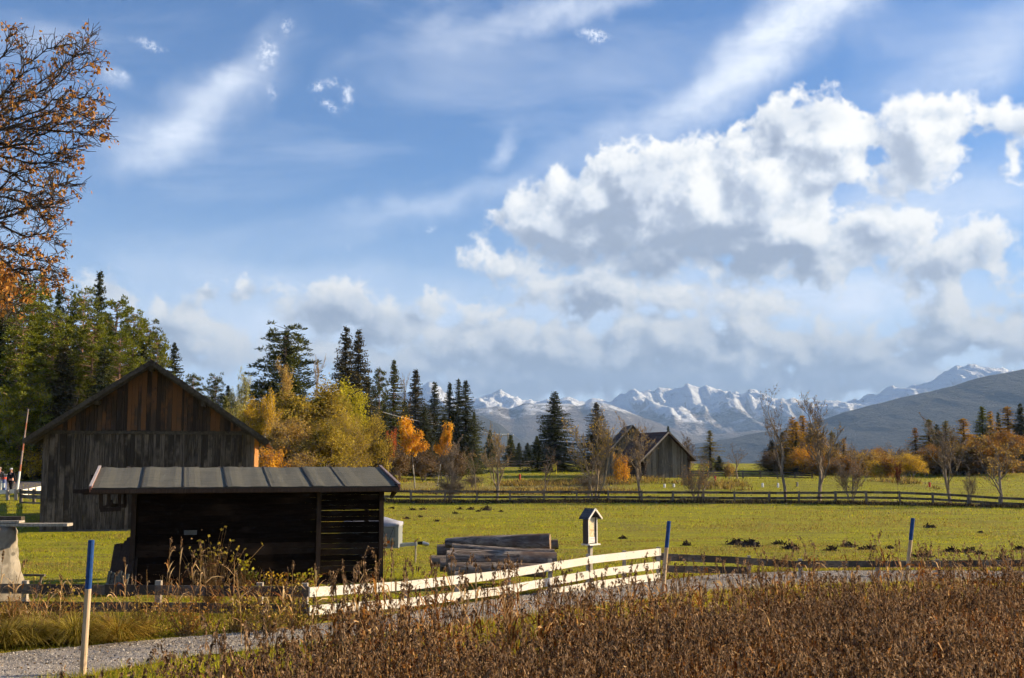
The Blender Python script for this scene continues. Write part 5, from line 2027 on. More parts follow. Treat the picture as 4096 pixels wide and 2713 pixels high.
# --- trees behind and right of the barn
for a in [
    ('pine0', 284, 321, 122, 62, 'big dark pine with a pointed top left of the willow', L_PINED, B_BARK, 'pine'),
    ('spruce0', 284, 330, 123, 40, 'dark spruce core rising inside the big pine', L_SPRUCE, B_BARK, 'spruce'),
    ('pine2', 262, 378, 121, 34, 'lower dark pine left below the big pine', L_PINED, B_BARK, 'pine'),
    ('tall0', 243, 366, 112, 26, 'pale green birch over the right roof slope', L_PALE, B_TAN, 'birch'),
    ('tall0', 228, 388, 114, 22, 'thin olive birch next to the barn roof', L_PALE, B_TAN, 'birch'),
    ('tall0', 277, 355, 110, 30, 'tall tan poplar rising beside the big pine', L_TAN, B_TAN, 'poplar'),
    ('bare4', 317, 354, 116, 16, 'thin pale feathery tree between the big pine and the spruce', L_TAN, B_TAN, 'bare tree'),
    ('birch0', 264, 386, 100, 26, 'yellow-orange birch beside the barn roof', L_YELLOW, B_BIRCH, 'birch'),
    ('full0', 296, 384, 104, 54, 'golden-tan tree between barn and willow', L_OLIVE, B_TAN, 'tree'),
    ('full0', 318, 374, 106, 66, 'large olive-gold willow with dark trunk and broad crown', L_OLIVE, B_BARK, 'willow'),
    ('full1', 300, 410, 98, 56, 'lower tan willow crown right of the barn eave', L_TAN, B_TAN, 'willow'),
    ('full0', 348, 372, 112, 42, 'yellow-green tree crown below the twin-topped spruce', L_LIME, B_BARK, 'tree'),
    ('full1', 352, 402, 102, 44, 'olive willow behind the ridge of the shed', L_OLIVE, B_TAN, 'willow'),
    ('full1', 373, 405, 106, 34, 'rightmost olive willow with a dark leaning trunk', L_OLIVE, B_BARK, 'willow'),
    ('full0', 326, 415, 97, 50, 'golden-tan willow in the middle right above the shed roof', L_OLIVE, B_BARK, 'willow'),
    ('bush0', 273, 443, 92, 26, 'orange-yellow bush beside the sunlit barn wall', L_ORANGE, B_GREY, 'bush'),
    ('bush1', 300, 445, 94, 40, 'tan scrub under the willows', L_TAN, B_GREY, 'bush'),
    ('bush1', 345, 446, 100, 36, 'olive scrub at the foot of the willow', L_OLIVE, B_GREY, 'bush'),
    ('spruce3', 344, 325, 124, 42, 'left half of the twin-topped dark spruce', L_SPRUCEB, B_BARK, 'spruce'),
    ('spruce3', 357, 328, 125, 40, 'right half of the twin-topped dark spruce', L_SPRUCEB, B_BARK, 'spruce'),
    ('spruce1', 366, 375, 126, 36, 'lower dark spruce right of the twin-topped one', L_SPRUCE, B_BARK, 'spruce'),
    ('pine2', 378, 366, 128, 18, 'narrow pine between the twin spruce and the pointed spruce', L_PINED, B_PINE, 'pine'),
    ('spruce1', 393, 359, 130, 34, 'pointed dark spruce with a bare reddish lower trunk', L_PINED, B_PINE, 'spruce'),
    ('spruce0', 415, 369, 136, 34, 'brownish spruce standing third right of the willow', L_SPRUCEB, B_BARK, 'spruce'),
    ('bare4', 407, 372, 142, 12, 'thin bare tree between the two pointed spruces', L_TAN, B_TAN, 'bare tree'),
    ('spruce2', 434, 381, 140, 30, 'slim spruce to the right of the brownish one', L_SPRUCE, B_BARK, 'spruce'),
    ('spruce0', 449, 382, 142, 26, 'spruce left of the close pair at the end of the row', L_SPRUCE, B_BARK, 'spruce'),
    ('spruce2', 458, 378, 146, 24, 'left tree of the close spruce pair at the end of the row', L_SPRUCE, B_BARK, 'spruce'),
    ('spruce0', 465.5, 380, 142, 30, 'right tree of the close spruce pair at the end of the row', L_SPRUCE, B_BARK, 'spruce'),
    ('spruce1', 474, 411, 140, 18, 'lower spruce at the right end of the dark row', L_PINED, B_BARK, 'spruce'),
    ('spruce3', 424, 405, 132, 26, 'dark low spruce behind the orange birches', L_SPRUCE, B_BARK, 'spruce'),
    ('spruce3', 404, 400, 134, 26, 'dark low spruce left of the orange birch', L_SPRUCE, B_BARK, 'spruce'),
    ('spruce3', 444, 415, 136, 26, 'dark low spruce right of the smaller orange birch', L_SPRUCE, B_BARK, 'spruce'),
    ('spruce1', 384, 405, 124, 24, 'dark low spruce over the red bush', L_SPRUCE, B_BARK, 'spruce'),
    ('lolli', 415, 411, 108, 38, 'larger bright orange birch with a thin pale trunk', L_ORANGE, B_BIRCH, 'birch'),
    ('lolli', 437.5, 417, 114, 24, 'smaller bright orange birch with a thin pale trunk', L_ORANGE, B_BIRCH, 'birch'),
    ('birch0', 388.5, 425, 112, 13, 'slim red-leaved tree right of the willows', L_RED, B_GREY, 'tree'),
    ('bush1', 398, 438, 118, 30, 'brown undergrowth behind the red-leaved tree', L_BROWN, B_GREY, 'bush'),
    ('bush1', 424, 440, 122, 34, 'reddish brown undergrowth between the orange birches', L_BROWN, B_GREY, 'bush'),
    ('bush1', 452, 440, 124, 34, 'dark undergrowth right of the orange birches', L_BROWN, B_GREY, 'bush'),
    ('bush0', 460, 450, 126, 20, 'dark green shrub under the spruce pair', L_PINED, B_GREY, 'bush'),
    ('bare1', 449, 434, 88, 32, 'young bare tree left of the slim upright one at the fence', L_BROWN, B_GREY, 'bare tree'),
    ('twigs0', 449, 470, 87.5, 26, 'many-stemmed leafless shrub at the fence below the young bare tree', L_BROWN, B_GREY, 'bush'),
    ('bare0', 475.5, 448, 104, 20, 'small bare tree standing beyond the fence on the slope', L_BROWN, B_GREY, 'bare tree'),
    ('bare1', 496.5, 420, 88, 34, 'slim upright bare tree at the fence with pale twigs', L_TAN, B_TAN, 'bare tree'),
]:
    tree(a[0], a[1], a[2], a[3], a[4], a[5], leaf=a[6], bark=a[7], name=a[8].replace(' ', '_') if a[8] in ('bush', 'bare tree', 'tree') else a[8] + '_tree', cat=a[8])
# --- centre
for a in [
    ('fir0', 490, 430, 168, 14, 'small green pine left of the distant pole', L_PINED, None, 'pine'),
    ('fir0', 510.5, 435, 172, 16, 'small green spruce behind the distant pole', L_PINED, None, 'spruce'),
    ('fir0', 519, 443, 176, 12, 'tiny dark spruce, second in the low row', L_SPRUCE, None, 'spruce'),
    ('fir0', 527.5, 443, 172, 12, 'tiny dark spruce, third in the low row', L_SPRUCE, None, 'spruce'),
    ('fir0', 537, 436, 168, 16, 'small pine at the left foot of the big lone spruce', L_PINED, None, 'pine'),
    ('spruce3', 555, 391, 152, 42, 'big lone dark spruce in front of the snowy mountains', L_SPRUCE, None, 'spruce'),
    ('spruce0', 597, 402, 150, 32, 'yellow-tinged spruce behind the bare multi-stemmed tree', L_SPRUCEB, None, 'spruce'),
    ('bare3', 594, 404, 88, 44, 'bare multi-stemmed tree with a few yellow leaves at the fence', L_YELLOW, B_TAN, 'bare tree'),
    ('twigs0', 586, 468, 96, 34, 'dense leafless thicket around the multi-stemmed tree', L_BROWN, B_GREY, 'bush'),
    ('bush0', 622, 450, 112, 15, 'golden bush at the left corner of the log hut', L_ORANGE, B_GREY, 'bush'),
    ('bare1', 640, 411, 88, 36, 'bare tree with orange top leaves in front of the hut', L_TAN, B_GREY, 'bare tree'),
    ('bare0', 653, 425, 124, 24, 'leafless tree rising behind the second hut', L_BROWN, B_GREY, 'bare tree'),
    ('fir0', 668.6, 426, 160, 11, 'spruce top peeking over the hut roof', L_SPRUCE, None, 'spruce'),
    ('bare1', 689, 432, 135, 22, 'brown bare tree right behind the hut', L_BROWN, B_GREY, 'bare tree'),
    ('bush1', 683, 440, 136, 20, 'brown leafy bush behind the right eave of the hut', L_RUST, B_GREY, 'bush'),
    ('larch1', 710.5, 430, 150, 20, 'slim yellow-green larch right of the hut', L_LARCHG, None, 'larch'),
    ('fir0', 719, 456, 152, 10, 'tiny dark spruce at the foot of the slim larch', L_SPRUCE, None, 'spruce'),
    ('bare2', 697, 452, 88, 38, 'forked bare tree at the fence right of the hut', L_ORANGE, B_GREY, 'bare tree'),
    ('bare0', 737, 442, 122, 24, 'small feathery bare tree in front of the dark hill', L_BROWN, B_GREY, 'bare tree'),
    ('bush1', 729, 459, 118, 12, 'small orange shrub beside the feathery bare tree', L_TAN, B_GREY, 'bush'),
    ('bare0', 544, 444, 90, 28, 'thin leaning bare tree left of the yellow flag', L_BROWN, B_GREY, 'bare tree'),
    ('twigs0', 470, 474, 110, 24, 'low dry twiggy shrub on the slope beyond the fence', L_BROWN, B_GREY, 'bush'),
]:
    tree(a[0], a[1], a[2], a[3], a[4], a[5], leaf=a[6], bark=a[7], name=a[8].replace(' ', '_') if a[8] in ('bush', 'bare tree') else a[8] + '_tree', cat=a[8])
# --- right
for a in [
    ('spruce3', 772, 440, 150, 22, 'dark spruce at the left end of the larch group', L_SPRUCEB, None, 'spruce'),
    ('spruce1', 783, 432, 152, 24, 'shaded brown-green spruce behind the tall bare tree', L_SPRUCEB, None, 'spruce'),
    ('larch0', 793, 416, 150, 26, 'golden larch directly behind the tall bare tree', L_LARCH, None, 'larch'),
    ('larch1', 804, 415, 154, 32, 'tall golden larch left of the dark pointed spruce', L_LARCH, None, 'larch'),
    ('spruce0', 811, 423, 148, 16, 'dark pointed spruce between golden larches', L_SPRUCE, None, 'spruce'),
    ('larch0', 821, 432, 146, 26, 'golden larch right of the dark pointed spruce', L_LARCH, None, 'larch'),
    ('larch1', 833, 432, 150, 23, 'yellow-green larch behind the tall leaning bare tree', L_LARCHG, None, 'larch'),
    ('larch0', 802, 445, 142, 32, 'low orange larch in front of the golden group', L_LARCH, None, 'larch'),
    ('spruce2', 796, 440, 140, 14, 'thin dark spruce low in the larch group', L_SPRUCE, None, 'spruce'),
    ('larch0', 844, 438, 150, 17, 'slim brownish larch behind the bushes', L_TAN, None, 'larch'),
    ('bush1', 822, 450, 124, 36, 'brown leafy bush right of the tall bare tree', L_RUST, B_GREY, 'bush'),
    ('bush1', 845, 452, 122, 30, 'orange-brown bush in the middle of the thicket', L_RUST, B_GREY, 'bush'),
    ('bare2', 857, 440, 128, 22, 'dark bare tree standing in the thicket', L_BROWN, B_GREY, 'bare tree'),
    ('bush0', 868, 447, 124, 30, 'golden-brown bush near the middle of the mound', L_TAN, B_GREY, 'bush'),
    ('full1', 874, 444, 126, 26, 'round tan shrub tree behind the golden-brown bush', L_RUST, B_GREY, 'tree'),
    ('bush0', 877, 458, 120, 18, 'low yellow bush in front of the thicket', L_YELLOW, B_GREY, 'bush'),
    ('bush0', 888, 455, 120, 18, 'low rusty bush left of the large yellow bush', L_RUST, B_GREY, 'bush'),
    ('bare2', 893, 440, 128, 26, 'thin bare trees rising left of the yellow bush', L_TAN, B_GREY, 'bare tree'),
    ('full1', 913, 450, 118, 31, 'large bright yellow bush right of the dark red sapling', L_YELLOW, B_GREY, 'bush'),
    ('birch0', 896, 459, 90, 8, 'narrow dark red sapling at the fence', L_DKRED, B_BARK, 'sapling'),
    ('bare0', 784.5, 382, 88, 48, 'tall spreading bare tree at the fence with a few brown leaves', L_BROWN, B_GREY, 'bare tree'),
    ('bare2', 850, 448, 87, 30, 'many-stemmed bare shrub at the fence left of the dark red sapling', L_RUST, B_GREY, 'bush'),
    ('larch0', 916, 427, 142, 20, 'narrow orange larch left of the right-hand wood', L_RUST, None, 'larch'),
    ('larch1', 930, 419, 140, 29, 'green-gold larch in the right-hand wood', L_LARCHG, None, 'larch'),
    ('spruce3', 938, 424, 142, 20, 'dark spruce beside the green-gold larch', L_SPRUCE, None, 'spruce'),
    ('larch0', 947, 420, 144, 26, 'olive larch behind the bare tree on the right', L_LARCHG, None, 'larch'),
    ('spruce1', 953, 436, 138, 24, 'shaded spruce in the gap of the right-hand wood', L_SPRUCEB, None, 'spruce'),
    ('larch1', 965, 418, 136, 35, 'orange larch with a visible thin trunk', L_LARCH, None, 'larch'),
    ('larch0', 972, 436, 138, 29, 'lower rust-orange larch right of the one with a visible trunk', L_RUST, None, 'larch'),
    ('spruce1', 984, 406, 140, 30, 'tall olive-green spruce in the right-hand wood', L_PINE, None, 'spruce'),
    ('larch0', 992, 410, 144, 23, 'golden larch just right of the tall olive spruce', L_LARCH, None, 'larch'),
    ('spruce2', 1000, 412, 146, 16, 'narrow dark spruce near the right edge', L_SPRUCE, None, 'spruce'),
    ('larch1', 1010, 406, 142, 35, 'broad orange larch near the right edge', L_LARCH, None, 'larch'),
    ('spruce3', 1023, 403, 140, 26, 'dark spruce cut by the right edge', L_SPRUCE, None, 'spruce'),
    ('larch0', 1040, 398, 142, 41, 'golden larch beyond the right edge', L_LARCH, None, 'larch'),
    ('spruce3', 1005, 436, 136, 34, 'shaded dark spruce low at the right', L_SPRUCEB, None, 'spruce'),
    ('spruce3', 975, 446, 134, 30, 'dark low spruce behind the bare tree on the right', L_SPRUCEB, None, 'spruce'),
    ('bush1', 960, 450, 130, 70, 'brown shaded undergrowth in the right-hand wood', L_BROWN, B_GREY, 'bush'),
    ('bush1', 1000, 452, 128, 50, 'rusty undergrowth near the right edge', L_RUST, B_GREY, 'bush'),
    ('bush1', 935, 458, 132, 30, 'dark undergrowth right of the yellow bush', L_BROWN, B_GREY, 'bush'),
    ('full0', 1012, 425, 132, 40, 'rusty oak-like crown filling the right edge of the wood', L_RUST, B_GREY, 'tree'),
    ('full1', 955, 440, 131, 34, 'tan-leaved tree low in the right-hand wood', L_TAN, B_GREY, 'tree'),
    ('full0', 985, 432, 130, 34, 'orange-brown tree before the tall olive spruce', L_RUST, B_GREY, 'tree'),
    ('full1', 800, 442, 139, 34, 'orange leafy tree in front of the golden larches', L_ORANGE, B_GREY, 'tree'),
    ('full0', 828, 446, 138, 30, 'golden leafy tree right of the dark pointed spruce', L_TAN, B_GREY, 'tree'),
    ('full1', 775, 448, 141, 26, 'olive-brown tree at the foot of the shaded spruce', L_BROWN, B_GREY, 'tree'),
    ('larch1', 797, 421, 144, 28, 'broad golden larch in the centre of the golden group', L_LARCH, None, 'larch'),
    ('larch0', 816, 430, 143, 26, 'sunny golden larch just behind the leaning bare tree', L_LARCH, None, 'larch'),
    ('bush1', 856, 448, 127, 34, 'reddish brown scrub behind the many-stemmed bare shrub', L_RUST, B_GREY, 'bush'),
    ('bush0', 886, 446, 127, 30, 'gold-brown scrub rising behind the dark red sapling', L_TAN, B_GREY, 'bush'),
    ('bush1', 905, 443, 130, 28, 'dull brown scrub behind the top of the yellow bush', L_BROWN, B_GREY, 'bush'),
    ('full1', 926, 440, 131, 28, 'rusty tree right behind the large yellow bush', L_RUST, B_GREY, 'tree'),
    ('full0', 970, 440, 133, 26, 'gold-leaved tree under the larch with the thin trunk', L_ORANGE, B_GREY, 'tree'),
    ('full0', 252, 392, 103, 30, 'golden birch crown tucked behind the barn roof', L_YELLOW, B_TAN, 'tree'),
    ('full1', 236, 402, 105, 34, 'olive crown just above the right roof slope', L_OLIVE, B_TAN, 'tree'),
    ('full1', 335, 392, 108, 50, 'bright gold willow crown left of the yellow-green one', L_OLIVE, B_TAN, 'tree'),
    ('bare1', 948.6, 412, 87, 40, 'upright bare tree at the fence in front of the right-hand wood', L_BROWN, B_GREY, 'bare tree'),
    ('bare2', 968, 463, 84, 14, 'thin bare sapling at the fence between two larger trees', L_BROWN, B_GREY, 'sapling'),
    ('bare5', 999, 418, 80, 56, 'young tree with thinning orange leaves at the fence far right', L_TAN, B_GREY, 'tree'),
]:
    tree(a[0], a[1], a[2], a[3], a[4], a[5], leaf=a[6], bark=a[7], name=a[8].replace(' ', '_') if a[8] in ('bush', 'bare tree', 'tree', 'sapling') else a[8] + '_tree', cat=a[8])
lt = tree('bare4', 818, 393, 88, 44, 'tall leaning bare tree with wispy top right of the larch group', leaf=L_TAN, bark=B_GREY, name='bare_tree', cat='bare tree', rot=.5)
lt.rotation_euler = (0, R(7), R(10))


# ------------------------------------------------------------------ oak reaching in from the left
def oak():
    g = np.random.default_rng(77)
    Y0 = 16.0
    root = Vector((-11.6, 17.2, 0.0))
    t = thing('oak_tree', 'oak with orange withered leaves reaching in from the upper left', 'tree', root)
    segs = []
    tips = []

    def W3(px, py, Y):
        return np.array(at(px, py, Y) - root)
    fork = np.array([0.1, 0, 4.6])
    top = np.array([0.5, -.2, 8.6])
    tmb = MB()
    tmb.tube([(0, 0, -.1), (0.05, 0, 2.2), tuple(fork), tuple((fork + top) / 2 + [.1, .1, 0]), tuple(top), tuple(top + [.3, 0, 2.4])], [.36, .29, .22, .15, .09, .03], 12)
    limbs = [
        ([(-40, 140), (0, 104), (31, 92), (64, 69.5), (89, 52), (96, 36)], 8.2), ([(-40, 150), (0, 116), (45, 92), (75, 74), (101, 62)], 8.0),
        ([(-50, 190), (0, 146), (27, 137), (58, 121), (84, 115), (111, 122)], 7.2), ([(-40, 130), (0, 98), (21, 79), (30, 45)], 8.4),
        ([(-45, 185), (0, 143), (38, 152), (70, 153), (84, 146)], 7.0), ([(-40, 190), (0, 168), (33, 184), (58, 186), (78, 186)], 6.6),
        ([(-40, 235), (0, 214), (30, 204), (58, 196), (66, 178)], 6.2), ([(-40, 240), (0, 222), (25, 237), (50, 234), (60, 243)], 6.0),
        ([(-40, 245), (0, 246), (27, 257), (50, 262), (58, 272)], 5.8), ([(-40, 262), (0, 262), (25, 275), (42, 281)], 5.4),
        ([(-40, 165), (0, 128), (40, 108), (80, 96), (105, 100)], 7.6), ([(-40, 110), (-10, 70), (8, 50), (12, 30)], 8.8),
        ([(-40, 210), (0, 190), (30, 192), (50, 206), (56, 216)], 6.4), ([(-40, 155), (0, 128), (42, 128), (80, 134), (108, 136)], 7.4),
        ([(-40, 280), (-10, 272), (8, 282), (20, 292)], 5.2), ([(-40, 130), (0, 96), (26, 66), (52, 50), (72, 44)], 8.4), ([(-40, 230), (-6, 196), (20, 170), (48, 166), (62, 162)], 6.6),
        ([(-40, 290), (-14, 290), (4, 300), (12, 312)], 5.0), ([(-50, 270), (-18, 262), (2, 268), (18, 272)], 5.3)]
    limbs = [([(x * .92 if x > 0 else x, y) for x, y in L[0]], L[1]) for L in limbs]
    limbs += [([(x - 5 + g.normal(0, 4), y + 9 + g.normal(0, 3)) for x, y in L[0]], L[1] - .2) for L in limbs[:14:2]]
    for li, (pp, hz) in enumerate(limbs):
        hz = min(hz, 8.6)
        base = fork + (top - fork) * np.clip((hz - 4.6) / 4.0, 0, 1)
        Ys = Y0 + g.uniform(-1.0, .8) + np.linspace(0.9, 0, len(pp)) + g.normal(0, .15, len(pp))
        pts = [base] + [W3(x, y, yy) for (x, y), yy in zip(pp, Ys)]
        # refine
        P2 = []
        for i in range(len(pts) - 1):
            for k in range(4):
                P2.append(pts[i] + (pts[i + 1] - pts[i]) * k / 4 + g.normal(0, .022, 3))
        P2.append(pts[-1])
        n = len(P2)
        rad = np.linspace(.028, .005, n)
        for i in range(n - 1):
            segs.append((P2[i], P2[i + 1], rad[i], rad[i + 1]))
        for i in range(3, n):
            f = i / n
            for _ in range(3):
                d0 = P2[i] - P2[i - 1]
                d0 = d0 / np.linalg.norm(d0)
                e = g.normal(0, 1, 3)
                e -= d0 * e.dot(d0)
                e /= np.linalg.norm(e)
                e[2] = e[2] * .8 + .12
                d = d0 * .95 + e * .7
                d /= np.linalg.norm(d)
                L = g.uniform(.22, .60) * (1.15 - .75 * f)
                q = P2[i]
                r = .008
                for s_ in range(4):
                    d = d + g.normal(0, .2, 3) + [0, 0, .06]
                    d /= np.linalg.norm(d)
                    q2 = q + d * L / 4
                    segs.append((q, q2, r, r * .8))
                    r *= .78
                    if s_ > 0 and g.random() < .75:
                        dd = d + g.normal(0, .6, 3)
                        dd /= np.linalg.norm(dd)
                        l2 = g.uniform(.06, .20)
                        q3 = q2 + dd * l2
                        segs.append((q2, q3, .005, .0035))
                        tips.append((q3, f))
                    q = q2
                tips.append((q, f))
    A = np.array([s_[0] for s_ in segs])
    B = np.array([s_[1] for s_ in segs])
    tmb.segs(A, B, [s_[2] for s_ in segs], [s_[3] for s_ in segs], 4)
    tmb.build('trunk', B_BARK, t)
    PP, DD = [], []
    for q, f in tips:
        low = q[2] < 6.6
        if g.random() < (.15 if low else .12):
            k = g.integers(4, 10)
            c = q + g.normal(0, .035, (k, 3)) - [0, 0, .03]
            d = g.normal(0, .6, (k, 3)) + [0, 0, -.75]
            d /= np.linalg.norm(d, axis=1, keepdims=True)
            PP.append(c)  # leaf cluster
            DD.append(d * g.uniform(.045, .08, (k, 1)))
    PP = np.concatenate(PP)
    DD = np.concatenate(DD)
    # dense low leaves at the edge
    k = 500
    base = np.array([W3(g.uniform(-30, 16), y, 16 + g.normal(0, .5)) for y in g.uniform(262, 312, k // 10)])
    bb = np.repeat(base, 10, axis=0) + g.normal(0, .07, (len(base) * 10, 3))
    keep = np.ones(len(bb), bool)
    d = g.normal(0, .6, (len(bb), 3)) + [0, 0, -.6]
    d /= np.linalg.norm(d, axis=1, keepdims=True)
    PP = np.concatenate([PP, bb])
    DD = np.concatenate([DD, d * g.uniform(.06, .11, (len(bb), 1))])
    c = MB()
    c.leaves(PP, DD, np.linalg.norm(DD, axis=1) * .62, g)
    c.build('leaves', L_OAK, t)


oak()

# ------------------------------------------------------------------ molehills
SOIL = plain('dark_soil', (0.040, 0.024, 0.014), 0.95, 0, 0.6, 14)
MH = [(392, 508, 16), (413, 509.4, 20), (423, 509, 26), (406, 518, 20), (420, 516.5, 12), (436.6, 520.7, 14), (455, 513, 16), (460, 508.7, 18), (471, 509, 22), (478, 510.8, 12), (486.5, 509.6, 36), (501, 511, 14)]
MH2 = [(687, 544.7, 28), (737, 543.6, 64), (751, 545.5, 66), (778, 543.6, 32), (791, 548, 48), (832, 549.7, 36), (847, 546, 52), (861, 549, 22), (870, 548.7, 34), (890, 548, 22), (924, 556, 58), (930, 527, 34), (951, 551, 40), (969, 551.6, 52), (980, 554, 24),
       (981, 532, 14), (1004, 559, 42), (1019, 549, 32), (623, 538, 22)]
MH3 = [(622, 501, 18), (634, 501.5, 14), (649, 497.5, 24), (750, 501.5, 20), (990, 505, 26)]


def molehill(px, py, w4, label, group, seed, grass=False):
    B = gp(px, py + 0.8)
    w = w4 / 4.0 / FPX * B.y * .72
    h = w * np.random.default_rng(seed).uniform(.34, .5) * (1.0 if w4 > 20 else .8)
    g = np.random.default_rng(seed)
    m_ = MB()
    n, k = 18, 7
    V = []
    for i in range(k):
        t = i / (k - 1)
        for j in range(n):
            a = 2 * math.pi * j / n
            nz = fbm(np.array([math.cos(a) * 1.5 + seed]), np.array([math.sin(a) * 1.5 + t * 2.5]), 4, seed)[0]
            r = w * (1 - t) * (1 + .7 * (nz - .5))
            z = h * (1 - (1 - t) ** 1.7) * (.75 + .5 * nz) - .03
            V.append((math.cos(a) * r, math.sin(a) * r * 1.1, z))
    Q = [(i * n + j, i * n + (j + 1) % n, (i + 1) * n + (j + 1) % n, (i + 1) * n + j) for i in range(k - 1) for j in range(n)]
    m_.add(V, Q)
    m = 130
    P = np.array(V)[g.integers(0, n * (k - 1), m)] + g.normal(0, .02 + w * .05, (m, 3))
    D = g.normal(0, .045 + w * .05, (m, 3)) + [0, 0, .02]
    m_.leaves(P, D, .05 + w * .05, g)
    o = m_.build('molehill', SOIL)
    o.location = B
    return tag(o, label, 'molehill', group)


for i, (x, y, w) in enumerate(MH):
    molehill(x, y, w, '%s%s dark molehill between shed and long fence' % (ORD[i], ' from the left' if i else ''), 'molehills near the long fence', 100 + i)
for i, (x, y, w) in enumerate(sorted(MH2)):
    molehill(x, y, w, '%s%s dark molehill in the meadow right of the shrine' % (ORD[i], ' from the left' if i else ''), 'molehills in the meadow on the right', 200 + i)
for i, (x, y, w) in enumerate(MH3):
    molehill(x, y, w, '%s%s small molehill just beyond the long fence' % (ORD[i], ' from the left' if i else ''), 'molehills beyond the long fence', 300 + i)

# ------------------------------------------------------------------ meadow grass (stuff)
G_GRASS = leafmat('meadow_grass', cc((0.035, 0.055, 0.002), (0.16, 0.19, 0.004), (0.50, 0.47, 0.007), (0.80, 0.66, 0.03)), 0.5, patch=.55)
G_STRAW = leafmat('straw_grass', cc((0.12, 0.085, 0.016), (0.30, 0.20, 0.035), (0.48, 0.34, 0.08)), 0.35)
G_VERGE = leafmat('verge_grass', cc((0.075, 0.065, 0.006), (0.27, 0.21, 0.014), (0.48, 0.37, 0.035), (0.70, 0.52, 0.12)), 0.45)
G_GOLD = leafmat('golden_tussock', cc((0.13, 0.07, 0.010), (0.38, 0.22, 0.018), (0.64, 0.42, 0.06)), 0.45)
G_DARKB = leafmat('dead_brown_grass', cc((0.030, 0.018, 0.010), (0.075, 0.048, 0.024), (0.15, 0.10, 0.045)), 0.2)


def blades(name, P, h, w, mats, mi, lean, g, label=None, cat=None, bend=None, kite=False):
    N = len(P)
    D = np.stack([g.normal(0, lean, N), g.normal(0, lean, N), np.ones(N)], 1)
    if bend is not None:
        D += bend
    D = D / np.linalg.norm(D, axis=1, keepdims=True) * np.asarray(h).reshape(-1, 1)
    a = g.uniform(0, 2 * math.pi, N)
    B = np.stack([np.cos(a), np.sin(a), np.zeros(N)], 1)
    m_ = MB()
    for k in range(len(mats)):
        s_ = mi == k
        if s_.any():
            wk = (np.asarray(w) * np.ones(N))[s_]
            (m_.leaves if kite else m_.tris)(P[s_], D[s_], wk, g, m=k, B=B[s_])
    o = m_.build(name, mats)
    return tag(o, label, cat, None, 'stuff')


def inside_shed(x, y):
    c, s = math.cos(-SH), math.sin(-SH)
    lx = (x + 9.73) * c - (y - dl) * s
    ly = (x + 9.73) * s + (y - dl) * c
    return (lx > -.1) & (lx < SL + .1) & (ly > -.05) & (ly < SD + .1)


def inside_barn(x, y):
    c, s = math.cos(-R(12)), math.sin(-R(12))
    lx = (x + 22.5) * c - (y - 53) * s
    ly = (x + 22.5) * s + (y - 53) * c
    return (lx > -.1) & (lx < BW + .1) & (ly > -.1) & (ly < BD + .1)


g = np.random.default_rng(5)
N = 330000
py = g.uniform(466, 650, N) ** 1.0
Y = CAMZ * FPX / (py - 460) * 1.0
Y = np.clip(Y, 17, 200) * g.uniform(.97, 1.03, N)
X = (g.uniform(-90, 1114, N) - 512) / FPX * Y
keep = (~inside_shed(X, Y)) & (~inside_barn(X, Y)) & (~on_path(X, Y, .04)) & (Y < 160)
edge = np.interp(X, _ex, _ey)
keep &= ~((Y < edge) & (X > -4.5))
X, Y = X[keep], Y[keep]
Z = gz(X, Y)
sc_ = (Y / 30.0) ** .75
nz = fbm(X / 4.0, Y / 1.1, 4, 21)
nb = fbm(X / 14, Y / 14, 3, 31)
h = (.02 + .16 * np.clip(nz - .28, 0, 1)) * sc_ * g.uniform(.6, 1.4, len(X))
w = .022 * sc_ * g.uniform(.7, 1.3, len(X))
straw = (nz * .6 + nb * .5 + g.normal(0, .08, len(X)) + .07 * np.exp(-((Y - 44) / 7) ** 2) > .61)
blades('meadow_grass', np.stack([X, Y, Z - .01], 1), h, w, [G_GRASS, G_STRAW], straw.astype(int), .55, g, 'short yellow-green meadow grass with straw patches', 'grass')

# dead grass bank under the long fence
N = 26000
X = g.uniform(-14, 46, N)
Y = fence_y(X) + g.normal(0, .45, N)
P = np.stack([X, Y, gz(X, Y)], 1)
blades('bank_grass', P, g.uniform(.10, .34, N) * (0.6 + fbm(X / 2, Y * 0, 3, 8)), .06, [G_DARKB, G_STRAW], (g.random(N) < .12).astype(int), .5, g, 'dead brown grass along the foot of the long fence', 'grass')
# rough straw areas on the course
N = 26000
X = g.uniform(-14, 40, N)
Y = g.uniform(100, 118, N)
nz = fbm(X / 9, Y / 3.5, 3, 12)
k = nz + np.where(X < 12, .06, -.12) > .56
X, Y, nz = X[k], Y[k], nz[k]
blades('rough_grass', np.stack([X, Y, gz(X, Y)], 1), g.uniform(.2, .75, len(X)) * (nz + .2), .09, [G_STRAW, G_DARKB], (g.random(len(X)) < .25).astype(int), .4, g, 'straw-coloured rough on the golf course', 'grass')

# ------------------------------------------------------------------ verges along the path
def strip(n, offs, seed, xlo, xhi, side):
    gg = np.random.default_rng(seed)
    X = gg.uniform(xlo, xhi, n)
    base = np.interp(X, (PATH_UP if side > 0 else PATH_DN)[:, 0], (PATH_UP if side > 0 else PATH_DN)[:, 1])
    Y = base + side * (offs[0] + (offs[1] - offs[0]) * gg.random(n) ** 1.2)
    return X, Y, gg


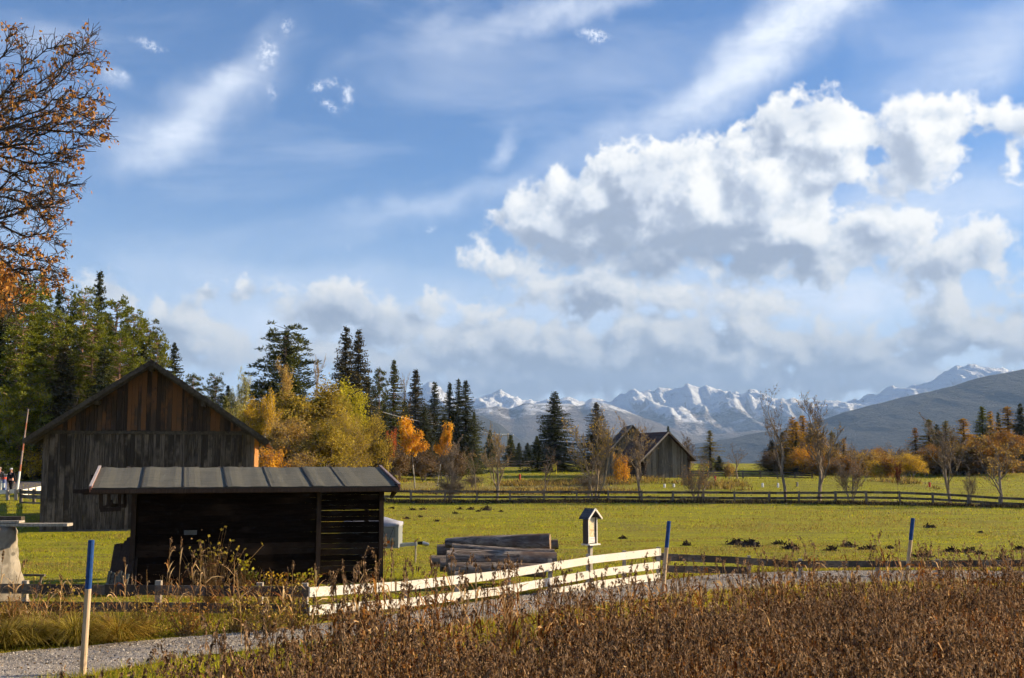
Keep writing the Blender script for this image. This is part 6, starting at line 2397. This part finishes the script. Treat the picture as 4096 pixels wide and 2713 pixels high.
X, Y, gg = strip(52000, (-0.03, 4.3), 41, -13, -2.0, 1)
lim = np.interp(X, [-13, -4.4, -2.0], [25.6, 24.2, 26.3])
k = (Y < lim) & ~inside_shed(X, Y)
X, Y = X[k], Y[k]
d_ = Y - np.interp(X, PATH_UP[:, 0], PATH_UP[:, 1])
nz = fbm(X / 1.3, Y / 1.3, 4, 44)
h = (.05 + .24 * sst(.1, 1.6, d_) * (nz + .15)) * gg.uniform(.5, 1.35, len(X))
blades('verge_grass', np.stack([X, Y, gz(X, Y) - .02], 1), h, .018 + .008 * nz, [G_VERGE, G_GRASS, G_DARKB], np.digitize(gg.random(len(X)) + (nz - .5) * .5, [.52, .86]), .6, gg, 'long ochre and green verge grass between path and fence', 'grass')
X, Y, gg = strip(30000, (-0.03, 1.5), 42, -2.0, 18, 1)
nz = fbm(X / 1.3, Y / 1.3, 4, 44)
blades('verge_grass', np.stack([X, Y, gz(X, Y) - .02], 1), (.05 + .20 * nz) * gg.uniform(.5, 1.3, len(X)), .022, [G_VERGE, G_GRASS, G_STRAW], gg.choice(3, len(X), p=[.5, .35, .15]), .6, gg, 'grass fringe along the far side of the path', 'grass')
X, Y, gg = strip(60000, (-0.04, 5.5), 43, -9.5, 14, -1)
k = Y > 8
X, Y = X[k], Y[k]
nz = fbm(X / 1.1, Y / 1.1, 4, 47)
gr = X < -2
blades('verge_grass', np.stack([X, Y, gz(X, Y) - .02], 1), (.06 + .22 * nz) * gg.uniform(.5, 1.3, len(X)), .016, [G_GRASS, G_VERGE, G_GOLD], np.where(gr, gg.choice(3, len(X), p=[.55, .33, .12]), gg.choice(3, len(X), p=[.3, .4, .3])), .6, gg, 'bright green and golden grass between path and reeds', 'grass')

# loose stones and leaves on the path
gg = np.random.default_rng(61)
N = 26000
X = gg.uniform(-10, 16, N)
yu = np.interp(X, PATH_UP[:, 0], PATH_UP[:, 1])
yd = np.interp(X, PATH_DN[:, 0], PATH_DN[:, 1])
t_ = gg.random(N)
Y = yd + (yu - yd) * t_
Z = gz(X, Y) + .022 + .03 * np.sin(t_ * math.pi)
D = gg.normal(0, 1, (N, 3)) * [1, 1, .35]
D = D / np.linalg.norm(D, axis=1, keepdims=True) * gg.uniform(.012, .045, (N, 1))
D[:, 2] = abs(D[:, 2]) + .004
m_ = MB()
s1 = gg.random(N) < .96
m_.leaves(np.stack([X, Y, Z], 1)[s1], D[s1], .022, gg, m=0)
m_.leaves(np.stack([X, Y, Z], 1)[~s1], D[~s1] * 1.6, .035, gg, m=1)
tag(m_.build('loose_gravel', [leafmat('grit', cc((.12, .10, .08), (.34, .30, .25), (.62, .56, .48)), 0), L_BROWN]), 'loose grit and a few brown leaves scattered on the path', 'gravel', None, 'stuff')

# arching tussocks
def tussock(px, py, rad, hgt, label, mats, seed, n=1500):
    g = np.random.default_rng(seed)
    B = gp(px, py)
    m_ = MB()
    for k in range(n):
        a = g.uniform(0, 2 * math.pi)
        r0 = abs(g.normal(0, .12)) * rad
        L = g.uniform(.35, 1.2)
        e = np.array([math.cos(a), math.sin(a) * .8]) + g.normal(0, .22, 2)
        sgn = .35
        e = e + [sgn * -.35, 0]
        tt = np.linspace(0, 1, 4)
        x = e[0] * (r0 + rad * L * tt ** 1.25)
        y = e[1] * (r0 + rad * L * tt ** 1.25)
        z = hgt * L * (1.9 * tt - g.uniform(.9, 1.75) * tt ** 2) * g.uniform(.6, 1.15)
        w = .016 * (1 - tt * .8)
        s_ = np.array([-e[1], e[0], 0]) / (np.linalg.norm(e) + 1e-6)
        C = np.stack([x, y, z], 1)
        V = np.concatenate([C - s_ * w[:, None] / 2, C + s_ * w[:, None] / 2])
        m_.add(V, [(i, i + 1, 5 + i, 4 + i) for i in range(3)], m=int(g.random() < .3))
    o = m_.build('grass_tussock', mats)
    o.location = B
    return tag(o, label, 'tussock')


tussock(75, 643, .8, .55, 'large arching straw tussock left of the nearest blue pole', [G_VERGE, G_STRAW], 1, 2600)
tussock(118, 641, .75, .5, 'golden-orange grass tussock right of the nearest blue pole', [G_GOLD, G_VERGE], 2, 2200)
tussock(30, 645, .75, .5, 'low green-gold tussock at the path edge on the left', [G_VERGE, G_STRAW], 3, 1500)
tussock(4, 648, .7, .55, 'drooping tussock cut by the left picture edge', [G_STRAW, G_VERGE], 4, 1400)
tussock(8, 628, .7, .6, 'straw tussock below the stone post', [G_STRAW, G_GOLD], 5, 1400)

# ------------------------------------------------------------------ reeds
R_STEM = leafmat('reed_straw', cc((0.14, 0.070, 0.022), (0.32, 0.18, 0.055), (0.55, 0.36, 0.15)), 0.25)
R_LEAF = leafmat('reed_leaf', cc((0.07, 0.022, 0.006), (0.26, 0.088, 0.014), (0.52, 0.23, 0.045), (0.85, 0.58, 0.28)), 0.4)
R_PLUME = leafmat('reed_plume', cc((0.028, 0.014, 0.006), (0.165, 0.088, 0.036), (0.46, 0.29, 0.15)), 0.4)


def reed_arrays(seed, H=2.0, leaves=6, plume=True, detail=1.0, big=1.0):
    g = np.random.default_rng(seed)
    m_ = MB()
    lean = g.normal(0, .05, 2)
    tt = np.linspace(0, 1, 5)
    C = np.stack([lean[0] * tt ** 2 * H, lean[1] * tt ** 2 * H, tt * H], 1)
    for i in range(4):
        m_.segs([C[i]], [C[i + 1]], [.0068 * big * (1 - tt[i] * .45)], [.0068 * big * (1 - tt[i + 1] * .45)], 3, m=0)
    for k in range(leaves):
        f = g.uniform(.28, .86)
        a = g.uniform(0, 2 * math.pi)
        p = np.array([lean[0] * f ** 2 * H, lean[1] * f ** 2 * H, f * H])
        e = np.array([math.cos(a), math.sin(a), 0])
        s_ = np.array([-math.sin(a), math.cos(a), 0])
        L = g.uniform(.32, .72)
        st = g.uniform(.7, 1.3)
        brk = g.uniform(.4, 1.6)
        q = np.array([0, .35, .7, 1.0])
        out = L * (q * math.cos(st) * .8 + .1 * q ** 2)
        zz = L * (q * math.sin(st) - brk * np.clip(q - .35, 0, 1) ** 1.5)
        CC = p + e * out[:, None] + np.stack([0 * q, 0 * q, zz], 1)
        w = .025 * big * np.array([.6, 1.0, .7, .08]) * g.uniform(.7, 1.3)
        tw = s_ + np.array([0, 0, 1]) * g.normal(0, .5)
        V = np.concatenate([CC - tw * w[:, None] / 2, CC + tw * w[:, None] / 2])
        m_.add(V, [(i, i + 1, 5 + i, 4 + i) for i in range(3)], m=1)
    if plume:
        a = g.uniform(0, 2 * math.pi)
        e = np.array([math.cos(a), math.sin(a), 0])
        Lp = g.uniform(.20, .30)
        nn = int(44 * detail)
        u = g.random(nn)
        bd = g.uniform(.05, .6)
        ax = C[-1] + np.stack([e[0] * Lp * bd * u ** 2, e[1] * Lp * bd * u ** 2, Lp * (.92 * u - .62 * bd * u ** 3) - .08], 1)
        env = np.sin(np.pi * np.clip(u * .85 + .12, 0, 1)) ** .8
        D = e * g.uniform(-.006, .03, (nn, 1)) + g.normal(0, .016, (nn, 3)) * env[:, None]
        D[:, 2] -= g.uniform(-.03, .07, nn)
        m_.leaves(ax + g.normal(0, .009, (nn, 3)) * env[:, None], D, .018 * big * g.uniform(.6, 1.4, nn), g, m=2)
    V = np.concatenate(m_.V)
    Q = np.concatenate(m_.Q) if m_.Q else np.zeros((0, 4), int)
    return V, Q, np.concatenate(m_.qm)


def tile(protos, pos, scl, rot, pick, tilt, hscl=None):
    m_ = MB()
    for k, (V, Q, qm) in enumerate(protos):
        s_ = np.nonzero(pick == k)[0]
        if not len(s_):
            continue
        c, s = np.cos(rot[s_]), np.sin(rot[s_])
        x = V[None, :, 0] * c[:, None] - V[None, :, 1] * s[:, None]
        y = V[None, :, 0] * s[:, None] + V[None, :, 1] * c[:, None]
        z = np.broadcast_to(V[None, :, 2], x.shape)
        x = x + z * tilt[s_, 0:1]
        y = y + z * tilt[s_, 1:2]
        W_ = np.stack([x * scl[s_, None] ** .5, y * scl[s_, None] ** .5, z * scl[s_, None]], -1) + pos[s_][:, None, :]
        n = len(V)
        QQ = (Q[None] + (np.arange(len(s_)) * n)[:, None, None]).reshape(-1, 4)
        m_.add(W_.reshape(-1, 3), QQ)
        m_.qm[-1] = np.tile(qm, len(s_))
    return m_


g = np.random.default_rng(9)
protos = [reed_arrays(500 + i, leaves=5 + i % 4, detail=.9) for i in range(10)] + [reed_arrays(600 + i, H=1.5, leaves=9, plume=False) for i in range(4)]
N = 34000
Y = 8.6 + (22.5 - 8.6) * g.random(N) ** .85
X = g.uniform(-7.5, 13.5, N)
edge = np.interp(X, _ex, _ey)
dens = sst(0.0, 1.0, edge - Y)
left = np.interp(Y, [8, 11, 13, 15, 17], [-3.9, -3.1, -2.6, -2.0, -.6])
clump = fbm(X / 1.2, Y / 1.2, 3, 71)
pr = np.where(X > left, 1.0, .12 * sst(left - .9, left, X)) * (.30 + .7 * dens) * (Y < edge + .3) * np.clip(.15 + 2.6 * (clump - .32), .10, 1)
inview = np.abs(X) < Y * .56
k = (g.random(N) < pr) & inview
X, Y = X[k], Y[k]
n = len(X)
hh = g.normal(.95, .055, n) + .05 * (fbm(X / 2, Y / 2, 3, 3) - .5)
# a fringe of taller ones at the left end
hh -= .12 * sst(3.0, .3, edge[k] - Y) * sst(-1, 2, X)
hh += .16 * sst(1.0, -3.0, X) * (g.random(n) < .3) + .10 * (g.random(n) < .012)
pick = np.where(g.random(n) < .80, g.integers(0, 10, n), g.integers(10, 14, n))
mr = tile(protos, np.stack([X, Y, gz(X, Y)], 1), hh, g.uniform(0, 2 * math.pi, n), pick, np.stack([g.normal(-.02, .06, n), g.normal(0, .06, n)], 1))
tag(mr.build('reed_bed', [R_STEM, R_LEAF, R_PLUME]), 'dense bed of dry brown reeds with drooping plumes', 'reeds', None, 'stuff')
# fallen leaves and stubble inside the bed
N = 120000
Y = 8.6 + (21.5 - 8.6) * g.random(N)
X = g.uniform(-6, 12.5, N)
edge = np.interp(X, _ex, _ey)
left = np.interp(Y, [8, 11, 13, 15, 17], [-3.8, -3.0, -2.5, -1.9, -.5])
k = (X > left) & (Y < edge - .2) & (np.abs(X) < Y * .56)
X, Y = X[k], Y[k]
Z = gz(X, Y) + g.random(len(X)) ** 1.2 * 1.25
blades('reed_litter', np.stack([X, Y, Z], 1), g.uniform(.18, .62, len(X)), .019, [R_LEAF, R_STEM], (g.random(len(X)) < .3).astype(int), .75, g, 'tangle of rust-brown dead reed leaves under the plumes', 'reeds', kite=True)

# single reeds that can be told apart
RM = [R_STEM, R_LEAF, R_PLUME]
rp = []
for i in range(6):
    V, Q, qm = reed_arrays(700 + i, H=2.0, leaves=4, detail=1.5, big=1.15)
    m_ = MB()
    m_.add(V, Q)
    m_.qm[-1] = qm
    rp.append(m_.mesh('single_reed', RM))
SOLO = [(168, 541, 629, 22.6, 'tallest dry reed before the dark shed wall, pointed plume'), (184, 541, 628, 22.8, 'bent-headed reed just right of the tallest one by the shed'), (173, 549, 630, 22.2, 'shorter reed between the two tallest by the shed'),
        (204, 546, 627, 23.0, 'reed with a slanting plume before the middle of the shed'), (199, 553, 628, 22.4, 'lower reed left of the slanting-plumed one'), (214, 553, 627, 22.9, 'fluffy brown reed beside the yellow leaves'),
        (131, 560, 634, 22.0, 'reed leaning before the foot of the leaning planks'), (237, 557, 626, 23.0, 'thin curved reed before the shed boards'), (246, 575, 640, 20.6, 'short reed over the grey fence corner'), (296, 566, 640, 20.2, 'dense-headed tall reed at the corner of the two fences'),
        (319, 565, 634, 20.8, 'hooked reed right of the fence corner'), (334, 572, 640, 20.0, 'reed over the left end of the white fence'), (360, 564, 640, 19.6, 'tall hooked reed in front of the white fence'), (367, 575, 641, 19.8, 'drooping reed beside the tall hooked one'),
        (345, 583, 645, 19.0, 'low plume over the lower white rail'), (269, 580, 645, 19.8, 'slim reed left of the fence corner'), (278, 585, 655, 18.4, 'dark twisted reed over the path'), (118, 573, 636, 21.6, 'thin reed right of the nearest blue pole'),
        (66, 577, 640, 21.0, 'thin reed left of the nearest blue pole'), (40, 585, 640, 21.2, 'leaning reed over the dark fence at left'), (15, 560, 640, 21.0, 'reed in front of the stone post'), (3, 555, 642, 20.6, 'tall reed at the left picture edge'), (52, 590, 640, 21.0, 'pale broken reed by the dark fence'),
        (400, 584, 652, 18.6, 'plume against the lower white rail'), (470, 574, 632, 18.4, 'plume rising before the middle of the white fence'), (506, 583, 628, 18.5, 'plume touching the upper white rail'), (560, 572, 625, 19.0, 'tall dark plume below the shrine'), (590, 565, 620, 19.2, 'tall dark plume right of the shrine post'),
        (628, 572, 620, 19.6, 'plume at the right end of the white fence'), (704, 556, 600, 21.4, 'lone tall plume above the dark rail'), (718, 562, 600, 21.2, 'second tall plume above the dark rail')]
for i, (px, yt, yb, Y, lab) in enumerate(SOLO):
    b_ = xg(px, Y)
    H = at(px, yt, Y).z - b_.z
    o = bpy.data.objects.new('dry_reed', rp[i % 6])
    COL.objects.link(o)
    o.location = b_
    o.rotation_euler = (R(g.uniform(-3, 3)), R(g.uniform(-5, 5)), g.uniform(0, 6.28))
    o.scale = (1, 1, H / 2.02)
    tag(o, lab, 'reed', 'single reeds standing out from the bed')
# many thin stalks in the left verge
N = 300
X = g.uniform(-12.5, -4.0, N)
base = np.interp(X, PATH_UP[:, 0], PATH_UP[:, 1])
Y = base + g.uniform(.9, 3.0, N)
Y = np.minimum(Y, 24.0)
hh = g.uniform(.20, .58, N)
rs = [reed_arrays(800 + i, H=2.0, leaves=5, plume=(i % 3 == 0), detail=.5, big=.9) for i in range(6)]
mr = tile(rs, np.stack([X, Y, gz(X, Y)], 1), hh, g.uniform(0, 6.28, N), g.integers(0, 6, N), np.stack([g.normal(-.05, .22, N), g.normal(0, .12, N)], 1))
tag(mr.build('dry_stalks', [R_STEM, R_LEAF, R_PLUME]), 'thin dry stalks and herbs in front of the dark fence', 'reeds', None, 'stuff')

# leafy climbers at the shed foot
def herb(px, py, Y, r, n, mat, label, ls=.06, flat=.7):
    g = np.random.default_rng(int(px * 7 + py))
    C = at(px, py, Y)
    gr = xg(px, Y)
    m_ = MB()
    P = g.normal(0, 1, (n, 3)) * [r, r * .4, r * flat] + np.array(C - gr)
    D = g.normal(0, 1, (n, 3))
    D /= np.linalg.norm(D, axis=1, keepdims=True)
    m_.leaves(P, D * ls, ls * .9, g, m=0, mid=.5)
    k = g.choice(n, min(n, 70), replace=False)
    root = np.zeros((len(k), 3)) + g.normal(0, .1, (len(k), 3)) * [1, .3, 0]
    m_.segs(root, P[k], np.full(len(k), .006), np.full(len(k), .004), 3, m=1)
    o = m_.build('leafy_herb', [mat, R_STEM])
    o.location = gr
    return tag(o, label, 'plant')


herb(216, 553, 26.2, .34, 70, L_OLIVE, 'climbing plant with dull yellow leaves against the shed wall', .085)
herb(244, 563, 26.3, .10, 30, L_LIME, 'small sprig of yellow leaves on the shed boards', .085)
herb(213, 575, 25.8, .26, 240, L_BROWN, 'withered brown umbel herb before the shed', .05, 1.3)
herb(248, 576, 26.6, .12, 60, L_PINE, 'dark green nettle at the foot of the shed', .08)
herb(305, 577, 27.2, .16, 60, L_LIME, 'bright yellow-green leaves by the shed post above the fence', .08)
herb(276, 580, 26.8, .18, 50, L_YELLOW, 'small yellow-leaved plant between shed and fence', .07)
herb(292, 584, 26.6, .2, 60, L_RUST, 'orange-brown leaves at the foot of the shed', .07)
herb(240, 610, 22.3, .26, 170, L_OLIVE, 'bright olive weed in front of the lower dark rail', .06)
herb(298, 612, 22.4, .28, 160, L_OLIVE, 'green weed under the fence corner', .06)
herb(272, 612, 22.0, .26, 170, L_TAN, 'brown seeding weed left of the fence corner', .05)
herb(60, 602, 22.6, .3, 120, L_OLIVE, 'green weed by the dark fence left of the nearest pole', .06)
herb(150, 616, 21.8, .30, 200, L_TAN, 'tan seeding weed right of the nearest pole', .05)
herb(190, 618, 21.8, .22, 260, L_RUST, 'rust-brown weed before the lower dark rail', .05)


# ------------------------------------------------------------------ people
SKIN = plain('skin', (0.52, 0.26, 0.18), 0.6, 0, .1)
CL_BLK = plain('black_clothes', (0.012, 0.012, 0.016), 0.9, 0, .3)
CL_GRY = plain('dark_grey_jacket', (0.055, 0.052, 0.060), 0.9, 0, .4, 5)
CL_LGT = plain('light_trousers', (0.52, 0.50, 0.47), 0.9, 0, .15)
CAPM = plain('pale_cap', (0.52, 0.55, 0.58), .8)
HAIR = plain('grey_hair', (0.35, 0.30, 0.24), .9)


def skin_mesh(name, joints, edges, mat, parent, root=0, lvl=2):
    me = bpy.data.meshes.new(name)
    me.from_pydata([j[:3] for j in joints], edges, [])
    o = bpy.data.objects.new(name, me)
    COL.objects.link(o)
    o.parent = parent
    sk = o.modifiers.new('skin', 'SKIN')
    sk.use_smooth_shade = True
    lay = me.skin_vertices[0].data if me.skin_vertices else None
    if lay is None:
        bpy.context.view_layer.objects.active = o
        lay = me.skin_vertices.new().data if hasattr(me.skin_vertices, 'new') else me.skin_vertices[0].data
    for i, j in enumerate(joints):
        lay[i].radius = (j[3], j[4] if len(j) > 4 else j[3])
        lay[i].use_root = (i == root)
    ss_ = o.modifiers.new('sub', 'SUBSURF')
    ss_.levels = ss_.render_levels = lvl
    me.materials.append(mat)
    return o


def ellipsoid(m_, c, r, n=14, k=10, m=0, zcut=None):
    V = []
    for i in range(k + 1):
        ph = math.pi * i / k
        for j in range(n):
            th = 2 * math.pi * j / n
            z = math.cos(ph)
            if zcut is not None:
                z = max(z, zcut)
            V.append((c[0] + r[0] * math.sin(ph) * math.cos(th), c[1] + r[1] * math.sin(ph) * math.sin(th), c[2] + r[2] * z))
    m_.add(V, [(i * n + j, (i + 1) * n + j, (i + 1) * n + (j + 1) % n, i * n + (j + 1) % n) for i in range(k) for j in range(n)], m=m)


def person(px, Y, rz, label, top, legs, cap, lean=0.0, arm_r=((.30, -.05, 1.12), (.36, -.12, .86)), arm_l=((-.28, .02, 1.12), (-.26, -.10, .88)), step=.22, H=1.76):
    t = thing('person', label, 'person', xg(px, Y), rz)
    s = H / 1.76
    # one continuous body: pelvis, spine, neck, head, arms, legs (facing -y)
    J = [(0, 0, .95, .135, .105), (0, 0, 1.12, .145, .10), (0, -.01 - lean * .5, 1.32, .165, .11), (0, -.02 - lean, 1.45, .075, .07), (0, -.04 - lean, 1.53, .05, .05), (0, -.06 - lean, 1.60, .075, .085), (0, -.06 - lean, 1.68, .078, .092),
         (.19, -.01 - lean, 1.41, .062, .062), (*arm_r[0], .045, .045), (*arm_r[1], .030, .030), (-.19, -.01 - lean, 1.41, .062, .062), (*arm_l[0], .045, .045), (*arm_l[1], .030, .030),
         (.10, -.01, .86, .10, .10), (.11, -step * .45, .50, .068, .068), (.11, -step * .5, .10, .046, .046), (.12, -step * .5 - .16, .04, .042, .032),
         (-.10, .01, .86, .10, .10), (-.10, step * .35, .50, .068, .068), (-.10, step * .9, .12, .046, .046), (-.11, step * .9 - .13, .05, .042, .032)]
    E = [(0, 1), (1, 2), (2, 3), (3, 4), (4, 5), (5, 6), (2, 7), (7, 8), (8, 9), (2, 10), (10, 11), (11, 12), (0, 13), (13, 14), (14, 15), (15, 16), (0, 17), (17, 18), (18, 19), (19, 20)]
    body = skin_mesh('body', [(j[0] * s, j[1] * s, j[2] * s, j[3] * s, j[4] * s) for j in J], E, SKIN, t)
    # clothing: jacket and trousers a little larger than the body
    jj = [J[1], J[2], J[3], J[7], J[8], J[9], J[10], J[11], J[12], J[0]]
    jj = [(a[0] * s, a[1] * s, a[2] * s, (a[3] + .014) * s, (a[4] + .014) * s) for a in jj]
    jj[2] = (jj[2][0], jj[2][1], jj[2][2] - .03, .08, .078)
    skin_mesh('jacket', jj, [(9, 0), (0, 1), (1, 2), (1, 3), (3, 4), (4, 5), (1, 6), (6, 7), (7, 8)], top, t, root=9)
    tt = [J[0], J[13], J[14], J[15], J[17], J[18], J[19]]
    tt = [(a[0] * s, a[1] * s, a[2] * s, (a[3] + .012) * s, (a[4] + .012) * s) for a in tt]
    skin_mesh('trousers', tt, [(0, 1), (1, 2), (2, 3), (0, 4), (4, 5), (5, 6)], legs, t, root=0)
    for i in (16, 20):
        m_ = MB()
        ellipsoid(m_, (J[i][0] * s, (J[i][1] + .06) * s, .05 * s), (.055, .14, .05))
        m_.build('shoe', CL_BLK, t, smooth=True)
    hc = (0, (-.065 - lean) * s, 1.645 * s)
    m_ = MB()   # nose, ears
    ellipsoid(m_, (0, hc[1] - .105, hc[2] - .01), (.016, .024, .026), 8, 6)
    m_.build('nose', SKIN, body, smooth=True)
    for sg in (-1, 1):
        m_ = MB()
        ellipsoid(m_, (sg * .088, hc[1], hc[2] - .005), (.014, .028, .034), 8, 6)
        m_.build('ear', SKIN, body, smooth=True)
        m_ = MB()
        ellipsoid(m_, (sg * .032, hc[1] - .093, hc[2] + .015), (.012, .008, .009), 8, 6)
        m_.build('eye', CL_BLK, body, smooth=True)
    m_ = MB()
    m_.bar((-.028, hc[1] - .095, hc[2] - .055), (.028, hc[1] - .095, hc[2] - .055), .01, .008)
    m_.build('mouth', plain('lips', (.35, .12, .10), .6), body)
    m_ = MB()
    ellipsoid(m_, (0, hc[1] + .012, hc[2] + .045), (.098, .112, .085), 16, 10, 0, zcut=-.15)
    if cap is CAPM:
        ellipsoid(m_, (0, hc[1] - .10, hc[2] + .045), (.075, .07, .012), 12, 6)
        m_.build('cap', cap, t, smooth=True)
    else:
        m_.build('hair', cap, t, smooth=True)
    # hands with fingers
    for (hx, hy, hz), sg in ((arm_r[1], 1), (arm_l[1], -1)):
        c = (hx * s, hy * s, hz * s - .045)
        js = [(c[0], c[1], c[2] + .04, .026, .018), (c[0], c[1], c[2], .036, .016)]
        ed = [(0, 1)]
        for f in range(4):
            fx = (-.024 + .016 * f)
            js.append((c[0] + fx * .5, c[1] + fx, c[2] - .045, .009, .009))
            js.append((c[0] + fx * .5 - sg * .012, c[1] + fx, c[2] - .085 + .006 * abs(f - 1.5), .008, .008))
            k_ = len(js)
            ed += [(1, k_ - 2), (k_ - 2, k_ - 1)]
        js.append((c[0] - sg * .01, c[1] - .04, c[2] - .02, .010, .010))
        js.append((c[0] - sg * .015, c[1] - .052, c[2] - .05, .008, .008))
        ed += [(0, len(js) - 2), (len(js) - 2, len(js) - 1)]
        skin_mesh('hand', js, ed, SKIN, t, lvl=1)
    return t


person(12.2, 76, R(-12), 'walker in black clothes with a pale cap, strolling beside the road', CL_BLK, CL_BLK, CAPM)
person(.6, 76.5, R(15), 'walker in a dark grey jacket and light trousers at the left edge', CL_GRY, CL_LGT, HAIR, H=1.80)
# bicycle pushed between the two
bk = thing('golf_trolley', 'colourful golf trolley with a red and blue bag between the two walkers', 'golf trolley', xg(5.4, 75.6))
m_ = MB()
m_.tube([(0.05, 0, .30), (-.02, .05, .8), (-.05, .08, 1.15)], [.13, .14, .13], 12, 0)
bag = m_.build('bag', plain('blue_white_nylon', (.10, .14, .30), .6, 0, .5, 14), bk)
m_ = MB()
m_.tube([(-.035, .07, 1.02), (-.05, .08, 1.17)], [.145, .15], 12, 0)
m_.build('bag_rim', M_RED, bag)
m_ = MB()
m_.box((.0, -.13, .62), (.2, .06, .3))
m_.build('pocket', M_WHITE, bag)
for k in range(4):
    m_ = MB()
    m_.tube([(-.05 + .04 * k, .05, 1.1), (-.08 + .06 * k, .09, 1.34)], [.012, .012], 6)
    m_.tube([(-.08 + .06 * k, .09, 1.32), (-.02 + .06 * k, .06, 1.37)], [.03, .025], 6)
    m_.build('golf_club', M_METAL, bag)
for sg in (-1, 1):
    m_ = MB()
    m_.tube([(sg * .30, .05, .15), (sg * .34, .05, .15)], [.15, .15], 16)
    m_.build('wheel', M_WHITE, bk)
m_ = MB()
m_.bar((-.3, .05, .15), (.3, .05, .15), .03, .03)
m_.bar((0, .1, .15), (0, .25, 1.2), .03, .03, up=(0, 1, 0))
m_.bar((-.12, .25, 1.2), (.12, .25, 1.2), .03, .03)
m_.build('frame', M_METAL, bk)
